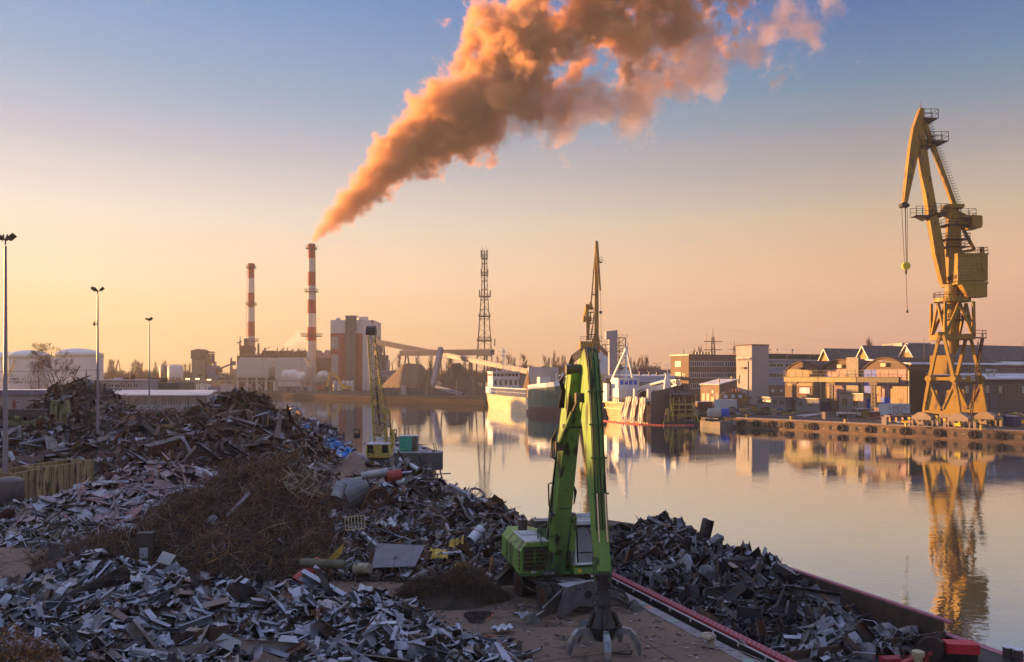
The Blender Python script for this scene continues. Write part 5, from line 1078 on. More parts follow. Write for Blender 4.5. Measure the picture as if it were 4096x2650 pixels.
# telecom lattice tower
t_=W(1938,1565,500); t_.z=2; t=thing('lattice_mast','tall free-standing lattice telecom tower left of the cargo ship','lattice tower',t_)
TM=pm('tower_galvanised',(.13,.11,.10),(.09,.075,.07),.6,.3); zz_=lambda y: zat(y,500)
mb=MB(); B_=V(t_.x,t_.y,2); lattice(mb,B_,V(B_.x,B_.y,zz_(1240)),pxm(76,500),pxm(34,500),9,.13,(1,0,0),chord=.2); lattice(mb,V(B_.x,B_.y,zz_(1240)),V(B_.x,B_.y,zz_(1160)),pxm(34,500),pxm(23,500),4,.13,(1,0,0),chord=.18); lattice(mb,V(B_.x,B_.y,zz_(1160)),V(B_.x,B_.y,zz_(1003)),pxm(23,500),pxm(18,500),9,.13,(1,0,0),chord=.17); mb.build('lattice',TM,t)
mb=MB(); mb.beam((B_.x,B_.y,2),(B_.x,B_.y,zz_(1003)),.7,.7); mb.build('cable_ladder',TM,t)
for y,w_ in ((1365,58),(1267,46),(1188,42),(1103,24),(1036,26)):
    mb=MB(); h=pxm(w_,500); mb.box((B_.x,B_.y,zz_(y)),(h,h,.35)); c=[V(B_.x+sx*h/2,B_.y+sy*h/2,zz_(y)) for sx,sy in ((-1,-1),(1,-1),(1,1),(-1,1),(-1,-1))]; mb.rail(c,1.3,.09,step=3); mb.build('platform',TM,t)
for x,y in ((1918,1175),(1961,1175),(1925,1015),(1949,1015),(1925,1092),(1951,1092),(1979,1370),(1937,1425),(1937,1330)):
    mb=MB(); p=W(x,y,497); mb.box(p,(.7,.5,4.2)); mb.build('antenna_panel',pm('antenna',(.35,.28,.24),None,.6),t)
mb=MB(); mb.beam(W(1930,1003,500),W(1930,985,500),.15,.15); mb.beam(W(1944,1003,500),W(1944,985,500),.15,.15); mb.build('aerial',TM,t)
# concrete silo plant, left of the station
SLM=pm('silo_concrete',(.30,.24,.18),(.25,.20,.15),.85,scale=.1,streak=5); d=560
t=thing('silo_tower','square concrete silo tower with dark headhouse left of the power station','silo',V(W(815,0,d).x,d,2)); mb=MB(); rb(mb,767,820,1437,None,d,14); mb.build('silo',SLM,t)
mb=MB(); a=[W(763,1436,d-1),W(805,1436,d-1),W(805,1402,d-1),W(795,1396,d-1),W(763,1402,d-1)]; mb.prism(a,(0,14,0)); rb(mb,805,819,1414,1436,d,10); mb.build('headhouse',pm('headhouse_metal',(.20,.15,.11),(.16,.12,.09),.8),t)
mb=MB(); rb(mb,764,822,1491,1496,d-.6,15); 
for x in (768,780,805,818): rb(mb,x,x+1.2,1440,1491,d-.3,.3)
mb.build('ribs',SLM,t)
t=thing('mixing_plant','lattice elevator with blue-violet bins beside the concrete silo','plant',V(W(850,0,d).x,d,2)); mb=MB(); lattice(mb,V(W(839,0,d).x,d,20),W(839,1415,d),4.2,4.2,9,.22,(1,0,0)); mb.box(W(839,1410,d),(3.4*pxm(6,d)/1.0/1.0 if False else 3.3,3.3,1)); mb.cyl(W(839,1412,d),W(839,1408,d),3.4,3.4,12); mb.beam(W(820,1434,d),W(835,1434,d),1.2,1.2); mb.build('elevator',pm('elevator_brown',(.17,.12,.10),None,.8),t)
mb=MB(); rb(mb,824,862,1463,1491,d,9); a=[W(826,1491,d),W(860,1491,d),W(882,1508,d),W(870,1520,d),W(836,1528,d)]; mb.prism(a,(0,8,0)); rb(mb,854,860,1448,1463,d,3); mb.build('storage_bins',pm('violet_bins',(.20,.19,.28),(.16,.15,.22),.7),t)
mb=MB(); mb.beam(W(868,1480,d),W(933,1454,d),.9,.9); mb.build('conveyor_arm',TM,t); mb=MB(); mb.box(W(933,1454,d),(3,2,2.6)); mb.build('arm_head',TM,t); mb=MB(); rb(mb,862,878,1474,1490,d,6); mb.build('drive_house',DB,t)
# pipe bridge and far low sheds
mb=MB(); 
for y in (1523,1527): mb.beam(W(560,y,520),W(1330,y,520),.35,.35)
for k in range(30): x=565+k*26; mb.beam(W(x,1523,520),V(W(x,0,520).x,520,2),.25,.25)
single('pipe_bridge',mb,pm('pipe_bridge_pink',(.36,.27,.26),None,.7),'long low pipe bridge running along the far bank','pipe bridge')
for x0,x1,y,d,c,lb in ((785,832,1536,490,M['white'],'row of pale containers in front of the concrete silo'),(832,870,1550,488,CVB,'violet container right of the pale ones'),(883,925,1540,510,WC,'pale low hall with open bays left of the stilts'),(700,760,1521,540,CVM,'low violet roofed hall at the foot of the silo'),(1260,1320,1532,556,CVM,'low frosted shed roof between chimney and tower block')):
    mb=MB(); rb(mb,x0,x1,y,None,d,5,0)
    for k in range(5): xx=x0+(x1-x0)*(k+.5)/5; rb(mb,xx-.5,xx+.5,y+1,None,d-.1,.1,1)
    single('low_shed',mb,[c,GRC],lb,'shed')
# distant storage tanks and shipyard crane silhouettes
for x0,x1,y,d,lb in ((632,668,1462,700,'left of two small distant tanks behind the bare trees'),(660,720,1460,690,'right and larger of two distant tanks behind the bare trees')):
    c=W((x0+x1)/2,y,d); rr_=pxm((x1-x0)/2,d); mb=MB(); mb.lathe(V(c.x,d+rr_,0),[(rr_,2),(rr_,c.z-1.2),(rr_*.7,c.z-.2),(rr_*.3,c.z+.4),(.05,c.z+.5)],28); mb.tube([(c.x+rr_*math.cos(a),d+rr_+rr_*math.sin(a),c.z+.2) for a in [2*math.pi*i/24 for i in range(24)]],.12,3,closed=True); single('distant_tank',mb,TG,lb,'storage tank',smooth=True)
for x,y0,y1,d,w_,lb in ((925,1432,1480,900,10,'slim distant shipyard crane left of the power station'),(1034,1374,1405,800,9,'distant crane tip above the boiler house roofs'),(375,1434,1480,900,3,'slim distant mast between the poplars and the second light mast')):
    mb=MB(); p=W(x,y0,d); lattice(mb,V(p.x,d,2),p,pxm(w_,d),pxm(w_*.15,d),10,.35,(1,0,0)); single('distant_crane',mb,TM,lb,'crane')
for x,y,lb in ((474,1440,'distant portal crane shaped like a thin A left of the poplars'),):
    mb=MB(); d=900; p=W(x,y,d); mb.beam(V(W(459,0,d).x,d,2+12),p,.9,.9); mb.beam(p,V(W(484,0,d).x,d,14),.6,.6); mb.beam(W(470,1448,d),V(W(466,0,d).x,d,10),.5,.5); single('distant_crane',mb,TM,lb,'crane')
mb=MB(); d=760; rb(mb,921,948,1482,None,d,12); mb.prism([W(921,1482,d),W(948,1482,d),W(948,1479,d),W(930,1476,d)],(0,12,0)); single('distant_silo_block',mb,SLM,'hazy pinkish block left of the left boiler casing','building')
# street lamps, some lit
for x,y,yb,lit,d,lb in ((737,1517,1553,1,480,'leftmost lit street lamp on the far bank'),(776,1517,1578,1,440,'lit double street lamp between the hall and the silo'),(822,1520,1560,1,480,'lit street lamp right of the silo foot'),(799,1502,1620,0,255,'unlit dark lamp post in front of the silo')):
    p=W(x,y,d); t=thing('street_lamp',lb,'street lamp',V(p.x,d,2)); mb=MB(); mb.cyl((p.x,d,2),p,.12*(1 if d<300 else 1.8),.08*(1 if d<300 else 1.8),6); mb.beam(p,p+V(1.8 if lit else 0,0,.2),.15,.15) if lit else mb.box(p,(1.2,.3,.4)); mb.build('lamp_post',TM,t)
    if lit: mb=MB(); mb.box(p+V(2.0,-.1,.05),(2.0,.6,.45)); mb.build('lamp_head',pm('lit_lamp',(1,.6,.2),None,.5,emit=(1,.55,.16),es=3),t)
for k,(x,y,d) in enumerate(((1388,1528,545),(1430,1530,545),(1465,1528,545),(1600,1530,420),(1709,1512,415),(1828,1520,400),(1893,1510,400))):
    p=W(x,y,d); t=thing('lamp_post','thin grey lamp post %s'%('left of the yellow excavator boom foot','right of the yellow excavator','between tower block and mounds','at the left end of the retaining wall','before the larger chip mound','before the smaller chip mound','by the telecom tower foot')[k],'lamp post',V(p.x,d,2)); mb=MB(); mb.cyl((p.x,d,2),p,.16,.1,5); mb.box(p,(1.4,.4,.3)); mb.build('pole',CVM,t)
# fendered quay wall and grass strip of far bank
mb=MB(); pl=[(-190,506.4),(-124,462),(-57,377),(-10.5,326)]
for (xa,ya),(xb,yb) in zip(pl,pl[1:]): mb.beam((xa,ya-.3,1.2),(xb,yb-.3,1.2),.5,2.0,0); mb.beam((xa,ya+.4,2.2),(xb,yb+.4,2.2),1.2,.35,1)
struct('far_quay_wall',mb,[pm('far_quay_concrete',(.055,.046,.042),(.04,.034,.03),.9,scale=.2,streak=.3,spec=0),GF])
# ---------------------------------------------------------------- left: white storage tanks
TK=pm('white_tank_steel',(.70,.69,.71),(.64,.63,.65),.55,scale=.06)
YR=pm('yellow_tank_rail',(.60,.50,.18),None,.6); BKL=pm('lettering_black',(.02,.02,.025),None,.6)
def stank(cx,cy_,rad,zt,label):
    t=thing('storage_tank',label,'storage tank',(cx,cy_,2)); mb=MB(); mb.lathe((cx,cy_,0),[(rad,2),(rad,zt)],56,cap=False)
    mb.build('tank_shell',TK,t,smooth=True); mb=MB(); mb.lathe((cx,cy_,0),[(rad*math.cos(a),zt+3.0*math.sin(a)) for a in [i*math.pi/2/10 for i in range(11)]][:-1]+[(.05,zt+3.0)],56); mb.build('dome_roof',TK,t,smooth=True)
    mb=MB()
    for hh in (.4,1.1): mb.tube([(cx+rad*1.01*math.cos(a),cy_+rad*1.01*math.sin(a),zt+hh) for a in [2*math.pi*i/56 for i in range(56)]],.06,4,closed=True)
    for i in range(40): a=2*math.pi*i/40; p=V(cx+rad*1.01*math.cos(a),cy_+rad*1.01*math.sin(a),zt); mb.beam(p,p+V(0,0,1.1),.07,.07)
    mb.tube([(cx+rad*1.02*math.cos(a),cy_+rad*1.02*math.sin(a),zt-.3) for a in [2*math.pi*i/56 for i in range(56)]],.14,4,closed=True); mb.build('roof_railing',YR,t)
    mb=MB()
    for zq in (zt-5.5,zt-9.5): mb.tube([(cx+rad*1.004*math.cos(a),cy_+rad*1.004*math.sin(a),zq) for a in [2*math.pi*i/56 for i in range(56)]],.07,4,closed=True)
    mb.build('stiffening_ring',CVM,t); return t
D1=322; c2=W(262,0,D1).x; r2=pxm(96,D1); ztk=zat(1423,D1)
T2=stank(c2,D1+r2,r2,ztk,'right white domed storage tank behind the bare tree')
D2=330; c1_=W(66,0,D2).x; r1_=pxm(86,D2); T1=stank(c1_,D2+r1_,r1_,zat(1430,D2),'left white domed storage tank with black painted capacity lettering')
T3=stank(W(-85,0,350).x,370,r1_,zat(1432,350),'third white storage tank cut by the left edge of the picture')
# lettering on the curved shell, text set on its face towards the camera
aa=math.atan2(-(D2+r1_),-c1_); fd=V(math.cos(aa),math.sin(aa),0)
def shelltext(body,size,px,py,lab):
    # find point on the shell seen at px
    u=(px-PX0)/FP; cx,cyy=c1_,D2+r1_; A_=u*u+1; B_=-2*(u*cx+cyy); C_=cx*cx+cyy*cyy-r1_*r1_; Y_=(-B_-math.sqrt(B_*B_-4*A_*C_))/(2*A_); X_=u*Y_; n=V(X_-cx,Y_-cyy,0).normalized(); p=V(X_,Y_,zat(py,Y_))+n*.12
    text('lettering',body,size,p,(R(90),0,math.atan2(n.y,n.x)+R(90)),BKL,T1,.02)
shelltext('Z - 7',1.15,55,1508,''); shelltext('KL. NIEB.',1.1,46,1521,''); shelltext('POŻ.  III',1.1,76,1521,''); shelltext('V = 7500 m³',1.15,62,1534,'')
n_=V(math.cos(-1.25),math.sin(-1.25),0)
mb=MB(); pts=[V(c1_,D2+r1_,0)+V(math.cos(a),math.sin(a),0)*(r1_+.5)+V(0,0,z) for a,z in ((-2.6,4),(-2.2,8.5),(-2.1,9),(-1.85,13),(-1.75,14),(-1.6,17.5))]
for s in (0,1.0): mb.tube([p+V(0,0,s) for p in pts],.1,4)
for p,q in zip(pts,pts[1:]):
    for k in range(6): m__=p.lerp(q,k/6); mb.beam(m__,m__+V(0,0,1.0),.06,.06)
mb.build('spiral_stair',YR,T1)
mb=MB(); p=V(c1_+1.05*r1_,D2+2,0)
mb.tube([(p.x-4,p.y,ztk+.5),(p.x+.5,p.y,ztk+2.8),(p.x+3.5,p.y,ztk+2.8),(p.x+4,p.y,ztk)],.16,5); mb.tube([(p.x-4,p.y,ztk+.5),(p.x-6,p.y,2)],.14,5); mb.build('overflow_pipe',YR,T1)
mb=MB(); p=V(c2+.98*r2,D1+r2*.75,0); mb.tube([(p.x-2,p.y,ztk-1),(p.x,p.y,ztk-3),(p.x,p.y,2)],.16,5); mb.build('drain_pipe',CVM,T2)
mb=MB(); p=V(c2-.15*r2,D1-.6,0); mb.beam((p.x+5,p.y,2),(p.x+5,p.y,12),.12,.12); mb.build('red_stripe',CR,T2)
# office, hall and low building left
def facade_win(parent,x0,x1,y0,y1,d,cols,gl=None,fr=None,rows=1,name='window',ins=.0):
    for i in range(cols):
        for j in range(rows):
            xa=x0+(x1-x0)*(i+.12)/cols; xb=x0+(x1-x0)*(i+.88)/cols; ya=y0+(y1-y0)*(j+.06)/rows; yb=y0+(y1-y0)*(j+.94)/rows; mb=MB()
            a=W(xa,ya,d-.02); b=W(xb,yb,d-.02); mb.box(((a.x+b.x)/2,d-.03,(a.z+b.z)/2),(b.x-a.x,.05,a.z-b.z),0,0); t_=.13
            for xx in (a.x,(a.x+b.x)/2,b.x): mb.box((xx,d-.08,(a.z+b.z)/2),(t_,.05,a.z-b.z),0,1)
            for zz__ in (a.z,b.z): mb.box(((a.x+b.x)/2,d-.085,zz__),(b.x-a.x+t_,.05,t_),0,1)
            mb.build(name,[gl or M['glass'],fr or M['white']],parent)
GO=pm('grey_office_render',(.36,.34,.37),(.31,.29,.32),.8,scale=.1)
d=262; t=thing('office_block','grey two-storey office block with white window frames left of the second mast','office building',V(W(468,0,d).x,d,2)); mb=MB(); rb(mb,367,564,1522,None,d,14); mb.build('wall',GO,t); mb=MB(); rb(mb,365,565,1519.5,1523,d-.5,15); rb(mb,455,475,1512,1519,d+4,3); mb.build('roof',M['frost'],t)
mb=MB(); rb(mb,430,434.5,1523,None,d-.1,.2); rb(mb,503,508,1523,None,d-.1,.2); mb.build('pilaster',pm('mauve_pilaster',(.22,.18,.21),None,.8),t)
facade_win(t,384,430,1536,1551,d,2); facade_win(t,434,503,1536,1551,d,3); facade_win(t,508,556,1536,1551,d,2)
mb=MB(); rb(mb,564,720,1531,None,275,12); rb(mb,604,652,1513,1529,285,4,1); rb(mb,468,515,1511,1519,280,5,1); a=W(530,1519,268); mb.cyl(a,a+V(0,0,1.2),.7,.9,10,1); single('grey_rear_hall',mb,[pm('old_grey_wall',(.17,.165,.145),(.13,.125,.11),.9,scale=.1),M['rust']],'grey windowless hall with rusty tanks on its roof right of the office','hall')
mb=MB(); mb.rail([W(556,1531,274),W(720,1531,274)],1.6,.05,step=4); single('roof_railing',mb,TM,'thin railing along the grey windowless hall','railing')
d=225; t=thing('glazed_hall','long low hall with full width glazing and frosted flat roof','hall',V(W(620,0,d).x,d,2)); mb=MB(); rb(mb,408,830,1583,1592,d,16); rb(mb,408,830,1622,None,d,16); rb(mb,408,415,1592,1622,d,16); rb(mb,824,830,1592,1622,d,16); rb(mb,408,830,1592,1622,d+14,2); mb.build('wall',GO,t)
mb=MB(); a=[W(402,1584,d-.8),W(834,1584,d-.8)]; b=[V(W(380,0,d+20).x+4,d+20,a[0].z+.9),V(a[1].x-5,d+20,a[0].z+.9)]; mb.add(a+b[::-1]+[p+V(0,0,.3) for p in a+b[::-1]],[(3,2,1,0),(4,5,6,7),(0,1,5,4),(1,2,6,5),(2,3,7,6),(3,0,4,7)]); mb.build('roof',M['frost'],t)
GL2=pm('hazy_hall_glazing',(.16,.15,.15),(.28,.26,.22),.25,0,scale=.12,lo=.4,hi=.6)
for i in range(12): facade_win(t,415+i*34,415+(i+1)*34,1592,1622,d+.3,1,GL2,pm('glazing_bar',(.42,.40,.40),None,.6) if i==0 else bpy.data.materials['glazing_bar'])
mb=MB(); 
for k in range(36): x=415+k*11.4; mb.beam(W(x,1592,d+.2),W(x,1622,d+.2),.07,.07)
mb.beam(W(415,1600,d+.2),W(826,1600,d+.2),.07,.07); mb.build('glazing_bars',bpy.data.materials['glazing_bar'],t)
mb=MB(); a=W(836,1588,d+4); mb.beam(a,a+V(1.2,0,0),.9,.9); mb.beam(a+V(1.2,0,0),a+V(1.4,0,-2.4),.5,.5); mb.build('dust_extractor',CVB,t)
d=188; t=thing('low_store','low rendered store with violet fascia at the left edge below the tanks','store',V(W(80,0,d).x,d,2)); mb=MB(); rb(mb,-120,172,1580,None,d,12); mb.build('wall',pm('pale_pink_render',(.42,.36,.34),(.36,.31,.29),.85,scale=.15),t); mb=MB(); rb(mb,-122,174,1563,1580,d-.5,13); mb.build('fascia',pm('violet_fascia',(.26,.22,.32),(.22,.19,.27),.7),t); mb=MB(); rb(mb,-122,174,1561,1563.2,d-.6,13.5); mb.build('roof',M['frost'],t)
facade_win(t,64,80,1603,1617,d,1); facade_win(t,128,143,1602,1615,d,1); mb=MB(); rb(mb,50,62,1603,None,d-.08,.08); mb.build('door',M['redbrown'],t)
mb=MB(); d=300; rb(mb,140,260,1556,None,d,10); rb(mb,206,232,1560,None,d-.2,.2,1); single('white_low_wing',mb,[TK,M['redbrown']],'low white wing with dark red gate below the right tank','building')
# unseen warehouse row added outside the left edge to throw shade over the yard
wh=thing('added_shade_warehouse','long plain brick warehouse added out of view to shade the yard','warehouse',(-138,45,2)); mb=MB(); p0=V(-152,-110,2);p1=V(-121,182,2); d_=(p1-p0).normalized(); n=V(-d_.y,d_.x,0); Hh=17.0
mb.prism([p0,p1,p1+n*30,p0+n*30],(0,0,Hh-3)); mb.build('wall',M['brick'],wh); mb=MB(); mb.prism([p0+V(0,0,Hh-3),p0+n*30+V(0,0,Hh-3),p0+n*15+V(0,0,Hh+1.5)],p1-p0); mb.build('roof',M['steelgrey'],wh)
for k in range(24): mb=MB(); c=p0.lerp(p1,(k+.5)/24)-n*.05; mb.beam(c+V(0,0,4),c+V(0,0,8),.08,3.2,up=d_); mb.build('window',M['glass'],wh)
# ---------------------------------------------------------------- bare trees
def poplar_mesh(seed,h=18,spread=.14,nb=46,col=False):
    r=random.Random(seed); mb=MB(); mb.tube([(0,0,0),(r.uniform(-.2,.2),0,h*.5),(0,0,h*.97)],.2,5,0,[.28,.16,.03])
    for k in range(nb):
        z0=h*(.08+.82*r.random()); a=r.uniform(0,6.28); L=(h-z0)*.45*r.uniform(.5,1)+h*.05; o=V(math.cos(a),math.sin(a),0)*h*spread*r.uniform(.4,1)*(1-.5*z0/h)
        p0=V(0,0,z0); p1=p0+o*.6+V(0,0,L*.45); p2=p0+o+V(0,0,L); mb.tube([p0,p1,p2],.05,3,0,[.085,.06,.035],cap=False)
        for q in range(4):
            s=p0.lerp(p2,r.uniform(.2,.9)); mb.tube([s,s+V(r.gauss(0,.3),r.gauss(0,.3),r.uniform(.8,2.0))],.035,3,0,[.045,.025],cap=False)
    return mb
def bush_mesh(seed,h=9,w_=6,nb=70):
    r=random.Random(seed); mb=MB()
    def grow(p,d,L,rad,lv):
        q=p+d*L; mb.tube([p,q],rad,3 if lv>1 else 5,0,[rad,rad*.6],cap=False)
        if lv>=5: return
        for k in range(r.choice((2,3,3)) if lv<4 else 3):
            nd=(d+V(r.gauss(0,.45),r.gauss(0,.45),r.gauss(.05,.3))).normalized(); grow(q,nd,L*r.uniform(.62,.85),max(.022,rad*.62),lv+1)
    for k in range(3): grow(V(r.uniform(-.4,.4),0,0),V(r.gauss(0,.35)*w_/6,r.gauss(0,.35),1).normalized(),h*.27,.16*h/9,0)
    return mb
def mktree(name,mbf,label,loc,group,cat='tree'):
    t=thing(name,label,cat,(0,0,0),0,group); mb=mbf; o=mb.build('branches',M['bark'],t); t.location=loc; return t
POP=[];BUS=[]
PG='bare poplars and trees along the horizon'
rT=random.Random(33)
def put(lst,mk,kind,x,yt,d,wide=1,lab=''):
    h=zat(yt,d)-2; p=W(x,0,d); loc=(p.x,d,2.0); key=rT.randrange(4)
    while len(lst)<=key: lst.append(None)
    if lst[key] is None:
        t=mktree(('bare_poplar','bare_tree')[kind],mk(100+key+kind*10),lab,loc,PG); lst[key]=t
    else: t=place(lst[key],loc,0,1,lab,PG)
    base=18 if kind==0 else 9*1.15
    s=h/base; t.scale=(s*wide,s*wide,s); t.rotation_euler=(0,0,rT.uniform(0,6.28)); return t
PO=[(438,1440,640,'slim leaning bare poplar left of the A-shaped crane'),(447,1436,650,'bare poplar just left of the thin A-shaped crane'),(452,1440,640,'bare poplar right in front of the A-shaped crane'),(530,1446,640,'left bare poplar in the dense clump by the third mast'),(540,1438,640,'bare poplar second in the dense clump'),(550,1444,640,'middle bare poplar of the dense clump'),(560,1448,640,'bare poplar in the right of the dense clump'),(567,1452,640,'low bare poplar at the clump edge'),
(624,1446,660,'bare poplar just right of the third mast'),(652,1446,700,'thin bare poplar above the left distant tank'),(662,1442,700,'thin bare poplar above the distant tanks'),(740,1456,640,'bare poplar between distant tank and silo'),(757,1452,640,'bare poplar touching the concrete silo'),
(1598,1412,560,'bare poplar left of the horizontal gallery'),(1673,1400,560,'bare poplar under the horizontal gallery'),(1725,1400,560,'bare poplar behind the stair-like belt'),(1795,1412,560,'bare poplar right of the stair-like belt'),(1808,1420,560,'lower bare poplar right of the stair-like belt'),
(1988,1424,560,'bare poplar right of the telecom tower'),(2036,1418,560,'broad bare poplar behind the cargo ship bridge'),(2055,1428,560,'lower bare poplar behind the cargo ship bridge'),(2094,1418,560,'full bare poplar behind the cargo ship hatch'),(2178,1424,560,'bare poplar left of the dark one'),(2192,1428,560,'slim bare poplar beside the dark one'),(2214,1405,520,'tallest dark poplar left of the green boom'),(2232,1428,560,'bare poplar right of the dark one'),(2250,1420,560,'bare poplar near the green boom'),(2262,1424,560,'bare poplar nearest the left side of the green boom'),
(2525,1432,520,'bare poplar right of the grey silo tower stairs'),(2540,1440,520,'lower bare poplar by the silo tower stairs'),(2556,1432,520,'bare poplar above the blue roofed shed'),(2571,1424,520,'tall bare poplar above the blue roofed shed'),(2583,1420,520,'tallest bare poplar above the blue roofed shed'),(2590,1436,520,'right bare poplar above the blue roofed shed'),(2780,1396,430,'bare poplar above the brown office roof'),(2800,1388,430,'taller bare poplar above the brown office roof'),(3472,1352,420,'lone bare poplar above the gabled hall roofs'),(3480,1362,420,'lower bare poplar beside the lone one'),(2008,1440,580,'short bare poplar behind the cargo ship mast'),(1860,1425,560,'bare poplar left of the telecom tower'),(1880,1432,560,'short bare poplar left of the telecom tower')]
for x,yt,d,lb in PO: put(POP,poplar_mesh,0,x,yt,d,1.0 if 'broad' not in lb and 'full' not in lb else 1.5,lb)
BU=[(385,1468,430,1.2,'wide bare bush crown left of the second mast'),(410,1474,430,1.1,'wide bare bush crown touching the second mast'),(365,1480,430,1.,'low bare tree beside the right tank'),(500,1480,560,1.6,'low bare tree left of the dense poplar clump'),(590,1484,560,1.4,'low bare tree between clump and third mast'),(610,1486,560,1.4,'low bare tree right of the third mast'),(705,1490,480,1.3,'reddish bare tree in front of the distant tank'),(735,1500,470,1.2,'reddish bare bush left of the silo'),(680,1500,480,1.2,'low reddish bush below the distant tank'),(880,1505,640,1.3,'hazy bare tree right of the conveyor arm'),
(2010,1462,540,2,'low bare wood edge tree behind the cargo ship bridge'),(2070,1465,540,2,'low bare tree left of the broad poplar'),(2135,1450,540,2,'round bare tree between poplars'),(2160,1448,540,2,'second round bare tree between poplars'),(2200,1462,540,2,'low bare tree below the dark poplar'),(2250,1458,540,2,'low bare tree left of the green boom'),(2480,1462,500,2,'low bare tree behind the silo tower'),(2520,1458,500,2,'low bare tree right of the silo tower'),(2560,1460,500,2,'low bare tree behind the blue roofed shed'),(2605,1475,500,1.6,'small bare tree left of the brown office'),(2900,1392,420,1.6,'round bare tree behind the brown office roof'),(2875,1396,420,1.6,'bare tree left of the round one above the brown office roof'),(2925,1398,420,1.5,'bare tree touching the white tower'),(2755,1400,420,1.3,'bare tree above the left corner of the brown office')]
for x,yt,d,wd,lb in BU: put(BUS,bush_mesh,1,x,yt,d,wd,lb)
# the big bare tree in front of the tanks, its lower neighbours
r=random.Random(15)
bt=thing('bare_tree','large spreading bare tree in front of the white storage tanks','tree',W(228,1600,250)); bt.location.z=2; ROOTM[bt.name]=Matrix.Translation(-bt.location)
mb=MB(); base=V(bt.location.x,250,2)
def grow(mb,p,d,L,rad,lv,mx,r):
    q=p+d*L; m_=(p+q)/2+V(r.gauss(0,.04),r.gauss(0,.04),0)*L; mb.tube([p,m_,q],rad,5 if lv<2 else 3,0,[rad,rad*.85,rad*.68],cap=False)
    if lv>=mx: return
    for k in range(2 if lv<1 else r.choice((2,3))):
        nd=(d+V(r.gauss(0,.42),r.gauss(0,.3),r.gauss(.06,.2))).normalized(); grow(mb,q,nd,L*r.uniform(.62,.86),max(.028,rad*.64),lv+1,mx,r)
grow(mb,base,V(-.06,0,1).normalized(),6.5,.36,0,8,r); grow(mb,base+V(-.4,0,6),V(-.45,0,1).normalized(),4.2,.22,1,8,r); grow(mb,base+V(-.3,0,5),V(.35,0,1).normalized(),4,.2,1,8,r); mb.build('branches',M['bark'],bt); bt.scale=(.74,.74,.74)
bt=thing('birch_tree','drooping thin birch left of the large bare tree','tree',W(150,1600,255)); bt.location.z=2; ROOTM[bt.name]=Matrix.Translation(-bt.location); mb=MB(); base=V(bt.location.x,255,2)
mb.tube([base,base+V(.4,0,7),base+V(.2,0,14)],.1,5,0,[.2,.12,.03])
for k in range(420):
    z=r.uniform(3,14); a=r.uniform(0,6.28); q=r.uniform(.3,1)*(3.4 if z<11 else 2.0); p=base+V(math.cos(a)*q,math.sin(a)*q,z); mb.tube([p,p+V(r.gauss(0,.15),0,-r.uniform(.8,2.4))],.025,3,cap=False)
    if k%9==0: mb.tube([base+V(.2,0,z-1),p],.035,3,cap=False)
mb.build('branches',M['bark'],bt)
t=put(BUS,bush_mesh,1,205,1500,240,.9,'small bare tree between birch and large bare tree')
# dense belt of distant wood: reads as one mass
r=random.Random(44); mb=MB()
for (x0,x1,d0,ylo,n) in ((360,960,760,1484,900),(1500,1960,700,1476,520),(1960,2420,640,1466,1200),(2420,2640,620,1468,420),(2640,3100,600,1470,300)):
    for k in range(n):
        x=r.uniform(x0,x1); d=d0+r.uniform(-40,60); zt=zat(ylo+r.uniform(-6,10)+6*math.sin(x*.05),d); p=W(x,0,d); s=V(p.x,d,2); w_=r.uniform(.6,1.6)
        for q in range(5): e=s+V(r.gauss(0,1)*w_,r.gauss(0,1)*w_,0); mb.tube([s+V(0,0,(zt-2)*.3),V(e.x,e.y,2+(zt-2)*r.uniform(.7,1))],.06,3,0,[.2,.08],cap=False)
tag(mb.build('distant_wood',M['bark']),'belt of hazy bare woodland along the horizon','woodland',kind='stuff')
# ---------------------------------------------------------------- right bank: buildings
FBk=V(-.42,.907,0); FR=V(.907,.42,0)        # along the river front (away), and inland to the right
def Lto(c,dr,px):
    u=(px-PX0)/FP; return (u*c.y-c.x)/(dr.x-u*dr.y)
def foot(c,La,Lb): return [c,c+FR*Lb,c+FR*Lb+FBk*La,c+FBk*La]
def zc(c,y): return zat(y,c.y)
def bprism(mb,c,La,Lb,z0,z1,mi=0): mb.prism([V(p.x,p.y,z0) for p in foot(c,La,Lb)],(0,0,z1-z0),mi)
def wwin(parent,O,dr,nr,s0,s1,z0,z1,panes=2,gl=None,frm=None,name='window',rows=1,bw=.10,sill=True):
    mb=MB(); p=lambda s,z,o: V(O.x,O.y,0)+dr*s+nr*o+V(0,0,z)
    def pl(sa,sb,za,zb,o,t,mi):
        vs=[p(sa,za,0),p(sb,za,0),p(sb,zb,0),p(sa,zb,0)]; mb.prism([v+nr*o for v in vs],nr*t,mi)
    pl(s0,s1,z0,z1,.01,.03,0)
    for i in range(panes+1): s=s0+(s1-s0)*i/panes; pl(s-bw/2,s+bw/2,z0,z1,.04,.04,1)
    for j in range(rows+1): z=z0+(z1-z0)*j/rows; pl(s0-bw/2,s1+bw/2,z-bw/2,z+bw/2,.045,.04,1)
    return mb.build(name,[gl or M['glass'],frm or M['white']],parent)
def wallrect(mb,O,dr,nr,s0,s1,z0,z1,o=.02,t=.05,mi=0):
    mb.prism([V(O.x,O.y,0)+dr*s+nr*o+V(0,0,z) for s,z in ((s0,z0),(s1,z0),(s1,z1),(s0,z1))],nr*t,mi)
NL=V(-.907,-.42,0)   # outward normal of river fronts
NF=V(.42,-.907,0)    # outward normal of the walls facing the viewer
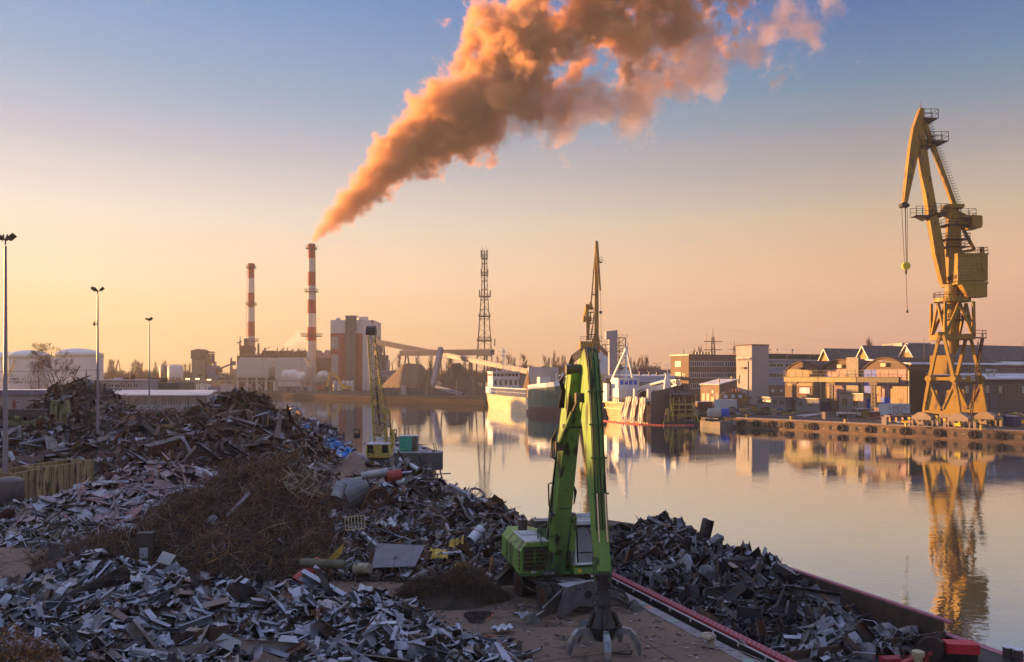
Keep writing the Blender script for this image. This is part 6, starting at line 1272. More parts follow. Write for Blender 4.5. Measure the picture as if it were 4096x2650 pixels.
# brown office
c=V(64,309,0); La=Lto(c,FBk,2682); Lb=Lto(c,FR,2960)
o1=thing('brown_office','three-storey brown rendered office block with long window bands','office building',(c.x,c.y,2)); zt=zc(c,1422)
mb=MB(); bprism(mb,c,La,Lb,2,zt); mb.build('wall',pm('brown_render',(.19,.135,.095),(.15,.105,.075),.9,scale=.15,streak=2,c3=(.16,.11,.08),s3=.5,t3=.66),o1); mb=MB(); bprism(mb,c-FR*.2-FBk*.2,La+.4,Lb+.4,zt,zt+.35); mb.build('roof',M['steelgrey'],o1)
for y0,y1 in ((1446,1466),(1492,1512),(1536,1555)):
    z1,z0=zc(c,y0),zc(c,y1)
    for xa,xb in (((2760,2825),(2831,2895),(2900,2944)) if y0<1530 else ((2763,2800),)):
        s0,s1=Lto(c,FR,xa),Lto(c,FR,xb); wwin(o1,c,FR,NF,s0,s1,z0,z1,8 if xb-xa>50 else 5,M['glass'],None,'window_band',1,.22)
    for xa,xb in ((2702,2722),):
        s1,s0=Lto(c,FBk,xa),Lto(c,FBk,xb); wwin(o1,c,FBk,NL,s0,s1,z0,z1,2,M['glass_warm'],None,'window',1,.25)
    if y0>1480: s1,s0=Lto(c,FBk,2732),Lto(c,FBk,2739); wwin(o1,c,FBk,NL,s0,s1,z0,z1-.4,1,M['glass'],None,'window',1,.2)
for k in range(6): mb=MB(); p=c+FR*(5+k*1.35)+FBk*2; mb.box((p.x,p.y,zt+.85),(1.0,.5,1.0),.3); mb.build('air_conditioner',CRM,o1)
mb=MB(); mb.beam(V(c.x-1,c.y+4,zt),V(c.x-1,c.y+4,zt+2.5),.15,.15); mb.beam(c+FR*8+V(0,0,zt),c+FR*8+V(0,0,zt+8),.08,.08); mb.build('antenna',M['dark'],o1)
# small transformer building
c=V(*G(2877,1626)[:2],0); La=Lto(c,FBk,2802); Lb=Lto(c,FR,2948); zt=zc(c,1541); b1_=thing('transformer_house','low tan building with sloping frosted roof and pink doors before the brown office','building',(c.x,c.y,2))
mb=MB(); f=foot(c,La,Lb); hs=[0,1.6,1.6,0]; mb.add([V(p.x,p.y,2) for p in f]+[V(p.x,p.y,zt+h_) for p,h_ in zip(f,hs)],[(0,3,2,1),(4,5,6,7),(0,1,5,4),(1,2,6,5),(2,3,7,6),(3,0,4,7)]); mb.build('wall',M['tan'],b1_)
mb=MB(); f=foot(c-FR*.3-FBk*.3,La+.6,Lb+.6); mb.add([V(p.x,p.y,zt+.03+h_) for p,h_ in zip(f,hs)]+[V(p.x,p.y,zt+.3+h_) for p,h_ in zip(f,hs)],[(0,3,2,1),(4,5,6,7),(0,1,5,4),(1,2,6,5),(2,3,7,6),(3,0,4,7)]); mb.build('roof',M['frost'],b1_)
PKD=pm('pink_door_paint',(.50,.34,.28),(.42,.28,.23),.6)
for xa,xb,y0,y1,m,n_ in ((2808,2820,1576,1607,PKD,'door'),(2826,2838,1576,1607,PKD,'door'),(2845,2856,1590,1607,PKD,'door'),(2863,2875,1574,1604,CVM,'door'),(2848,2853,1563,1575,M['white'],'vent')):
    mb=MB(); s1,s0=Lto(c,FBk,xa),Lto(c,FBk,xb); wallrect(mb,c,FBk,NL,s0,s1,zc(c,y1),zc(c,y0)); mb.build(n_,m,b1_)
mb=MB(); s=Lto(c,FR,2932); wallrect(mb,c,FR,NF,s-.5,s+.5,zc(c,1572),zc(c,1560)); mb.build('window',M['glass'],b1_)
for s in (1.5,6.5,9.5): mb=MB(); p=c+FBk*2+FR*s; mb.cyl((p.x,p.y,zt+.4),(p.x,p.y,zt+2.0+s*.12),.28,.28,8); mb.build('roof_vent',CRM,b1_)
# white tower
c=V(*G(3007,1619)[:2],0); La=Lto(c,FBk,2945); Lb=Lto(c,FR,3075); zt=zc(c,1382); tw=thing('white_tower','tall windowless whitewashed tower with a dark purple sign','tower',(c.x,c.y,2))
mb=MB(); bprism(mb,c,La,Lb,2,zt); mb.build('wall',pm('whitewashed_brick',(.36,.34,.36),(.29,.27,.29),.85,scale=.12,streak=5,c3=(.42,.30,.25),s3=.3,t3=.62),tw); mb=MB(); bprism(mb,c-FR*.15-FBk*.15,La+.3,Lb+.3,zt,zt+.35); mb.build('coping',M['rust'],tw)
PU=pm('purple_sign_letters',(.07,.03,.14),None,.5); OR=pm('orange_sign_paint',(.55,.18,.10),None,.5)  # plain orange meant for the sign centre
zs=zc(c,1431); rzL=math.atan2(FBk.y,FBk.x)+math.pi
Lm=Lto(c,FBk,2976); P_=c+FBk*Lm+NL*.25+V(0,0,zs-.9)
text('sign_lettering','emitron',2.15,P_,(R(90),0,rzL),PU,tw,.12)
mb=MB(); wallrect(mb,c,FBk,NL,.4,La-.3,zs-.12,zs+.02,.42,.08); mb.build('sign_rail',M['white'],tw)
mb=MB(); s=Lto(c,FBk,2993); wallrect(mb,c,FBk,NL,s-.08,s+.08,4,zs-1.2,.02,.25); mb.build('downpipe',CVM,tw)
mb=MB(); s=Lto(c,FBk,2978); z=zc(c,1473); wallrect(mb,c,FBk,NL,s-.9,s+.9,z-.25,z+.35,.1,.9); mb.build('floodlight',M['dark'],tw)
mb=MB(); z=zc(c,1589); wallrect(mb,c,FBk,NL,.2,5.2,z-.15,z+.2,.0,1.4); mb.build('canopy',M['concrete'],tw); mb=MB(); wallrect(mb,c,FBk,NL,3.3,4.5,2,4.4); mb.build('door',M['dark'],tw)
# blue-grey wing
c=V(*G(3060,1612)[:2],0); c=c+FBk*2; Lb=Lto(c,FR,3330); bw_=thing('blue_wing','pale blue rendered wing with white windows behind the white tower','office building',(c.x,c.y,2)); zt=zc(c,1442)
mb=MB(); bprism(mb,c,12,Lb,8.2,zt); mb.build('wall',pm('pale_blue_render',(.30,.34,.46),(.26,.30,.40),.8,scale=.15),bw_); mb=MB(); bprism(mb,c,12,Lb,2,8.2); mb.build('lower_wall',M['tan'],bw_); mb=MB(); bprism(mb,c-FR*.5-FBk*.5,13,Lb+.8,zt,zt+.4); mb.build('roof',M['frost'],bw_)
for y0,y1 in ((1454,1469),(1493,1510)):
    for xa,xb,n in ((3064,3132,5),(3140,3196,4)): s0,s1=Lto(c,FR,xa),Lto(c,FR,xb); wwin(bw_,c,FR,NF,s0,s1,zc(c,y1),zc(c,y0),n,pm('yellowish_glass',(.10,.09,.05),(.04,.04,.04),.15,scale=.5) if (xa,y0)==(3064,1454) else bpy.data.materials['yellowish_glass'],None,'window_band',1,.2)
mb=MB(); bprism(mb,c+FBk*7+FR*3,14,Lb,zt+.3,zc(c,1412)); mb.build('upper_storey',M['brick'],bw_)
for k,(s,w_) in enumerate(((4,8),(15,8),(26,9))): mb=MB(); p=c+FR*s+FBk*3; mb.box((p.x+w_/2,p.y,zt+1.3),(w_,2,1.6),.43); mb.build('roof_unit',M['dark'],bw_)
for s in (2,5,9): mb=MB(); z=6.5; wallrect(mb,c,FR,NF,s-.6,s+.6,5.6,6.8,.05,.5); mb.build('air_conditioner',M['white'],bw_)
for s in (7.2,11,14.5,22): mb=MB(); p=c+FBk*8+FR*s; zq=zc(c,1412); mb.cyl((p.x,p.y,zq),(p.x,p.y,zq+1.1),.15,.15,6); mb.lathe((p.x,p.y,zq+1.1),[(.1,0),(.4,.25),(.4,.55),(.05,.8)],10); mb.build('roof_vent',SL,bw_)
# arched river halls
c=V(*G(3637,1657)[:2],0); A0=c.copy()
HM=pm('arch_hall_wall',(.16,.11,.078),(.115,.08,.06),.9,scale=.15,streak=4,c3=(.15,.10,.08),s3=.5,t3=.64); HS=ribbed('arch_corrugated_yellow',(.22,.135,.06),(.16,.10,.05),'X',.9,.6,.4)
PKR=pm('pink_foil_cladding',(.30,.16,.19),(.18,.10,.13),.6,0,scale=.6,bump=.8,bs=.9); BLU=pm('royal_blue_cladding',(.02,.09,.62),(.018,.07,.46),.6,scale=.4)
arches=[(3637,3450,1435,1462),(3450,3285,1442,1466),(3285,3140,1449,1470)]
for i,(xa,xb,yt,ye) in enumerate(arches):
    s0=Lto(A0,FBk,xa); s1=Lto(A0,FBk,xb); m_=(s0+s1)/2; P0=A0+FBk*s0; 
    zt=zc(A0+FBk*m_,yt); ze=zt-3.2; t=thing('arched_hall',('nearest arched hall with blue and pink foil gate front','middle arched hall with pink foil clad front','farthest arched hall with yellow corrugated front')[i],'industrial hall',(P0.x,P0.y,2))
    n=14; arcp=[(s0+(s1-s0)*k/n, ze+(zt-ze)*math.sin(math.pi*k/n)**.8 if 0<k<n else ze) for k in range(n+1)]
    mb=MB(); poly=[V(A0.x,A0.y,0)+FBk*s+V(0,0,z) for s,z in [(s0,2)]+arcp+[(s1,2)]]
    mb.prism(poly,FR*(34 if i else 40),0); mb.build('wall',HM,t)
    mb=MB(); top=[V(A0.x,A0.y,0)+FBk*s+V(0,0,z+.05)-FR*.35 for s,z in arcp]; bt_=[p+V(0,0,.35) for p in top]; k=n+1
    far_=[p+FR*36 for p in top]; far2=[p+FR*36 for p in bt_]
    mb.add(top+bt_+far_+far2,[(j,j+1,k+j+1,k+j) for j in range(n)]+[(k+j,k+j+1,3*k+j+1,3*k+j) for j in range(n)]); mb.build('arched_roof',M['rust'],t)
    zb=zc(P0,1478); zm=zc(P0,1512); zl=zc(P0,1545); w_=s1-s0
    if i==0:
        mb=MB(); wallrect(mb,A0,FBk,NL,s0+.8,s0+w_*.68,zm-.5,zb,.03,.1,0); wallrect(mb,A0,FBk,NL,s0+1.2,s0+w_*.66,zl+.3,zm-1,.03,.1,0); wallrect(mb,A0,FBk,NL,s0+w_*.40,s0+w_*.55,zl-3,zl+.2,.04,.1,0); mb.build('foil_cladding',PKR,t)
        mb=MB(); wallrect(mb,A0,FBk,NL,s0+w_*.68,s1-.6,zm-.5,zb,.03,.12,0); wallrect(mb,A0,FBk,NL,s0+w_*.66,s1-.8,zl+.3,zm-1,.03,.12,0); wallrect(mb,A0,FBk,NL,s0+w_*.38,s0+w_*.58,2.1,zl-3,.05,.12,0); wallrect(mb,A0,FBk,NL,s0+w_*.8,s1-.8,zl-2,zl+.3,.03,.12,0); mb.build('blue_gate',BLU,t)
        mb=MB(); wallrect(mb,A0,FBk,NL,s0+.5,s0+w_*.38,2.1,zl-.1,.03,.08,0); wallrect(mb,A0,FBk,NL,s0+w_*.59,s0+w_*.78,2.1,zl-.1,.03,.08,0); mb.build('corrugated_sheet',HS,t)
    elif i==1:
        mb=MB(); wallrect(mb,A0,FBk,NL,s0+w_*.34,s1-1.2,zm-1,zb,.03,.1,0); wallrect(mb,A0,FBk,NL,s0+w_*.34,s1-1.8,zl,zm-1.6,.03,.1,0); wallrect(mb,A0,FBk,NL,s0+w_*.36,s0+w_*.66,zl-3.4,zl-.3,.04,.12,0); mb.build('foil_cladding',PKR,t)
        mb=MB(); wallrect(mb,A0,FBk,NL,s0+.6,s0+w_*.32,2.1,zb+3.2,.02,.9,0); mb.build('stair_shaft',ribbed('grey_corrugated',(.24,.21,.18),(.18,.16,.14),'X',1.1,.7,.5),t)
        mb=MB(); wallrect(mb,A0,FBk,NL,s0+w_*.68,s1-1.2,2.1,zl-.2,.03,.08,0); mb.build('corrugated_sheet',HS,t)
        mb=MB(); wallrect(mb,A0,FBk,NL,s1-3.5,s1-1.2,zm-1,zm+.6,.06,.1,0); mb.build('blue_panel',BLU,t)
    else:
        mb=MB(); wallrect(mb,A0,FBk,NL,s0+1,s1-1,zm-1,zb,.03,.08,0); wallrect(mb,A0,FBk,NL,s0+1,s1-1,zl,zm-1.6,.03,.08,0); mb.build('corrugated_sheet',HS,t)
        for q in (.15,.5,.82): wwin(t,A0,FBk,NL,s0+w_*q-.5,s0+w_*q+.6,zb-2,zb-.3,1,M['glass'])
        mb=MB(); wallrect(mb,A0,FBk,NL,s0+w_*.45-2.2,s0+w_*.45+1.8,zl-2.2,zl-.5,.05,.12,0); mb.build('sign_board',pm('lilac_sign',(.25,.18,.45),None,.5),t)
        mb=MB(); wallrect(mb,A0,FBk,NL,s0+w_*.45-.9,s0+w_*.45+.6,zl-2.1,zl-.6,.18,.03,0); mb.build('sign_logo',M['white'],t)
        mb=MB(); wallrect(mb,A0,FBk,NL,s0+w_*.42-2,s0+w_*.42+1.2,2.2,5.4,.05,.06,0); mb.build('door',CVM,t)
    mb=MB(); q=A0+FBk*m_; 
    if i!=2: wallrect(mb,A0,FBk,NL,m_-.8,m_+.8,zt-2.1,zt-1.2,.1,.7,0); mb.build('floodlight',CRM,t)
    else: wallrect(mb,A0,FBk,NL,m_-.3,m_+.9,zt-2.2,zt-1.6,.1,.7,0); mb.build('floodlight',M['dark'],t)
    mb=MB(); wallrect(mb,A0,FBk,NL,s0-.1,s0+.15,2,ze,.02,.2,0); mb.build('downpipe',CRM,t)
# crane runway in front of the arches
R0=A0+NL*9
rw=thing('crane_runway','olive green craneway beam with railing on concrete columns before the arched halls','crane runway',(R0.x,R0.y,2)); OG=pm('olive_runway_paint',(.16,.15,.045),(.10,.09,.04),.6,scale=.6); LC=pm('column_concrete',(.17,.14,.115),(.12,.10,.085),.9,scale=.4,streak=3)  # streaked brown-grey concrete for the runway columns
s0=Lto(R0,FBk,3600); s1=Lto(R0,FBk,3138); zr=zc(R0,1520)
for k in range(3):
    a=s0+(s1-s0)*k/3; b=s0+(s1-s0)*(k+1)/3; mb=MB(); mb.beam(R0+FBk*(a+.1)+V(0,0,zr),R0+FBk*(b-.1)+V(0,0,zr),.7,1.3); mb.build('runway_beam',OG if k else M['dark'],rw)
mb=MB(); a=R0+FBk*s0+V(0,0,zr+.7); b=R0+FBk*s1+V(0,0,zr+.7); mb.rail([a-FR*.8,b-FR*.8],1.6,.06,step=2.5); mb.beam(a-FR*.4,b-FR*.4,1.0,.1); mb.build('walkway_railing',M['dark'],rw)
for k,x in enumerate((3494,3326,3177)):
    s=Lto(R0,FBk,x); p=R0+FBk*s; mb=MB(); 
    for q in (-.45,.45): mb.beam(p+FBk*q+V(0,0,2),p+FBk*q+V(0,0,zr-.7),.35,.5,0,up=FBk)
    for z in range(8): mb.beam(p-FBk*.5+V(0,0,2.6+z*(zr-3.6)/7),p+FBk*.5+V(0,0,2.6+z*(zr-3.6)/7),.35,.4)
    mb.beam(p-FBk*1.3+V(0,0,zr-1.0),p+FBk*1.3+V(0,0,zr-1.0),.5,.6); mb.build('column',LC,rw)
# gabled roofs above
GRM=ribbed('dark_roof_sheets',(.085,.075,.075),(.13,.115,.11),'X',.35,.8,.5); YW=ribbed('yellow_boarded_gable',(.36,.24,.08),(.29,.19,.07),'X',.6,.7,.4)
for i,(xa,xm,xb,yt,yb,Lr) in enumerate(((3622,3648-24,3658,1381,1436,120),(3425,3453,3480,1388,1441,34),(3276,3300,3322,1399,1450,30))):
    q0=A0+FR*14; sA=Lto(q0,FBk,xb); sB=Lto(q0,FBk,xa if i else 3595); sm=(sA+sB)/2; zb_=zc(q0+FBk*sm,yb); zt_=zc(q0+FBk*sm,yt)
    t=thing('gabled_roof_hall',('longest dark gabled roof with yellow boarded gable, behind the portal crane','middle dark gabled roof with yellow boarded gable','farthest dark gabled roof with yellow boarded gable')[i],'industrial hall',(q0.x,q0.y,zb_)); 
    A_=q0+FBk*sA;B_=q0+FBk*sB;M_=q0+FBk*sm
    mb=MB(); g3=[V(A_.x,A_.y,zb_-3),V(A_.x,A_.y,zb_),V(M_.x,M_.y,zt_),V(B_.x,B_.y,zb_),V(B_.x,B_.y,zb_-3)]; mb.prism(g3,FR*1.0); mb.build('gable',YW,t)
    mb=MB(); e=.35
    for P1 in (V(A_.x,A_.y,zb_),V(B_.x,B_.y,zb_)):
        a=V(M_.x,M_.y,zt_+.1)-FR*e; b=P1+(P1-V(M_.x,M_.y,zt_)).normalized()*.4-FR*e; mb.add([a,b,b+FR*Lr,a+FR*Lr,a+V(0,0,.3),b+V(0,0,.3),b+FR*Lr+V(0,0,.3),a+FR*Lr+V(0,0,.3)],[(0,1,2,3),(7,6,5,4),(0,4,5,1),(1,5,6,2),(2,6,7,3)])
    mb.build('roof',GRM,t)
    mb=MB()
    for P1 in (V(A_.x,A_.y,zb_),V(B_.x,B_.y,zb_)): mb.beam(V(M_.x,M_.y,zt_+.1)-FR*(e+.1),P1-FR*(e+.1)+V(0,0,.1),.3,.25)
    mb.build('verge_board',M['white'],t)
    if i==0: mb=MB(); wallrect(mb,q0,FBk,NL,sm-.5,sm+.4,zb_+1.6,zb_+4.2,.05,.06); mb.build('window',M['white'],t)
# long hall wall to the right of the arches
c=A0.copy(); lh=thing('long_side_hall','long rendered hall with frosted roof edge and glazed bands behind the portal crane','industrial hall',(c.x,c.y,2)); zw=zc(c,1459); Lr=75
mb=MB(); mb.prism([c+FR*.3+V(0,0,2)-FBk*0,c+FR*Lr+V(0,0,2),c+FR*Lr+FBk*-.0+V(0,0,2)+FBk*12,c+FR*.3+FBk*12+V(0,0,2)],(0,0,zw-2)); mb.build('wall',HM,lh)
mb=MB(); z1=zw; a=[c-FBk*.6+V(0,0,z1),c+FR*Lr-FBk*.6+V(0,0,z1),c+FR*Lr+FBk*14+V(0,0,z1+1.3),c+FBk*14+V(0,0,z1+1.3)]; mb.add(a+[p+V(0,0,.35) for p in a],[(3,2,1,0),(4,5,6,7),(0,1,5,4),(1,2,6,5),(3,0,4,7)]); mb.build('roof',M['frost'],lh)
c2_=c+NF*9; zl2=zc(c2_,1520)
mb=MB(); mb.prism([c2_+FR*6+V(0,0,2),c2_+FR*Lr+V(0,0,2),c+FR*Lr+V(0,0,2)-FBk*.02,c+FR*6+V(0,0,2)-FBk*.02],(0,0,zl2-2)); mb.build('lean_to_wall',pm('brown_lean_to',(.14,.11,.105),(.11,.09,.085),.9,scale=.2),lh)
mb=MB(); a=[c2_+FR*5.6-FBk*.6+V(0,0,zl2),c2_+FR*Lr-FBk*.6+V(0,0,zl2),c+FR*Lr-FBk*.05+V(0,0,zl2+1.4),c+FR*5.6-FBk*.05+V(0,0,zl2+1.4)]; mb.add(a+[p+V(0,0,.3) for p in a],[(3,2,1,0),(4,5,6,7),(0,1,5,4),(1,2,6,5),(3,0,4,7)]); mb.build('lean_to_roof',M['frost'],lh)
GG=pm('grimy_glazing',(.06,.05,.05),(.10,.085,.08),.3,scale=.4); GBm=pm('glazing_bar_tan',(.30,.25,.22),None,.7)
for k in range(9): s=Lto(c,FR,3850)+k*4.6; wwin(lh,c,FR,NF,s,s+4.5,zc(c,1501),zc(c,1471),4,GG,GBm,'window',2,.09)
s=Lto(c2_,FR,4008); wwin(lh,c2_,FR,NF,s,s+9,zc(c2_,1605),zc(c2_,1541),7,GG,GBm,'window',6,.09)
mb=MB(); s=Lto(c2_,FR,4087); wallrect(mb,c2_,FR,NF,s,s+4.6,zc(c2_,1577),zc(c2_,1549),.05,.15); sb=mb.build('sign_board',M['white'],lh)
text('sign_lettering','EN',1.3,c2_+FR*(s+.35)+NF*.23+V(0,0,zc(c2_,1568)),(R(90),0,math.atan2(FR.y,FR.x)),PU,sb,.02,'LEFT')
for x in (3944,3862,3995): s=Lto(c2_ if x!=3862 else c2_,FR,x); mb=MB(); wallrect(mb,c2_,FR,NF,s-.5,s+.7,zc(c2_,1575),zc(c2_,1545),.04,.3); mb.build('vent_panel',CRM,lh)
mb=MB(); s=Lto(c2_,FR,3957); wallrect(mb,c2_,FR,NF,s,s+2.9,2.1,zc(c2_,1585),.04,.1); mb.build('door',CVM,lh)
mb=MB(); 
for x in (3997,4020): p=c2_+FR*Lto(c2_,FR,x)+FBk*3; zq=zl2+.6; mb.cyl((p.x,p.y,zq),(p.x,p.y,zq+1.6),.2,.2,8); mb.box((p.x,p.y,zq+1.8),(1.0,1.0,.6))
mb.build('roof_vent',SL,lh)
for x in (3688,3905,4083): mb=MB(); p=c+FR*Lto(c,FR,x)+NF*.6; mb.cyl((p.x,p.y,zw),(p.x,p.y,zw+6.5),.05,.05,5); mb.build('lightning_rod',M['dark'],lh)
mb=MB(); q=c+FBk*70; rb(mb,3608,3722,1372,1400,300,16); single('roof_lantern',mb,M['concrete_light'],'pale rooftop block behind the long gabled roof','building')
# sheds on the wharf
def shed(xc,yb,La,xr,yt,label,wm_,name='wharf_shed',roofm=None):
    c=G(xc,yb); c.z=0; Lb=Lto(c,FR,xr) if xr else 5; zt=zc(c,yt); t=thing(name,label,'shed',(c.x,c.y,2)); mb=MB(); bprism(mb,c,La,Lb,2,zt); mb.build('wall',wm_,t); mb=MB(); bprism(mb,c-FR*.25-FBk*.25,La+.5,Lb+.5,zt,zt+.22); mb.build('roof',roofm or M['steelgrey'],t); return t,c,La,Lb,zt
GSH=pm('grey_green_shed',(.20,.21,.23),(.16,.17,.19),.8,scale=.2)
t,c,La,Lb,zt=shed(3142,1642,0.1+Lto(G(3142,1642),FBk,3027),3190,1594,'long grey shed with four square windows at the foot of the white tower',GSH)
for f0,f1 in ((.05,.2),(.28,.4),(.5,.66),(.74,.92)): wwin(t,c,FBk,NL,La*f0,La*f1,3.6,zt-.7,3,GG,CVM,'window',3,.08)
t,c,La,Lb,zt=shed(3277,1650,Lto(G(3277,1650),FBk,3186),3322,1598,'grey shed with two sunlit windows and dark blue side gate',GSH)
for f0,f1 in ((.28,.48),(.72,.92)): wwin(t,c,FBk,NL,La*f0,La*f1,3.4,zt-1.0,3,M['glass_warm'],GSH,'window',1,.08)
mb=MB(); wallrect(mb,c,FR,NF,.3,Lb-.2,2.1,zt-.7); mb.build('side_gate',pm('navy_gate',(.02,.03,.10),None,.6),t)
t,c,La,Lb,zt=shed(3453,1650,Lto(G(3453,1650),FBk,3357),3492,1578,'two-storey pale grey house with small windows behind the white pickup',pm('grey_house_render',(.36,.32,.32),(.30,.27,.27),.85,scale=.2,streak=3),'wharf_house')
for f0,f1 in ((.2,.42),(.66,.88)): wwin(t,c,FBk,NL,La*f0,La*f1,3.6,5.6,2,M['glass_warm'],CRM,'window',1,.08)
mb=MB(); wallrect(mb,c,FR,NF,1.2,Lb-.2,2.1,5.6); mb.build('gate',BLU,t)
mb=MB(); wallrect(mb,c,FBk,NL,La*.55-.1,La*.55+.1,2.1,zt-.3,.02,.15); mb.build('downpipe',CRM,t)
# containers
def cont(xc,yb,LaPx,xr,yt,label,mat,mat2=None,La=None):
    c=G(xc,yb); c.z=0; La=La or Lto(c,FBk,LaPx); Lb=Lto(c,FR,xr); zt=zc(c,yt); t=thing('container',label,'container',(c.x,c.y,2)); mb=MB(); bprism(mb,c,La,Lb,2.08,zt); mb.build('container_body',mat,t); mb=MB(); bprism(mb,c-FR*.03-FBk*.03,La+.06,Lb+.06,zt,zt+.05); mb.build('lid',M['frost'],t)
    return t,c,La,Lb,zt
WB=pm('pale_blue_white_container',(.50,.58,.66),(.45,.52,.60),.5,scale=.3)
t,c,La,Lb,zt=cont(3550,1665,3545-18,3640,1618,'white box container with purple outlined graffiti letters on its long side',WB,La=2.6)
PUR=pm('purple_marker_line',(.12,.03,.10),None,.6)
mb=MB(); gl_=[[(.24,.80),(.25,.25),(.30,.12),(.36,.2),(.36,.75),(.33,.82),(.28,.72),(.24,.80)],[(.36,.2),(.42,.10),(.46,.2),(.47,.82),(.42,.72),(.37,.80)],[(.46,.2),(.47,.82),(.60,.84),(.66,.70),(.60,.52),(.70,.12),(.64,.05),(.56,.4),(.55,.12),(.50,.12)],[(.72,.80),(.80,.85)],[(.74,.68),(.80,.70)],[(.75,.55),(.78,.62),(.82,.52)],[(.08,.6),(.1,.52),(.13,.6)]]
for st in gl_: mb.tube([c+FR*(Lb*x)+NF*.03+V(0,0,2.1+(zt-2.1)*y) for x,y in st],.06,4)
mb.build('graffiti_lettering',PUR,t)
cont(3523,1652,3506,3545,1617,'cream end of a container left of the graffiti container',CRM,La=2.2)
cont(3488,1650,3470,3520,1617,'bright blue ribbed container between pickup and graffiti container',ribbed('sky_blue_ribbed',(.04,.24,.55),(.03,.19,.45),'X',1.6,.5,.6),La=2.4)
cont(3455,1673,3440,3478,1636,'yellow-green rusty box standing beside the pickup',pm('olive_rust_box',(.22,.17,.06),(.13,.09,.04),.8,scale=2),La=1.8)
cont(3490,1672,3476,3520,1648,'low red-brown skip with frosted lid',pm('red_brown_skip',(.15,.05,.035),(.10,.04,.03),.7,scale=1.5),La=2.5)
cont(3518,1660,3505,3534,1634,'tall red-brown steel cabinet before the graffiti container',pm('red_brown_cabinet',(.16,.06,.045),(.10,.045,.035),.7,scale=1.5),La=1.6)
cont(3950,1652,3925,4040,1610,'long royal blue container right of the portal crane',BLU,La=2.6)
cont(4042,1655,4030,4180,1609,'orange ribbed container at the right edge',ribbed('orange_brown_ribbed',(.34,.17,.06),(.26,.13,.05),'X',1.2,.7,.6),La=2.6)
cont(4055,1708,4047,4085,1667,'dark blue tool cabinet at the right end of the wharf',pm('navy_cabinet',(.02,.035,.13),None,.5),La=2.0)
cont(2880,1638,2855,2948,1600,'white box container beside the transformer house',WB,La=2.6)
cont(2790,1648,2775,2850,1609,'dark maroon container behind the dock scaffolding',pm('maroon_container',(.10,.03,.035),None,.6),La=2.6)
# pickup truck
c=G(3405,1672); d=(FR*-.95+FBk*.2).normalized(); pk=thing('flatbed_truck','small white flatbed truck parked on the wharf','truck',c); f_=-d; sN=V(-f_.y,f_.x,0)
def TP(a,b,z): return c+f_*a+sN*b+V(0,0,z)
MT=Matrix(((f_.x,sN.x,0,c.x),(f_.y,sN.y,0,c.y),(0,0,1,c.z),(0,0,0,1)))
mb=MB(MT); mb.box((-1.2,0,.95),(3.9,2.0,.12)); mb.box((-1.2,-1.0,1.12),(3.9,.05,.4)); mb.box((-1.2,1.0,1.12),(3.9,.05,.4)); mb.box((-3.13,0,1.12),(.05,2,.4)); mb.build('load_bed',M['white'],pk)
mb=MB(MT); mb.box((.82,0,1.5),(.06,1.9,1.1)); mb.box((-.6,0,.75),(5.2,.8,.25)); mb.build('chassis',M['dark'],pk)
mb=MB(MT); mb.prism([V(.9,-.95,.55),V(2.9,-.95,.55),V(3.0,-.95,1.15),V(2.45,-.95,1.3),V(1.95,-.95,2.05),V(.95,-.95,2.1)],(0,1.9,0)); mb.build('cab',M['white'],pk)
mb=MB(MT); mb.prism([V(1.1,-.97,1.3),V(1.7,-.97,1.3),V(1.65,-.97,1.92),V(1.1,-.97,1.95)],(0,1.94,0)); mb.prism([V(1.8,-.97,1.3),V(2.3,-.97,1.3),V(1.95,-.97,1.85),V(1.8,-.97,1.9)],(0,1.94,0)); mb.build('window',M['glass'],pk)
for a in (-2.1,2.2):
    for b in (-.85,.85): mb=MB(MT); mb.cyl((a,b-.12,.38),(a,b+.12,.38),.38,.38,16); mb.build('wheel',M['black'],pk)
mb=MB(MT); mb.box((-3.16,.4,.7),(.03,.9,.25)); mb.build('number_plate',CRM,pk)
# wharf wall with tyre fenders
WM1=pm('stained_wharf_wall',(.14,.095,.065),(.08,.058,.042),.9,scale=.6,streak=.35,bump=.5,c3=(.30,.20,.13),s3=1.2,t3=.62)
mb=MB(); mb.beam(WE-WN*.15+V(0,0,1.0),wend-WN*.15+V(0,0,1.0),.3,2.1); mb.beam(WE-WN*.42+V(0,0,.15),wend-WN*.42+V(0,0,.15),.5,.4,1); mb.beam(WE-WN*.38+V(0,0,1.85),wend-WN*.38+V(0,0,1.85),.2,.28,1); mb.beam(WE+WN*.2+V(0,0,2.08),wend+WN*.2+V(0,0,2.08),.5,.16,2)
struct('wharf_wall',mb,[WM1,pm('fender_timber',(.17,.10,.06),(.10,.065,.045),.9,scale=.8,streak=.3),pm('frosted_kerb',(.36,.30,.30),(.24,.20,.20),.8,scale=.7)])
mb=MB()
for k in range(75): p=WE+WD*(1.5+k*1.0)-WN*.33; mb.beam(p+V(0,0,1.9),p+V(0,0,2.0),.25,.25)
struct('wharf_edge_studs',mb,pm('yellow_stud',(.55,.40,.12),None,.7))
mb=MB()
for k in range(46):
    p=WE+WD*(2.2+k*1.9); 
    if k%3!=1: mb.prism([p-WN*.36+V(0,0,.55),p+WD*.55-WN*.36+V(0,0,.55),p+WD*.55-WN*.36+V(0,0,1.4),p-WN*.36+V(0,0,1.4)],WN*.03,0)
struct('wharf_wall_dark_plates',mb,pm('recess_shade_plate',(.03,.028,.03),None,.9))  # flat dark plates on the wall; shade of recesses put into colour
mb=MB()
for off in (4.2,5.4,15.5,16.7): mb.beam(WE+WN*off+WD*-2+V(0,0,2.01),wend+WN*off+V(0,0,2.01),.18,.01)
struct('crane_rails',mb,pm('frosted_rail',(.36,.32,.34),None,.5,.3))
FT='tyre fenders hung along the wharf wall'
ty=None
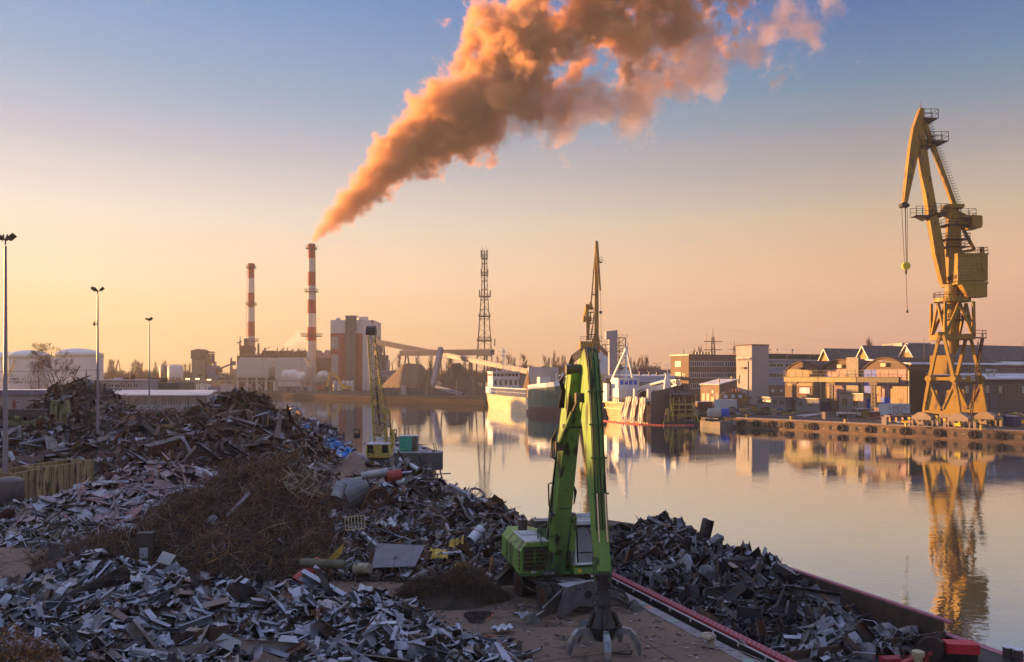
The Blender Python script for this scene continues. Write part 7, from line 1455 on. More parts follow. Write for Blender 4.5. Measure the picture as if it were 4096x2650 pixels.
for i,x in enumerate((2973,3027,3089,3156,3252,3369,3481,3620,3756,3895,4005)):
    s=Lto(WE,WD,x); p=WE+WD*s-WN*.62+V(0,0,1.05); n=24
    if ty is None:
        ty=thing('tyre_fender','','tyre fender',(0,0,0)); mb=MB()
        prof=[(.78,-.2),(.78,.2),(.70,.26),(.52,.26),(.46,.2),(.46,-.2),(.52,-.26),(.70,-.26)]
        vs=[];fs=[]
        for j in range(n):
            a=2*math.pi*j/n
            for rr_,yy in prof: vs.append(V(rr_*math.cos(a),yy,rr_*math.sin(a)))
        m_=len(prof); fs=[(j*m_+k,j*m_+(k+1)%m_,((j+1)%n)*m_+(k+1)%m_,((j+1)%n)*m_+k) for j in range(n) for k in range(m_)]
        mb.add(vs,fs); mb.build('tyre',pm('brown_dusty_rubber',(.045,.032,.026),(.025,.02,.018),.8,scale=2),ty); q=ty
    else: q=copy_tree(ty)
    q.location=p; q.rotation_euler=(R(random.Random(i).uniform(-6,6)),0,math.atan2(WD.y,WD.x)+R(8)); q['group']=FT
    q['label']='tyre fender on the wharf wall, '+('the farthest of the row','second from the far end','third from the far end','below the first grey wharf box','between the first and second wharf boxes','left of the second wharf box','just before the third wharf box','left of the crane river bogies','below the near crane bogie','right of the near crane bogie','nearest, by the wharf ladder gap')[i]
for i,(x,y,lb) in enumerate(((3095,1668,'first pale utility box on the wharf edge, farthest'),(3297,1678,'second pale utility box on the wharf edge, before the grey shed'),(3540,1701,'third pale utility box on the wharf edge, left of the crane'),(2785+0,1665,'pale utility box near the low workboat'))):
    p=G(x,y); mb=MB(); mb.box(p+V(0,0,.75),(.95,.8,1.5),math.atan2(WD.y,WD.x)); mb.box(p+V(0,0,1.55),(1.25,1.1,.12),math.atan2(WD.y,WD.x)); o=single('utility_box',mb,pm('pale_box_concrete',(.28,.24,.21),(.2,.17,.15),.85,scale=1.5) if i==0 else bpy.data.materials['pale_box_concrete'],lb,'utility box'); o['group']='utility boxes along the wharf edge'
for i,(x,y,lb) in enumerate(((3381,1693,'yellow bollard left of the third wharf box'),(3624,1708,'yellow bollard left of the crane'),(3925,1720,'yellow bollard right of the near crane bogie'),(2985,1672,'yellow bollard at the far end of the wharf'),(3164,1680,'yellow bollard right of the first wharf box'))):
    p=G(x,y); mb=MB(); mb.lathe(p,[(.28,0),(.24,.1),(.2,.5),(.32,.55),(.32,.72),(.1,.78)],12); mb.box(p+V(.3,0,.62),(.5,.2,.14)); o=single('bollard',mb,YEL,lb,'bollard'); o['group']='yellow bollards along the wharf'
mb=MB(); s=Lto(WE,WD,3977); 
for k in range(6): p=WE+WD*s-WN*.55+V(0,0,.2+k*.33); mb.beam(p,p+WD*.6,.06,.06)
for q in (0,.6): p=WE+WD*(s+q)-WN*.55; mb.beam(p,p+V(0,0,2.3),.07,.07)
single('wharf_ladder',mb,M['dark'],'dark access ladder down the wharf wall near the right edge','ladder')
# loose steel on the wharf
for i,(x0,y0,x1,y1,m,lb) in enumerate(((3190,1668,3290,1660,M['frost'],'frosted long steel plate lying before the grey shed'),(3215,1671,3300,1658,M['frost'],'second frosted steel plate lying before the grey shed'),(3265,1659,3370,1652,OG,'long olive steel beam beside the frosted plates'),(3480,1680,3640,1662,M['redbrown'],'long red-brown girder lying before the graffiti container'),(3020,1661,3160,1654,M['dark'],'dark bundle of rails left of the first sheds'),(2850,1644,3000,1640,M['concrete_light'],'long pale girder lying by the tower foot'))):
    a=G(x0,y0);b=G(x1,y1); mb=MB()
    for k in range(3 if i>2 else 1): mb.beam(a+V(0,k*.7,.25),b+V(0,k*.7,.25),.6 if i<2 else .3,.25)
    single('steel_girder',mb,m,lb,'steel stock')
t=thing('steel_trestle','low long brown work trestle left of the crane','trestle',G(3640,1690)); mb=MB(); a=G(3548,1692)+V(0,0,1.3); b=G(3700,1688)+V(0,0,1.3); mb.beam(a,b,1.6,.35); 
for k in range(6): p=a.lerp(b,(k+.5)/6); mb.beam(p,p-V(0,0,1.2),.25,.9)
mb.build('trestle_frame',pm('brown_frosty_steel',(.24,.17,.15),(.14,.09,.08),.7,scale=1),t)
# yellow round-bodied workboat wreck and drums
for i,x in enumerate((2838,2850,2863,2876,2893,2908)):
    p=G(x,1667); mb=MB(); mb.lathe(p+V(0,0,0),[(.55,0),(.62,.9),(.5,1.7),(.3,1.9)],10); single('drum_bag',mb,BLU if i in(4,5) else M['concrete_light'],'%s on the quay behind the low workboat'%('first pale sack','second pale sack','third pale sack','fourth pale sack','left blue barrel','right blue barrel')[i],'barrel')
c=G(2940,1634); t=thing('survival_capsule','dark yellow domed capsule with windows standing at the tower foot','capsule',c); mb=MB(); a=c
mb.prism([a+V(-5,0,.8),a+V(4.6,0,.8),a+V(3.2,0,4.2),a+V(1.5,0,4.9),a+V(-2.6,0,4.8),a+V(-3.8,0,4.0)],(0,2.6,0)); mb.build('capsule_hull',pm('dull_ochre',(.24,.15,.05),(.16,.10,.04),.6,scale=.6),t); mb=MB()
for x in (-2.8,-.6,1.5): mb.box(a+V(x,-.05,3.5),(1.1,.08,1.0))
mb.build('window',WB,t)
for k in range(5): mb=MB(); mb.cyl(a+V(-2+k*.9,1.2,4.8),a+V(-2+k*.9,1.2,5.7),.25,.2,8); mb.build('lifting_lug',RD,t)
# ---------------------------------------------------------------- sheds behind the ships
t=thing('blue_roof_shed','wide shed with blue-grey frosted roof behind the trawler','shed',V(70,330,2)); d=300
mb=MB(); rb(mb,2425,2690,1530,None,d,20); mb.build('wall',pm('brown_dark_shed',(.10,.075,.06),(.07,.055,.05),.85),t)
mb=MB(); a=[W(2520,1535,d-1),W(2700,1535,d-1),W(2700,1505,d+12),W(2500,1505,d+12)]; mb.add(a+[p-V(0,0,.4) for p in a],[(0,1,2,3),(4,7,6,5),(0,4,5,1),(1,5,6,2),(2,6,7,3),(3,7,4,0)]); mb.build('near_roof',pm('blue_grey_roof',(.20,.21,.28),(.15,.16,.21),.7,scale=.15),t)
mb=MB(); a=[W(2425,1503,d),W(2500,1503,d),W(2520,1535,d),W(2425,1512,d)]; mb.prism([W(2420,1512,d-.6),W(2425,1505,d-.6),W(2470,1500,d-.6),W(2500,1504,d-.6),W(2522,1534,d-.6),W(2518,1538,d-.6),W(2496,1510,d-.6),W(2468,1506,d-.6)],(0,1,0)); mb.build('verge_board',M['frost'],t)
mb=MB(); a=[W(2430,1503,d+.2),W(2500,1505,d+12),W(2700,1505,d+12),W(2700,1498,d+40),W(2440,1498,d+40)]; mb.add(a,[(0,1,2,3,4)]); mb.build('far_roof',M['frost'],t)
mb=MB(); rb(mb,2425,2522,1512,None,d-.3,.3); mb.build('gable_end',M['tan'],t)
for x in (2562,2600,2630): mb=MB(); p=W(x,1500,d+25); mb.cyl(p-V(0,0,1),p+V(0,0,1.3),.6,.6,8); mb.box(p+V(0,0,1.4),(1.8,1.8,.4)); mb.build('roof_vent',CVM,t)
mb=MB(); rb(mb,2560,2700,1481,None,360,14); single('dark_roof_store',mb,pm('dark_slate_store',(.10,.09,.10),None,.8),'dark low store behind the blue roofed shed','store')
t=thing('brick_hall','dark red arched brick hall far behind the cargo ship','hall',V(W(2170,0,500).x,500,2)); d=500; mb=MB(); n=10; mb.prism([W(2150,1500,d)]+[W(2150+46*k/n,1482-16*math.sin(math.pi*k/n),d) for k in range(n+1)]+[W(2196,1500,d)],(0,30,0)); rb(mb,2090,2196,1496,None,d,25); mb.build('wall',pm('dark_brick',(.12,.065,.05),(.09,.05,.04),.9),t)
mb=MB(); rb(mb,1990,2320,1502,None,380,14); single('quay_warehouse',mb,pm('mauve_grey_warehouse',(.20,.17,.18),(.16,.14,.15),.8,scale=.1),'low mauve warehouse on the quay behind the cargo ship','warehouse')
# conical tent store and lift tower
t=thing('conical_store','pale conical store with inclined conveyor beside the grey tower','store',V(W(2440,0,360).x,360,2)); d=360; p=W(2400,1495,d); mb=MB(); mb.lathe(V(W(2413,0,d).x,d+14,0),[(14.5,2),(14.5,12.5),(2.0,zat(1405,d)),(.1,zat(1402,d))],28); mb.build('cone',pm('pale_cone_sheet',(.36,.38,.44),(.30,.32,.37),.6,scale=.15),t)
mb=MB(); mb.beam(W(2395,1385,d-2),W(2490,1480,d-2),1.4,1.6); mb.build('conveyor',CVM,t)
t=thing('lift_tower','grey rectangular tower with larger head and side stairways','tower',V(W(2448,0,350).x,350,2)); d=350; mb=MB(); rb(mb,2438,2470,1350,None,d,5.5); mb.prism([W(2425,1356,d-.5),W(2470,1356,d-.5),W(2470,1321,d-.5),W(2425,1326,d-.5)],(0,6.5,0)); mb.build('shaft',pm('blue_grey_tower_sheet',(.30,.30,.37),(.25,.25,.31),.6,scale=.1),t)
mb=MB()
for k,(y) in enumerate((1352,1384,1408,1432,1458)):
    mb.beam(W(2470,y,d),W(2502,y,d),.4,.3); mb.rail([W(2470,y,d-1),W(2511,y,d-1)],1.4,.06,step=2); mb.beam(W(2475,y+24,d-.5),W(2500,y,d-.5),.5,.25) if k<4 else 0
for x in (2476,2502): mb.beam(W(x,1352,d),V(W(x,0,d).x,d,2),.4,.4)
for y in (1380,1408): mb.beam(W(2406,y,d),W(2438,y,d),.4,.3); mb.rail([W(2406,y,d-1),W(2438,y,d-1)],1.4,.06,step=2)
for x in (2408,2420): mb.beam(W(x,1380,d),V(W(x+8,0,d).x,d,20),.3,.3)
mb.build('side_stairway',M['rust'],t)
# pylons
for i,(x,yt,d,s,lb) in enumerate(((2852,1312,560,1,'nearer electricity pylon above the brown office'),(2937,1358,760,.8,'farther electricity pylon beside the white tower'),(3803,1352,800,.9,'hazy pylon behind the portal crane legs'),(3912,1345,820,.9,'hazy pylon right of the portal crane legs'))):
    p=W(x,yt,d); t=thing('electricity_pylon',lb,'pylon',V(p.x,d,2)); mb=MB(); lattice(mb,V(p.x,d,2),V(p.x,d,p.z-6),4.4*s,1.2*s,12,.12,(1,0,0)); mb.beam((p.x,d,p.z-6),p,.5,.5,0,.1,.1)
    for dz in (9,14.5): mb.beam(V(p.x-6*s,d,p.z-dz),V(p.x+6*s,d,p.z-dz+.0),.3,.5)
    mb.build('lattice',M['dark'],t)
mb=MB()
for dz in (0,9,14.5):
    for sgn in (-1,1):
        a=W(2852,1312,560)+V(6*sgn if dz else 0,0,-dz)
        for tgt in (W(2000,1395,820)+V(0,0,-dz),W(3912,1345,820)+V(sgn*4,0,-dz)):
            k=14; mb.tube([a.lerp(tgt,q/k)-V(0,0,8*math.sin(math.pi*q/k)) for q in range(k+1)],.022,3)
single('power_lines',mb,M['rust'],'thin sagging power lines crossing the sky right of the silo tower','power lines')
t=thing('street_lamp','double armed street lamp left of the brown office','street lamp',W(2628,1500,330)); mb=MB(); p=W(2628,1458,330); mb.cyl(V(p.x,330,2),p,.15,.1,6); mb.tube([p+V(-1.8,0,.6),p,p+V(1.8,0,.6)],.09,4); mb.build('lamp_post',TM,t)

r=random.Random(222); mb=MB()
for k in range(150):
    x=r.choice((r.uniform(2960,3180),r.uniform(3560,3700),r.uniform(3990,4095),r.uniform(2820,2960))); y=1505+9.5*FP/r.uniform(170,222) if x>3200 else 1505+9.5*FP/r.uniform(205,255)
    p=G(x,y)
    if (V(p.x,p.y,0)-WE).dot(WN)<7: continue
    v_,f_=piece(r.choice(('chunk','ibeam','pipe','plate','channel','chunk')),r.uniform(.7,1.8),r); mb.add(v_,f_,r.choice((0,0,1,2,3)),Matrix.Translation(p+V(0,0,.3))@Matrix.Rotation(r.uniform(0,6),4,'Z'))
tag(mb.build('wharf_steel_stock',[SM,SR,M['blue'],YEL]),'small steel stock, crates and offcuts strewn over the right wharf','steel stock',kind='stuff')
# ---------------------------------------------------------------- ships
def hullmesh(axis0,dirv,port,sections,mats,name,parent,zb=-.8):
    """sections: (distance from stern, half-width deck, half-width waterline, deck z); dirv=heading, port unit vector"""
    mb=MB(); lv=[]
    for s,wd,ww,zd in sections:
        c=axis0+dirv*s; row=[]
        for f in (0,.35,.6,.85,1.0):
            w_=ww+(wd-ww)*f**.8; z=zb+(zd-zb)*f; row.append((w_,z))
        pts=[c-port*w_+V(0,0,z) for w_,z in reversed(row)]+[c+port*w_+V(0,0,z) for w_,z in row]; lv.append(pts)
    n=len(lv[0]); vs=[p for r_ in lv for p in r_]; 
    fs=[];mi=[]
    for i in range(len(lv)-1):
        for j in range(n-1): mb_f=(i*n+j,i*n+j+1,(i+1)*n+j+1,(i+1)*n+j); fs.append(mb_f)
    fs.append(tuple(range(n-1,-1,-1))); k=(len(lv)-1)*n; fs.append(tuple(k+j for j in range(n)))
    for i in range(len(lv)-1): fs.append((i*n,(i+1)*n,(i+1)*n+n-1,i*n+n-1))
    mb.add(vs,fs); return mb
# cargo ship
sd1=V(.254,-.967,0); sp1=V(.967,.254,0); ax=V(-4.6,321,0)
cs=thing('cargo_ship','small cargo ship moored with its sunlit cream side and raised green bow','cargo ship',(ax.x+8,ax.y-30,0))
CRH=pm('cream_hull_paint',(.74,.60,.38),(.62,.49,.30),.25,scale=.25,streak=.6,c3=(.42,.27,.15),s3=.9,t3=.66,spec=.7)
GRH=pm('dark_green_hull_paint',(.035,.085,.065),(.028,.065,.05),.45,scale=.3); RDH=pm('antifouling_red',(.11,.035,.033),(.085,.03,.028),.6,scale=.3)
SHW=pm('ship_white_paint',(.66,.66,.68),(.56,.56,.58),.5,scale=.6,c3=(.40,.30,.22),s3=1.4,t3=.70)
def mat_by(mb,fn):
    for k,f in enumerate(mb.f): 
        c=sum((mb.v[i] for i in f),V(0,0,0))/len(f); mb.m[k]=fn(c,mb,f)
sec=[(0,5.2,2.8,5.4),(3,5.8,4.8,5.2),(8,6,5.8,5.0),(30,6,5.9,4.8),(58,6,5.9,4.8),(60,6,5.8,4.85),(60.2,6,5.8,7.4),(66,5.9,4.9,7.7),(70,5.3,3.6,7.9),(73.5,4.2,2.0,8.2),(76,2.6,.7,8.5),(77.6,.5,.1,8.8)]
mb=hullmesh(ax,sd1,sp1,sec,None,'',None)
# split the hull so that the boot-topping and the green bow are painted bands on it
def hf(c,mb,f):
    s=(c-ax).dot(sd1); w_=(c-ax).dot(sp1)
    if c.z<1.0 and s>56: return 2
    if s>59 : return 1
    if w_>0 and s>-1: return 1
    return 0
mat_by(mb,hf); mb.build('hull',[CRH,GRH,RDH],cs)
def SP(s,w_,z): return ax+sd1*s+sp1*w_+V(0,0,z)
def sbox(mb,s0,s1,w0,w1,z0,z1,mi=0,P=None):
    P=P or SP; mb.prism([P(s0,w0,z0),P(s1,w0,z0),P(s1,w1,z0),P(s0,w1,z0)],(0,0,z1-z0),mi)
mb=MB(); 
for i in range(6,len(sec)-1):
    s,wd,_,z=sec[i]; s2,wd2,_,z2=sec[i+1]
    for q in (-1,1): mb.add([SP(s,q*wd,z),SP(s2,q*wd2,z2),SP(s2,q*(wd2+.2),z2+1.3),SP(s,q*(wd+.15),z+1.3),SP(s,q*(wd-.2),z),SP(s2,q*(wd2-.2),z2),SP(s2,q*wd2,z2+1.3),SP(s,q*(wd-.05),z+1.3)],[(0,1,2,3),(4,7,6,5),(3,2,6,7)])
mb.build('bow_bulwark',SHW,cs)
mb=MB(); sbox(mb,14,57,-5.1,5.1,4.85,7.0); mb.build('hatch_coaming',pm('hold_brown',(.16,.12,.10),(.12,.09,.08),.7,scale=.5),cs)
mb=MB()
for k in range(22): s=9+k*2.25; 
for k in range(23):
    s=8.5+k*2.2
    for q in (-1,1): a=SP(s,q*5.9,4.9); mb.beam(a,a+V(0,0,2.6),.35,.5); 
for q in (-1,1): mb.beam(SP(8,q*5.9,7.4),SP(59,q*5.9,7.4),.35,.3); mb.beam(SP(8,q*5.9,6.1),SP(59,q*5.9,6.1),.12,.12)
mb.build('side_stanchions',SHW,cs)
mb=MB(); sbox(mb,0,9,-5.4,5.4,5.2,7.6); sbox(mb,1.2,9,-4.9,4.9,7.6,10.4); sbox(mb,2,9.4,-5.1,5.1,10.4,13.0); br=mb.build('superstructure',SHW,cs)
for k in range(7): mb=MB(); w_=-4.7+k*1.38; sbox(mb,9.42,9.48,w_,w_+1.12,11.4,12.4); mb.build('bridge_window',M['glass'],br)
for k in range(5): mb=MB(); w_=-4.2+k*1.9; sbox(mb,9.05,9.12,w_,w_+.8,8.2,9.9); mb.build('window',M['glass'],br)
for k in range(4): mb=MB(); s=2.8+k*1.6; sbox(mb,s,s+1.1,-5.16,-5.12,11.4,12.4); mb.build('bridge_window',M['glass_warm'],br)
mb=MB(); sbox(mb,1.6,9.8,-5.4,5.4,13.0,13.2); mb.rail([SP(9.7,-5.3,13.2),SP(9.7,5.3,13.2),SP(1.8,5.3,13.2)],1,.05); mb.rail([SP(9.6,-5.3,7.6),SP(0,-5.3,7.6)],1,.05); mb.beam(SP(5,0,13.2),SP(5,0,22),.3,.3); mb.beam(SP(5,-2.2,20.5),SP(5,2.2,20.5),.15,.15); lattice(mb,SP(4,1.2,13.2),SP(5,.2,21.5),1.6,.5,7,.05,(1,0,0)); mb.beam(SP(7,-3,13.2),SP(7,-3,15.5),.2,.2); mb.beam(SP(6,2.5,13.2),SP(6,2.5,16),.2,.2); mb.box(SP(5,0,19),(1.6,.3,.4)); mb.build('mast',SHW,cs)
mb=MB(); a=[SP(50,-5,7.1),SP(58.5,-5,7.1),SP(56.5,-5,13.6)]; mb.prism(a,sp1*.3,0); mb.build('hatch_lifting_frame',M['rust'],cs)
mb=MB(); sbox(mb,55.8,57.2,-4.9,4.9,7.0,14.2); mb.build('raised_hatch',pm('grey_hatch_paint',(.40,.40,.43),(.34,.34,.37),.6,scale=.3),cs)
mb=MB(); sbox(mb,60.5,63.5,-3.2,0.2,7.7,11.2); mb.build('fore_locker',SHW,cs)
mb=MB(); mb.beam(SP(66,1.5,8),SP(66,1.5,10.5),.5,.5); mb.beam(SP(66,1.5,10),SP(69,3.5,11.5),.3,.3); mb.cyl(SP(64.5,-1,8.4),SP(64.5,1,8.4),.5,.5,10); mb.beam(SP(70,0,8.5),SP(70,0,12.5),.25,.25); mb.beam(SP(62,4.5,8),SP(62,4.5,12.5),.8,.8); mb.rail([SP(62,5.6,9),SP(74,3.2,9.5)],1,.05); mb.build('anchor_winch',SHW,cs)
mb=MB(); mb.lathe(V(0,0,0),[(.55,0),(.55,.06)],14); o=mb.build('bow_emblem',M['dark'],cs); o.matrix_local=ROOTM[cs.name]@Matrix.Translation(SP(68.5,5.9,8.4))@Matrix.Rotation(R(90),4,sd1)
mb=MB(); p=SP(73,3.4,5.4); mb.beam(p,p-V(0,0,1.3),.25,.25); mb.beam(p+V(-.5,0,-1.2),p+V(.5,0,-1.2),.3,.3); mb.build('anchor',M['dark'],cs)
# trawler under repair
sd2=V(.29,-.957,0); sp2=V(.957,.29,0); ax2=V(29.5,233,0)
tr=thing('trawler','rusty orange trawler under repair with white deck cranes, behind the green boom','trawler',(33,218,0))
OR_=pm('rusty_orange_hull',(.52,.31,.14),(.36,.20,.10),.35,scale=.35,streak=.5,c3=(.55,.42,.30),s3=.8,t3=.62)
sec2=[(0,4.6,3,4.6),(4,5,4.5,4.4),(12,5,4.9,4.2),(26,5,4.9,4.2),(27,5,4.8,4.3)]
mb=hullmesh(ax2,sd2,sp2,sec2,None,'',None); mb.build('hull',OR_,tr)
def S2(s,w_,z): return ax2+sd2*s+sp2*w_+V(0,0,z)
mb=MB(); sbox(mb,0,27,-5.15,-4.95,4.4,4.7,0,S2); 
mb.beam(S2(1,-5.1,3.0),S2(26,-5.1,2.9),.15,.3); mb.build('rubbing_strake',CRM,tr)
mb=MB()
for k in range(22): a=S2(4+k*1.05,-4.9,4.3); mb.beam(a,a+V(0,0,1.5),.14,.25)
mb.beam(S2(4,-4.9,5.8),S2(27,-4.9,5.8),.2,.2); mb.build('bulwark_stanchions',M['rust'],tr)
mb=MB(); sbox(mb,2,7,-3.5,3.5,4.4,8.2,0,S2); sbox(mb,1,5.5,-3.0,3.2,8.2,11,0,S2); sbox(mb,-.5,2,-4.8,-4.0,4.4,9.5,0,S2); mb.build('wheelhouse',SHW,tr)
for k in range(4): mb=MB(); sbox(mb,5.52,5.58,-2.4+k*1.3,-1.5+k*1.3,9.2,10.4,0,S2); mb.build('window',BLU,tr)
mb=MB(); a=S2(4,0,19)
for q in ((-2,-1.8),(8,-1.8),(3,2.5)): mb.beam(S2(q[0],q[1],10),a,.4,.4)
mb.beam(a,a+V(0,0,3),.15,.15); mb.box(a+V(0,0,.2),(1,.6,.5)); mb.build('tripod_mast',SHW,tr)
for k,(s,z) in enumerate(((12,4.2),(20,4.2))):
    b=S2(s,-1,z); mb=MB(); mb.cyl(b,b+V(0,0,4.0),.7,.6,12); mb.beam(b+V(0,0,3.8),b+V(5.2,-2,5.6),.9,1.1,0,.5,.6); mb.beam(b+V(5.2,-2,5.4),b+V(2.2,-1,3.6),.6,.6); mb.beam(b+V(.2,0,2.5),b+V(3,-1.1,4.5),.3,.3); mb.build('deck_crane',SHW,tr)
mb=MB(); mb.tube([S2(15,2,9.3),S2(20,3,10.2),S2(24,4,10.3)],.35,8); lattice(mb,S2(22,3,9),S2(27,3.5,10),1.6,1.2,5,.1,(0,0,1)); mb.build('derrick',SHW,tr)
mb=MB(); sbox(mb,8,26,-3,4,4.2,5.2,0,S2); mb.box(S2(10,2,6.5),(2.4,3,2.6)); mb.build('deck_gear',M['rust'],tr)
# tarpaulins hanging down the side
for i,(px,lb) in enumerate(((2535,'left pale tarpaulin draped down the trawler side'),(2562,'middle pale tarpaulin draped down the trawler side'),(2590,'right pale tarpaulin draped down the trawler side'))):
    mb=MB(); nx,ny=14,10; vs=[]; s0=15.5+i*4.0; r=random.Random(i)
    for a in range(nx+1):
        for b in range(ny+1):
            f=b/ny; s=s0+a/nx*3.6+(1-f)*(-2.6+i*1.0); fold=.25*math.sin(a*1.3+f*3+i)+.12*math.sin(a*3.1+f*5); w_=-5.25-fold-(1-f)*.5; z=.15+6.1*f+.2*math.sin(a*.9+i); vs.append(S2(s,w_,z))
    fs=[(a*(ny+1)+b,(a+1)*(ny+1)+b,(a+1)*(ny+1)+b+1,a*(ny+1)+b+1) for a in range(nx) for b in range(ny)]; vs2=[v+sp2*.03 for v in vs]; k=len(vs); mb.add(vs+vs2,fs+[tuple(reversed([q+k for q in f])) for f in fs])
    single('tarpaulin',mb,pm('pale_grey_tarp',(.40,.34,.31),(.32,.27,.25),.5,scale=.3) if i==0 else bpy.data.materials['pale_grey_tarp'],lb,'tarpaulin',smooth=True)
# dark vessel in dock with white mast
dv=thing('dark_vessel','dark hulled vessel with white funnel mast, right of the tarpaulins','vessel',(44,205,0)); DH=pm('dark_violet_hull',(.06,.05,.055),(.09,.07,.065),.6,scale=.3); 
c0=W(2604,1700,203); c0.z=0; c1=W(2700,1700,206); c1.z=0
mb=MB(); mb.prism([c0+V(0,0,-1),c1+V(0,0,-1),c1+V(5,14,-1),c0+V(5,14,-1)],(0,0,8.6)); mb.prism([c0+V(0,0,7.6),c1+V(0,0,7.6),c1+V(5,14,7.6),c0+V(5,14,7.6)],(0,0,.01)) if False else None
mb.add([c0+V(0,0,7.6),c1+V(0,0,7.6),c1+V(5,14,7.6),c0+V(5,14,7.6),c1+V(0,0,9.0),c1+V(5,14,9.0)],[(0,1,4),(3,5,2),(0,4,5,3)]); mb.build('hull',DH,dv)
p=W(2672,1590,208); mb=MB(); mb.box(p+V(0,3,.5),(3.6,3,1.8)); mb.box(p+V(-2.2,1.4,.2),(1.6,1.5,1.2)); mb.build('deckhouse',SHW,dv)
mb=MB(); b=p+V(.4,3,1.3); mb.add([b+V(-1,-.8,0),b+V(1,-.8,0),b+V(1,.8,0),b+V(-1,.8,0),b+V(-.62,-.5,3),b+V(.55,-.5,3),b+V(.55,.5,3),b+V(-.62,.5,3),b+V(-.4,-.3,4.4),b+V(.4,-.3,4.4),b+V(.4,.3,4.4),b+V(-.4,.3,4.4)],[(0,1,5,4),(1,2,6,5),(2,3,7,6),(3,0,4,7),(4,5,9,8),(5,6,10,9),(6,7,11,10),(7,4,8,11),(8,9,10,11)]); mb.box(b+V(0,0,4.5),(1.5,1.0,.2)); mb.beam(b+V(0,0,4.5),b+V(0,0,7.2),.15,.15); mb.beam(b+V(-1,0,6.6),b+V(1,0,6.6),.12,.12); mb.build('funnel_mast',SHW,dv)
# floating dock scaffolding
YS=pm('scaffold_yellow',(.38,.32,.06),(.25,.20,.06),.6,scale=1); sc=thing('dock_scaffold','yellow scaffold towers and stairways on a dark dock pontoon','scaffold',(43,203,0)); d=201
mb=MB(); a=W(2655,1697,d); b=W(2795,1697,d); mb.box(((a.x+b.x)/2,d+4,.3),(b.x-a.x,8,1.2)); mb.build('dock_pontoon',M['dark'],sc)
def PS(x,y,dd=0): return W(x,y,d+dd)
mb=MB()
for x in (2680,2692,2768,2778,2715,2740): mb.beam(PS(x,1688,2),PS(x+2,1575 if x in(2680,2778) else 1590,2),.16,.16)
for y in (1618,1640,1662): mb.beam(PS(2678,y,2),PS(2780,y,2),.16,.2)
for k in range(9): y=1600+k*10; mb.beam(PS(2678,y,2),PS(2694,y,2),.12,.12)
mb.beam(PS(2768,1610,2),PS(2795,1690,0),.2,.2); mb.beam(PS(2694,1688,0),PS(2684,1620,0),.16,.16)
for x0 in (2664,): 
    for k in range(8): y=1636+k*7; mb.beam(PS(x0,y,0),PS(x0+9,y,0),.12,.12)
    for q in (0,9): mb.beam(PS(x0+q,1634,0),PS(x0+q,1690,0),.12,.12)
mb.rail([PS(2715,1680,0),PS(2780,1680,0)],1.4,.07,step=2); mb.build('scaffold_tubes',YS,sc)
mb=MB(); mb.beam(PS(2680,1578,3),PS(2776,1574,3),3.0,.25); mb.rail([PS(2680,1578,2),PS(2776,1574,2)],1.5,.06,step=1.5); mb.build('top_platform',CVM,sc)
mb=MB(); mb.box(PS(2712,1590,4),(1.8,2,1.6)); mb.cyl(PS(2712,1600,4),PS(2712,1580,4),.5,1.0,10); mb.box(PS(2735,1640,4),(3.6,1.6,2.0)); mb.box(PS(2760,1600,5),(2,2,1.6)); mb.build('machinery',M['rust'],sc)
pn=thing('person','','person',W(2661,1690,200)); pn.location.z=.9
# worker: one continuous skinned body
def person(loc,rz,label,jacket,trouser,skin,hat):
    bpy.data.objects.remove(pn)
    t=thing('person',label,'person',loc,rz)
    J={'pel':(0,0,.95),'spi':(0,0,1.2),'che':(0,0,1.42),'nec':(0,0,1.54),'hea':(0,.01,1.66),'top':(0,0,1.78),'shl':(-.19,0,1.44),'ell':(-.26,.02,1.16),'wrl':(-.24,.14,.94),'hal':(-.23,.2,.88),'shr':(.19,0,1.44),'elr':(.27,0,1.16),'wrr':(.22,.12,.95),'har':(.2,.18,.9),'hil':(-.1,0,.92),'knl':(-.12,.03,.5),'anl':(-.13,0,.09),'tol':(-.13,.17,.03),'hir':(.1,0,.92),'knr':(.13,.02,.5),'anr':(.14,0,.09),'tor':(.14,.17,.03)}
    rad={'pel':.15,'spi':.14,'che':.16,'nec':.06,'hea':.105,'top':.08,'shl':.08,'ell':.055,'wrl':.04,'hal':.035,'shr':.08,'elr':.055,'wrr':.04,'har':.035,'hil':.10,'knl':.07,'anl':.05,'tol':.04,'hir':.10,'knr':.07,'anr':.05,'tor':.04}
    E_=[('pel','spi'),('spi','che'),('che','nec'),('nec','hea'),('hea','top'),('che','shl'),('shl','ell'),('ell','wrl'),('wrl','hal'),('che','shr'),('shr','elr'),('elr','wrr'),('wrr','har'),('pel','hil'),('hil','knl'),('knl','anl'),('anl','tol'),('pel','hir'),('hir','knr'),('knr','anr'),('anr','tor')]
    ks=list(J); me=bpy.data.meshes.new('body'); me.from_pydata([J[k] for k in ks],[(ks.index(a),ks.index(b)) for a,b in E_],[]); o=bpy.data.objects.new('body',me); COL.objects.link(o); o.parent=t
    m=o.modifiers.new('skin','SKIN'); 
    for i,k in enumerate(ks): v=me.skin_vertices[0].data[i]; v.radius=(rad[k],rad[k]); v.use_root=(k=='pel')
    o.modifiers.new('sub','SUBSURF').levels=1; me.materials.append(jacket)
    mb=MB(LM(t)); mb.lathe((0,0,0),[(.02,1.86),(.09,1.83),(.125,1.75),(.14,1.71),(.12,1.71)],14); mb.build('helmet',hat,t)
    mb=MB(LM(t))
    for s in (-1,1): mb.tube([(s*.1,0,.96),(s*.125,.03,.52),(s*.135,0,.12)],.1,8,0,[.125,.09,.075])
    mb.build('trousers',trouser,t)
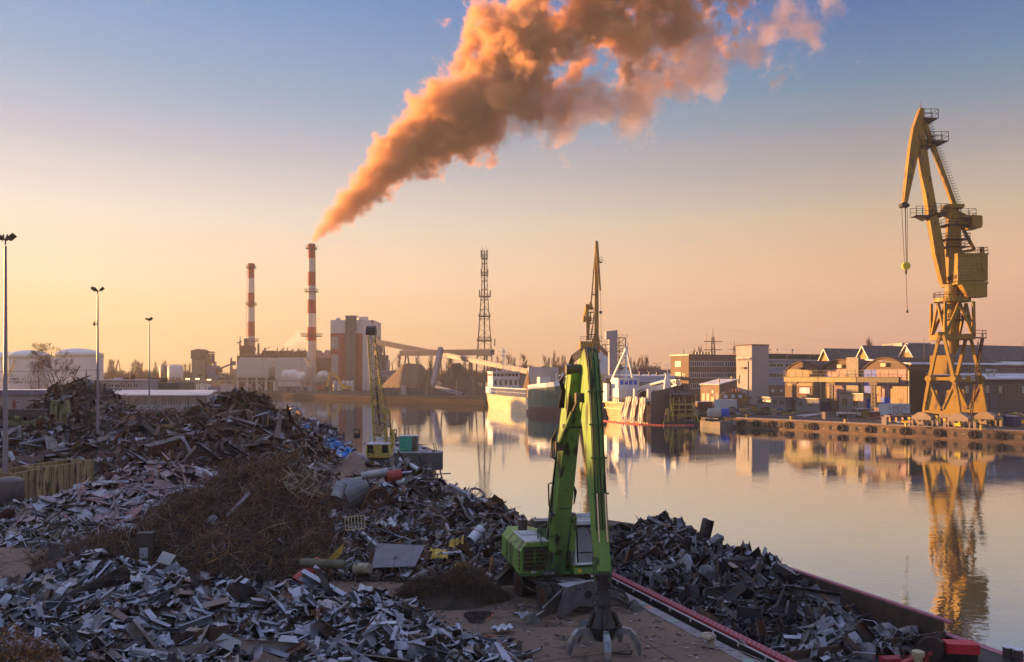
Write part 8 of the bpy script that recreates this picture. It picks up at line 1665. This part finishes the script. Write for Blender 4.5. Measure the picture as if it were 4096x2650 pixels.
person(W(2661,1690,199.5)-V(0,0,W(2661,1690,199.5).z-.9),.6,'worker in dark overalls and orange helmet standing on the dock pontoon edge',pm('dark_overalls',(.04,.04,.06),None,.8),pm('dark_trousers',(.03,.03,.045),None,.8),None,pm('orange_helmet',(.75,.20,.05),None,.5))
# floating boom
mb=MB(); a=W(2412,1683,223); pts=[W(2412,1681,218),W(2480,1692,209),W(2560,1699,202),W(2660,1703,198),W(2776,1701,199)]
for p,q in zip(pts,pts[1:]):
    p=V(p.x,p.y,.05);q=V(q.x,q.y,.05); k=int((q-p).length/.8)
    for i in range(k): mb.cyl(p.lerp(q,(i+.08)/k),p.lerp(q,(i+.92)/k),.22,.22,7)
tag(mb.build('floating_boom',pm('floating_boom_red',(.42,.07,.05),(.30,.06,.05),.6,scale=.6)),'red floating barrier boom on the water around the trawler','floating barrier',kind=None)
# low workboat
a=W(2800,1702,196); a.z=0; b=W(2880,1712,188); b.z=0; c=W(2937,1702,190); c.z=0; wb=thing('workboat','low dark open workboat moored at the far end of the wharf','workboat',(b.x,b.y,0))
mb=MB(); e=c+(a-b)*.95; mb.prism([a+V(0,0,-.6),b+V(0,0,-.6),c+V(0,0,-.6),e+V(0,0,-.6)],(0,0,2.0)); mb.build('hull',pm('grey_brown_boat',(.12,.10,.09),(.08,.065,.06),.7,scale=.6),wb)
mb=MB(); mb.rail([a+V(.2,.4,1.4),b+V(-.2,.4,1.4),c+V(-.3,0,1.4)],.6,.08,step=1.2,mid=False); mb.build('deck_rail',M['dark'],wb); mb=MB(); mb.box((b+c)/2+V(-3,3,1.7),(3,2,.6)); mb.box(a.lerp(b,.4)+V(.5,1.5,1.6),(3,1.5,.5)); mb.build('deck_load',SM,wb)
mb=MB(); mb.cyl(c+V(-.1,-.2,.7),c+V(-.1,-.2,1.7),.4,.4,10); mb.build('fender_ball',M['concrete'],wb)
# ---------------------------------------------------------------- big portal crane
CY=M['crane']; Yc=165.3
pc=thing('portal_crane','big ochre yellow portal crane with folded jib standing on the right wharf','portal crane',V(83,162,2)); 
A=V(77.2,160,0);B=A+WD*6.6;Cc=B+WN*11;D=A+WN*11
def CP(x,y): return W(x,y,Yc)
Fz=4.7; K=11.0; T=19.0
ML=(A+B)/2; MR=(Cc+D)/2; cen=(A+B+Cc+D)/4
BG=pm('pinkish_bogie_paint',(.26,.19,.14),(.2,.145,.11),.6,scale=.8)
YB=pm('bright_yellow_box',(.68,.52,.02),(.5,.38,.03),.5,scale=1)
def bogie(p,i):
    t_=pc; ang=math.atan2(WD.y,WD.x); Mx=Matrix.Translation(V(p.x,p.y,2))@Matrix.Rotation(ang,4,'Z')
    mb=MB(Mx); L=3.6 if i!=1 else 3.6; w_=1.0
    mb.prism([V(-L/2,-w_,1.35),V(L/2,-w_,1.35),V(L/2,-w_,1.95),V(.5,-w_,2.75),V(-.5,-w_,2.75),V(-L/2,-w_,1.95)],(0,2*w_,0)); bo=mb.build('bogie_frame',BG,t_)
    for s in (-1,1):
        mb=MB(Mx); x=s*1.35
        mb.box((x,0,.85),(1.9,.7,.5)); mb.box((x-.5,-.4,.75),(.25,.3,1.0)); mb.box((x+.5,-.4,.75),(.25,.3,1.0)); mb.box((x,0,1.2),(.6,.8,.4)); mb.build('bogie_truck',BG,t_)
        for q in (-.5,.5): mb=MB(Mx); mb.cyl((x+q,-.22,.36),(x+q,.22,.36),.36,.36,14); mb.build('wheel',M['dark'],t_)
        mb=MB(Mx); mb.box((x*1.95,-.1,.7),(.45,.5,1.3)); mb.box((x*1.95,-.1,1.5),(.45,.55,.35),0,1); mb.build('buffer_post',[BG,YB],t_)
    mb=MB(Mx); mb.box((0,-.75,.7),(1.0,.6,.55)); mb.box((.3,-.95,1.0),(.35,.5,.5)); mb.build('drive_motor',YB if i==1 else BG,t_)
for i,p in enumerate((A,B,Cc,D)): bogie(p,i)
kn={}
for nm,p,mm in (('A',A,ML),('B',B,ML),('C',Cc,MR),('D',D,MR)):
    k_=p.lerp(mm,.33); kn[nm]=V(k_.x,k_.y,K); up_=WN
    mb=MB(); mb.beam(V(p.x,p.y,Fz),kn[nm],.42,.65,0,.6,.8,up=up_); mb.beam(kn[nm],V(mm.x,mm.y,T)+(p-mm)*.12,.6,.7,0,.45,.5,up=up_); mb.build('leg',CY,pc)
    inner=mm.lerp(p,.06); mb=MB(); mb.beam(kn[nm]-V(0,0,1),V(inner.x,inner.y,Fz+.7),.3,.4,0,.28,.32,up=up_); mb.build('inner_strut',CY,pc)
    # trapezoid web plate at the foot
    mb=MB(); pa=V(p.x,p.y,0); dd=(mm-p).normalized(); Lh=(mm-p).length
    f=lambda s,z: pa+dd*s+V(0,0,z)
    mb.prism([f(.1,Fz+.3),f(Lh*.93,Fz+.3),f(Lh*.72,Fz+4.2),f(Lh*.26,Fz+4.2)],WN*.15); mb.build('web_plate',CY,pc)
    mb=MB(); q=kn[nm]; mb.cyl(q-WN*.7,q+WN*.7,.6,.6,16); mb.build('knuckle_pin',CY,pc)
for p,q in ((A,B),(D,Cc)): mb=MB(); mb.beam(V(p.x,p.y,Fz+.1),V(q.x,q.y,Fz+.1),.7,.6); mb.build('sill_beam',CY,pc)
for a,b,h_ in (('A','B',.6),('D','C',.6),('B','C',1.3),('A','D',1.3)): mb=MB(); mb.beam(kn[a],kn[b],.6,h_); mb.build('portal_beam',CY,pc)
mb=MB(); q=kn['B'].lerp(kn['C'],.45)-FBk*0; mid_=(kn['B']+kn['C'])/2; dd=(kn['C']-kn['B']).normalized(); nn=V(dd.y,-dd.x,0)
for s0,w_,h_ in ((.22,1.5,.6),(.56,1.6,1.0)):
    a=kn['B'].lerp(kn['C'],s0)+nn*.33; mb.prism([a-V(0,0,h_/2-.2),a+dd*w_-V(0,0,h_/2-.2),a+dd*w_+V(0,0,h_/2+.2),a+V(0,0,h_/2+.2)],nn*.04,0)
    for j in range(2 if h_>.8 else 1):
        for k in range(5): b=a+dd*(.12+k*w_*.18)+V(0,0,.2+(.25-.5*j if h_>.8 else 0)); mb.prism([b,b+dd*w_*.12,b+dd*w_*.12+V(0,0,.22),b+V(0,0,.22)],nn*.055,1)
mb.build('sign_board',[M['white'],M['dark']],pc)
# machine cabin at mid level
mb=MB(); q=kn['A'].lerp(kn['D'],.45)+V(0,0,2.6); mb.box(q,(3.2,3.0,3.6),math.atan2(WD.y,WD.x)); mb.build('electrical_cabin',CY,pc)
# top frame
cz=V(CP(3808,1190).x,Yc,0); Tm=T
mb=MB()
LL=V(ML.x,ML.y,T).lerp(V(cz.x,cz.y,T),.35); RR_=V(MR.x,MR.y,T).lerp(V(cz.x,cz.y,T),.30)
sq=[V(cz.x+sx*2.7,Yc+sy*2.7,T) for sx,sy in ((-1,-1),(1,-1),(1,1),(-1,1))]
for i in range(4): mb.beam(sq[i],sq[(i+1)%4],.7,1.0)
mb.beam(V(ML.x,ML.y,T),sq[0].lerp(sq[3],.5),1.2,1.3); mb.beam(V(MR.x,MR.y,T),sq[1].lerp(sq[2],.5),1.2,1.3); mb.build('upper_frame',CY,pc)
zR=zat(1195,Yc)
for i in range(4):
    a=sq[i]; b=sq[(i+1)%4]; m_=V(*((a+b)/2)[:2],zR-1.0); 
    mb=MB(); mb.beam(a,V(a.x,a.y,zR-.8),.6,.6,0,.45,.45); mb.build('corner_post',CY,pc)
    mb=MB(); mb.beam(a,m_,.42,.5); mb.beam(b,m_,.42,.5); mb.build('diagonal_brace',CY,pc)
mb=MB(); mb.cyl((cz.x,Yc,zR-.7),(cz.x,Yc,zR),3.3,3.3,32); mb.build('ring_platform',CY,pc)
def ringrail(name,c,r_,z,h_=1.1):
    mb=MB(); 
    for q in (h_*.5,h_): mb.tube([(c.x+r_*math.cos(t),c.y+r_*math.sin(t),z+q) for t in [2*math.pi*i/24 for i in range(24)]],.05,4,closed=True)
    for i in range(16): t=2*math.pi*i/16; mb.beam((c.x+r_*math.cos(t),c.y+r_*math.sin(t),z),(c.x+r_*math.cos(t),c.y+r_*math.sin(t),z+h_),.07,.07)
    mb.build(name,M['rust'],pc)
ringrail('railing',cz,3.25,zR)
mb=MB(); mb.cyl((cz.x,Yc,T-2),(cz.x,Yc,zR+.2),1.25,1.25,20); mb.lathe((cz.x,Yc,0),[(1.25,T-1.8),(.7,T-3.2)],16); mb.build('central_column',CY,pc)
mb=MB(); z0=zat(1280,Yc); mb.cyl((cz.x,Yc,z0-.2),(cz.x,Yc,z0),2.1,2.1,20); mb.build('maintenance_ring',M['rust'],pc); ringrail('railing',cz,2.05,z0)
mb=MB(); mb.cyl((cz.x,Yc,zR),(cz.x,Yc,zat(1135,Yc)),1.45,1.3,20); mb.build('slewing_post',CY,pc)
mb=MB(); p=sq[1]; q=p+V(2.6,1,0); mb.beam(p+V(0,0,-.2),q+V(0,0,-.2),1.2,.2); mb.rail([p+V(0,-.6,0),q+V(0,-.6,0),q+V(0,.6,0)],1.2,.06); a=q+V(-.3,0,-.3); b=V(kn['C'].x-1.2,kn['C'].y-.6,K+.2)
for s in (-.35,.35): mb.beam(a+V(0,s,0),b+V(0,s,0),.12,.25); mb.beam(a+V(0,s,1),b+V(0,s,1),.07,.07)
for k in range(18): c=a.lerp(b,k/18); mb.box(c,(.3,.7,.06))
a2=b;b2=V(cen.x+2.2,cen.y-1,2.2)
for s in (-.35,.35): mb.beam(a2+V(0,s,0),b2+V(0,s,0),.12,.25)
for k in range(18): c=a2.lerp(b2,k/18); mb.box(c,(.3,.7,.06))
mb.build('access_stair',M['rust'],pc)
# slewing superstructure, jib pointing left over the water
zh0=zat(1136,163); zh1=zat(1020,163); hx0,hx1,hy0,hy1=84.7,90.4,162.1,168.5
MHM=ribbed('ochre_corrugated',(.27,.165,.02),(.20,.125,.018),'Z',.55,.6,.8)
mb=MB(); mb.box(((hx0+hx1)/2,(hy0+hy1)/2,(zh0+zh1)/2+.2),(hx1-hx0,hy1-hy0,zh1-zh0-.6)); mh=mb.build('machine_house',MHM,pc)
mb=MB(); mb.box(((hx0+hx1)/2,(hy0+hy1)/2,zh1),(hx1-hx0+.2,hy1-hy0+.2,.35)); mb.build('house_roof',CY,pc); mb=MB(); mb.box(((hx0+hx1)/2,(hy0+hy1)/2,zh0+.1),(hx1-hx0+.15,hy1-hy0+.15,.5)); mb.box((hx1-1.9,hy0+1.2,zh0-1.4),(3.6,2.4,2.4)); mb.add([V(hx1-3.7,hy0,zh0-2.6),V(hx1-3.7,hy0+2.4,zh0-2.6),V(hx1-5.0,hy0,zh0-.1),V(hx1-5.0,hy0+2.4,zh0-.1),V(hx1-3.7,hy0,zh0-.1),V(hx1-3.7,hy0+2.4,zh0-.1)],[(0,1,3,2),(0,2,4),(1,5,3),(2,3,5,4)]); mb.build('house_frame',CY,pc)
mb=MB(); mb.prism([V(hx0-.03,hy0+.4,zh0+.9),V(hx0-.03,hy0+4.2,zh0+.9),V(hx0-.03,hy0+4.2,zh0+1.7),V(hx0-.03,hy0+.4,zh0+1.7)],(-.05,0,0)); mb.build('front_grille',M['rust'],mh)
mb=MB(); mb.rail([V(hx0,hy0,zh1+.2),V(hx1,hy0,zh1+.2),V(hx1,hy1,zh1+.2)],1.1,.05); mb.build('railing',M['rust'],pc)
zc0=zat(870,Yc); xc=CP(3812,900).x
mb=MB(); mb.beam((xc,Yc,zh1),(xc,Yc,zc0),2.2,2.4,0,1.7,2.0,up=(1,0,0)); mb.beam((xc,Yc,zh1+9.2),(xc,Yc,zh1+9.9),2.9,3.0); mb.build('tower_column',CY,pc)
for y in (992,962,905):
    z=zat(y,Yc); mb=MB(); mb.box((xc,Yc,z),(4.6,3.8,.15)); mb.rail([V(xc-2.3,Yc-1.9,z),V(xc+2.3,Yc-1.9,z),V(xc+2.3,Yc+1.9,z)],1.1,.05); mb.rail([V(xc-2.3,Yc-1.9,z),V(xc-2.3,Yc+1.9,z)],1.1,.05); mb.build('service_platform',M['rust'],pc)
jp=[(3771,1136),(3752,1010),(3724,844),(3700,700),(3684,565),(3676,528)]; wj=[.8,1.9,1.7,1.5,1.3,1.1]
for k,s in enumerate((0,)):
    mb=MB()
    for (p,q),(w0,w1) in zip(zip(jp,jp[1:]),zip(wj,wj[1:])): mb.beam(CP(*p),CP(*q),1.5,w0,0,1.4,w1,up=(1,0,0))
    mb.build('main_jib',CY,pc)
fj=[(3684,437),(3668,520),(3655,590),(3617,818)]; wf=[.8,2.0,1.9,.7]
mb=MB()
for (p,q),(w0,w1) in zip(zip(fj,fj[1:]),zip(wf,wf[1:])): mb.beam(CP(*p),CP(*q),1.3,w0,0,1.2,w1,up=(1,0,0))
mb.build('fly_jib',CY,pc)
mb=MB(); a=CP(3617,818); mb.cyl(a+V(-.3,-.7,-.2),a+V(-.3,.7,-.2),.5,.5,14); mb.cyl(a+V(.4,-.6,-.3),a+V(.4,.6,-.3),.4,.4,12); mb.build('jib_head_sheave',M['dark'],pc)
mb=MB(); mb.beam(CP(3690,474),CP(3826,848),.8,.8); mb.build('tie_rod',CY,pc)
mb=MB(); 
for s in (-.25,.25): mb.tube([CP(3698,480)+V(s*.5+.4,-.4,0),CP(3832,845)+V(s*.5+.4,-.4,0)],.04,4)
for k in range(34):
    a=CP(3698,480).lerp(CP(3832,845),k/34)+V(.7,-.4,0); mb.tube([a+V(-.3,0,0),a+V(.1,-.5,.1),a+V(.5,0,.15),a+V(.1,.5,.1)],.035,3,closed=True)
mb.build('caged_ladder',M['dark'],pc)
mb=MB(); mb.beam(CP(3768,838),CP(3870,892),1.6,1.6,0,1.4,2.2,up=(0,0,1)); mb.build('balance_lever',CY,pc)
mb=MB(); a=CP(3888,892); w2=pxm(20,Yc); mb.prism([a+V(-w2,-2,-.6),a+V(-w2*.7,-2,-1.2),a+V(w2*.9,-2,-1.2),a+V(w2*1.0,-2,-.2),a+V(w2*.95,-2,1.0),a+V(-w2*.9,-2,1.2)],(0,4,0)); mb.build('counterweight',CY,pc)
mb=MB(); mb.beam(CP(3832,880),CP(3897,1000),.5,.5); mb.beam(CP(3897,1000),CP(3830,1012),.5,.5); mb.beam(CP(3897,998)+V(0,-2.6,0),CP(3897,1090)+V(0,-3.4,0),.6,.6); mb.build('luffing_strut',CY,pc)
for x,y,w_ in ((3712,462,2.8),(3738,552,4.2),(3697,570,2.2),(3690,848,3.6),(3752,838,2.6),(3860,858,3.0)):
    mb=MB(); p=CP(x,y); mb.box(p+V(0,0,-.9),(w_,2.4,.15)); mb.prism([p+V(-w_*.3,-1,-.98),p+V(w_*.5,-1,-.98),p+V(w_*.1,-1,-1.7)],(0,2,0)); h_=w_/2; mb.rail([p+V(-h_,-1.2,-.85),p+V(h_,-1.2,-.85),p+V(h_,1.2,-.85),p+V(-h_,1.2,-.85)],1.7,.05,step=1.2); mb.build('jib_platform',M['dark'],pc)
mb=MB(); p=CP(3681,425); mb.cyl(p-V(0,0,.4),p+V(0,0,.7),.08,.05,6); mb.build('warning_lamp_post',RED,pc)
mb=MB(); bl_=CP(3624,1065)
for x in (3606,3620,3622,3629): mb.tube([CP(x,822),CP(3624+(x-3618)*.5,1058)],.05,4)
mb.build('hoist_rope',M['dark'],pc)
mb=MB(); mb.cyl(bl_+V(0,-.3,0),bl_+V(0,.3,0),.75,.75,16); mb.build('hook_block',YB,pc); mb=MB(); mb.tube([bl_-V(0,0,.7),bl_-V(0,0,1.6)],.18,6); mb.tube([bl_-V(0,0,1.5),CP(3629,1243)],.05,4); mb.box(CP(3629,1247),(.35,.2,.5)); mb.build('hook_line',M['dark'],pc)
# ---------------------------------------------------------------- second yellow crane far left of it
Y2=268.; c2t=thing('portal_crane','slim yellow portal crane seen end-on behind the green boom','portal crane',V(W(2375,0,Y2).x,Y2,2))
def C2(x,y,dd=0): return W(x,y,Y2+dd)
mb=MB(); mb.beam(C2(2386,1345),C2(2386,980),1.3,1.3,0,1.0,1.0); mb.add([C2(2362,1375,-1),C2(2400,1375,-1),C2(2400,1375,2),C2(2362,1375,2),C2(2377,1340,-.6),C2(2394,1340,-.6),C2(2394,1340,.6),C2(2377,1340,.6)],[(0,1,5,4),(1,2,6,5),(2,3,7,6),(3,0,4,7)]); mb.build('main_jib',CY,c2t)
mb=MB(); mb.beam(C2(2386,966,-1.5),C2(2392,1050,-2),.9,1.0); mb.beam(C2(2392,1050,-2),C2(2401,1165,-3),.8,.8,0,.5,.5); mb.build('fly_jib',CY,c2t)
mb=MB(); mb.beam(C2(2384,975,1),C2(2364,1215,2),.4,.5); mb.lathe(C2(2362,1240,2)-V(0,0,0),[(1.0,0),(.3,2.6)],8); mb.build('tie_rod',CY,c2t)
mb=MB(); mb.beam(C2(2348,1218,2),C2(2352,1362,1),.9,.9); mb.beam(C2(2347,1218,2),C2(2335,1270,3),.5,.6); mb.beam(C2(2362,1250,2),C2(2352,1362,1),.3,.3); mb.beam(C2(2378,1250,2),C2(2362,1362,1),.3,.3); mb.build('tower_column',CY,c2t)
mb=MB(); a=C2(2348,1278,3); mb.box(a,(2.6,4,1.5)); mb.build('counterweight',CY,c2t)
for x,y,w_ in ((2364,1250,22),(2364,1294,20),(2365,1339,28),(2378,1180,18),(2403,1050,10),(2402,1365,10)):
    mb=MB(); p=C2(x,y,0); h_=pxm(w_,Y2)/2; mb.box(p,(h_*2,2.5,.2)); mb.rail([p+V(-h_,-1.2,0),p+V(h_,-1.2,0)],1.4,.06,step=1.2); mb.build('service_platform',M['rust'],c2t)
mb=MB(); rb(mb,2322,2392,1366,1420,Y2-3,7); mb.build('machine_house',CY,c2t); mb=MB(); rb(mb,2372,2400,1372,1412,Y2-5,3); mb.build('operator_cab',CY,c2t); mb=MB(); rb(mb,2377,2396,1376,1398,Y2-5.1,.12); mb.build('cab_window',M['glass'],c2t)
mb=MB(); mb.rail([C2(2322,1366,-3),C2(2392,1366,-3)],1.5,.07,step=1.6); mb.build('railing',M['rust'],c2t)
mb=MB(); mb.cyl(C2(2362,1420),C2(2362,1450),2,2,16); mb.build('slewing_post',CY,c2t)
for a,b in (((2345,1448),(2318,1570)),((2380,1440),(2420,1580)),((2385,1440),(2406,1575)),((2350,1448),(2340,1575))):
    mb=MB(); p=C2(*a); q=C2(*b); q.z=3; mb.beam(p,q,1.5,1.5,0,1.2,1.2); mb.build('leg',CY,c2t)
mb=MB(); mb.beam(C2(2340,1446),C2(2400,1446),3,1.2); mb.build('upper_frame',CY,c2t)
mb=MB(); mb.tube([C2(2402,1168,-3),C2(2405,1355,-3)],.06,4); mb.cyl(C2(2403,1250,-3.5),C2(2403,1250,-2.5),.5,.5,10); mb.build('hoist_rope',M['dark'],c2t)
# ---------------------------------------------------------------- smoke plume and haze
def volmat(name,dens_fn,color,aniso,absorb=None,step=1.0):
    m=bpy.data.materials.new(name); m.use_nodes=True; nt=m.node_tree; N=nt.nodes; N.clear()
    o=N.new('ShaderNodeOutputMaterial'); v=N.new('ShaderNodeVolumePrincipled'); v.inputs['Color'].default_value=tuple(color)+(1,)
    v.inputs['Anisotropy'].default_value=aniso; v.inputs['Density Attribute'].default_value=''
    d=dens_fn(nt)
    if isinstance(d,float): v.inputs['Density'].default_value=d
    else: lk(nt,d,v.inputs['Density'])
    lk(nt,v.outputs[0],o.inputs['Volume']); m.cycles.volume_step_rate=step
    return m
def plume(name,label,pts,dens,color,nscale,step,thr=.45,parent=None,reach=170,warp=.85):
    """pts: (world Vector, radius, density factor)"""
    org=pts[0][0].copy()
    L=[(p-org,r,k) for p,r,k in pts]
    def dens_fn(nt):
        N=nt.nodes; tc=N.new('ShaderNodeTexCoord'); pos=tc.outputs['Object']
        n1=N.new('ShaderNodeTexNoise'); n1.inputs['Scale'].default_value=nscale; n1.inputs['Detail'].default_value=6; n1.inputs['Roughness'].default_value=.62
        lk(nt,pos,n1.inputs[0])
        n2=N.new('ShaderNodeTexNoise'); n2.inputs['Scale'].default_value=nscale*3.2; n2.inputs['Detail'].default_value=6; n2.inputs['Roughness'].default_value=.6; lk(nt,pos,n2.inputs[0])
        ln_=N.new('ShaderNodeVectorMath'); ln_.operation='LENGTH'; lk(nt,pos,ln_.inputs[0]); tt=math_(nt,'MULTIPLY',ln_.outputs['Value'],1/reach,clamp=True)
        nm=N.new('ShaderNodeMix'); lk(nt,tt,nm.inputs[0]); lk(nt,n2.outputs[0],nm.inputs[2]); lk(nt,n1.outputs[0],nm.inputs[3])
        nn=math_(nt,'MULTIPLY',math_(nt,'SUBTRACT',nm.outputs[0],.5),math_(nt,'MULTIPLY_ADD',tt,2.3*warp,1.0*warp))
        acc=None
        for (a,ra,ka),(b_,rb,kb) in zip(L,L[1:]):
            # distance to the segment, with radius growing along it
            d=b_-a; l2=d.length_squared
            s1=N.new('ShaderNodeVectorMath'); s1.operation='SUBTRACT'; lk(nt,pos,s1.inputs[0]); s1.inputs[1].default_value=a
            dt=N.new('ShaderNodeVectorMath'); dt.operation='DOT_PRODUCT'; lk(nt,s1.outputs[0],dt.inputs[0]); dt.inputs[1].default_value=d/l2
            t=math_(nt,'ADD',dt.outputs['Value'],0.0,clamp=True)
            sc=N.new('ShaderNodeVectorMath'); sc.operation='SCALE'; sc.inputs[0].default_value=d; lk(nt,t,sc.inputs['Scale'])
            s2=N.new('ShaderNodeVectorMath'); s2.operation='DISTANCE'; lk(nt,s1.outputs[0],s2.inputs[0]); lk(nt,sc.outputs[0],s2.inputs[1])
            rr=math_(nt,'MULTIPLY_ADD',t,rb-ra,ra)
            q=math_(nt,'SUBTRACT',1.0,math_(nt,'DIVIDE',s2.outputs['Value'],rr))
            acc_k=math_(nt,'MULTIPLY_ADD',t,kb-ka,ka)
            q=math_(nt,'ADD',q,math_(nt,'LOGARITHM',acc_k,2.718))   # thin parts need a denser noise peak
            acc=q if acc is None else math_(nt,'MAXIMUM',acc,q)
        v=math_(nt,'ADD',math_(nt,'MULTIPLY',acc,.62),nn)
        mr=N.new('ShaderNodeMapRange'); mr.interpolation_type='SMOOTHSTEP'; mr.inputs['From Min'].default_value=.08; mr.inputs['From Max'].default_value=.40; lk(nt,v,mr.inputs[0])
        return math_(nt,'MULTIPLY',mr.outputs[0],dens)
    m=volmat(name+'_vapour',dens_fn,color,.25,step=step)
    mb=MB(); mb.tube([p for p,r,k in pts],1,14,0,[r*(1.5+.15*(i>len(pts)-3)) for i,(p,r,k) in enumerate(pts)])
    o=mb.build(name,m,origin=org)
    return o
def PL(x,y,r,k=1,d=569,dy=0):   # overview pixels -> world
    s=4096/2380; p=W(x*s,y*s,d); return (p,r*s/FP*d,k)
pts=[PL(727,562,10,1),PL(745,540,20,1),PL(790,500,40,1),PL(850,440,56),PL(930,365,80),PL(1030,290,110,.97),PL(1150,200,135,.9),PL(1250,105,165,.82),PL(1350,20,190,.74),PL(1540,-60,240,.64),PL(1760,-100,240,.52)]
s1=plume('smoke_plume','',pts,.28,(1.0,.60,.34),.040,.14)  # orange of the sunlight put into the colour of white vapour
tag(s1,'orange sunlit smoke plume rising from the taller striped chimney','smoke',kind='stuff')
pts=[PL(1150,315,45,.85),PL(1290,240,110,.84),PL(1440,190,140,.78),PL(1600,140,130,.72),PL(1800,80,120,.66),PL(1960,20,100,.58)]
s2=plume('smoke_shred','',pts,.05,(.84,.68,.68),.034,.2,reach=1,warp=1.05)
tag(s2,'thin mauve smoke drifting right below the main plume','smoke',kind='stuff')
pts=[PL(660,806,6,1,580),PL(680,795,17,.95,580),PL(705,778,18,.85,580),PL(735,752,16,.75,580),PL(755,738,10,.7,580)]
s3=plume('steam_puff','',pts,.08,(.9,.9,.95),.09,.3,reach=10)
tag(s3,'small bluish steam cloud above the boiler house roofs','steam',kind='stuff')
hz=volmat('haze_air',lambda nt: 0.00017,(.86,.86,.90),.2)
mb=MB(); mb.box((50,1220,149),(2700,2780,304)); o=mb.build('haze',hz); tag(o,kind='stuff')
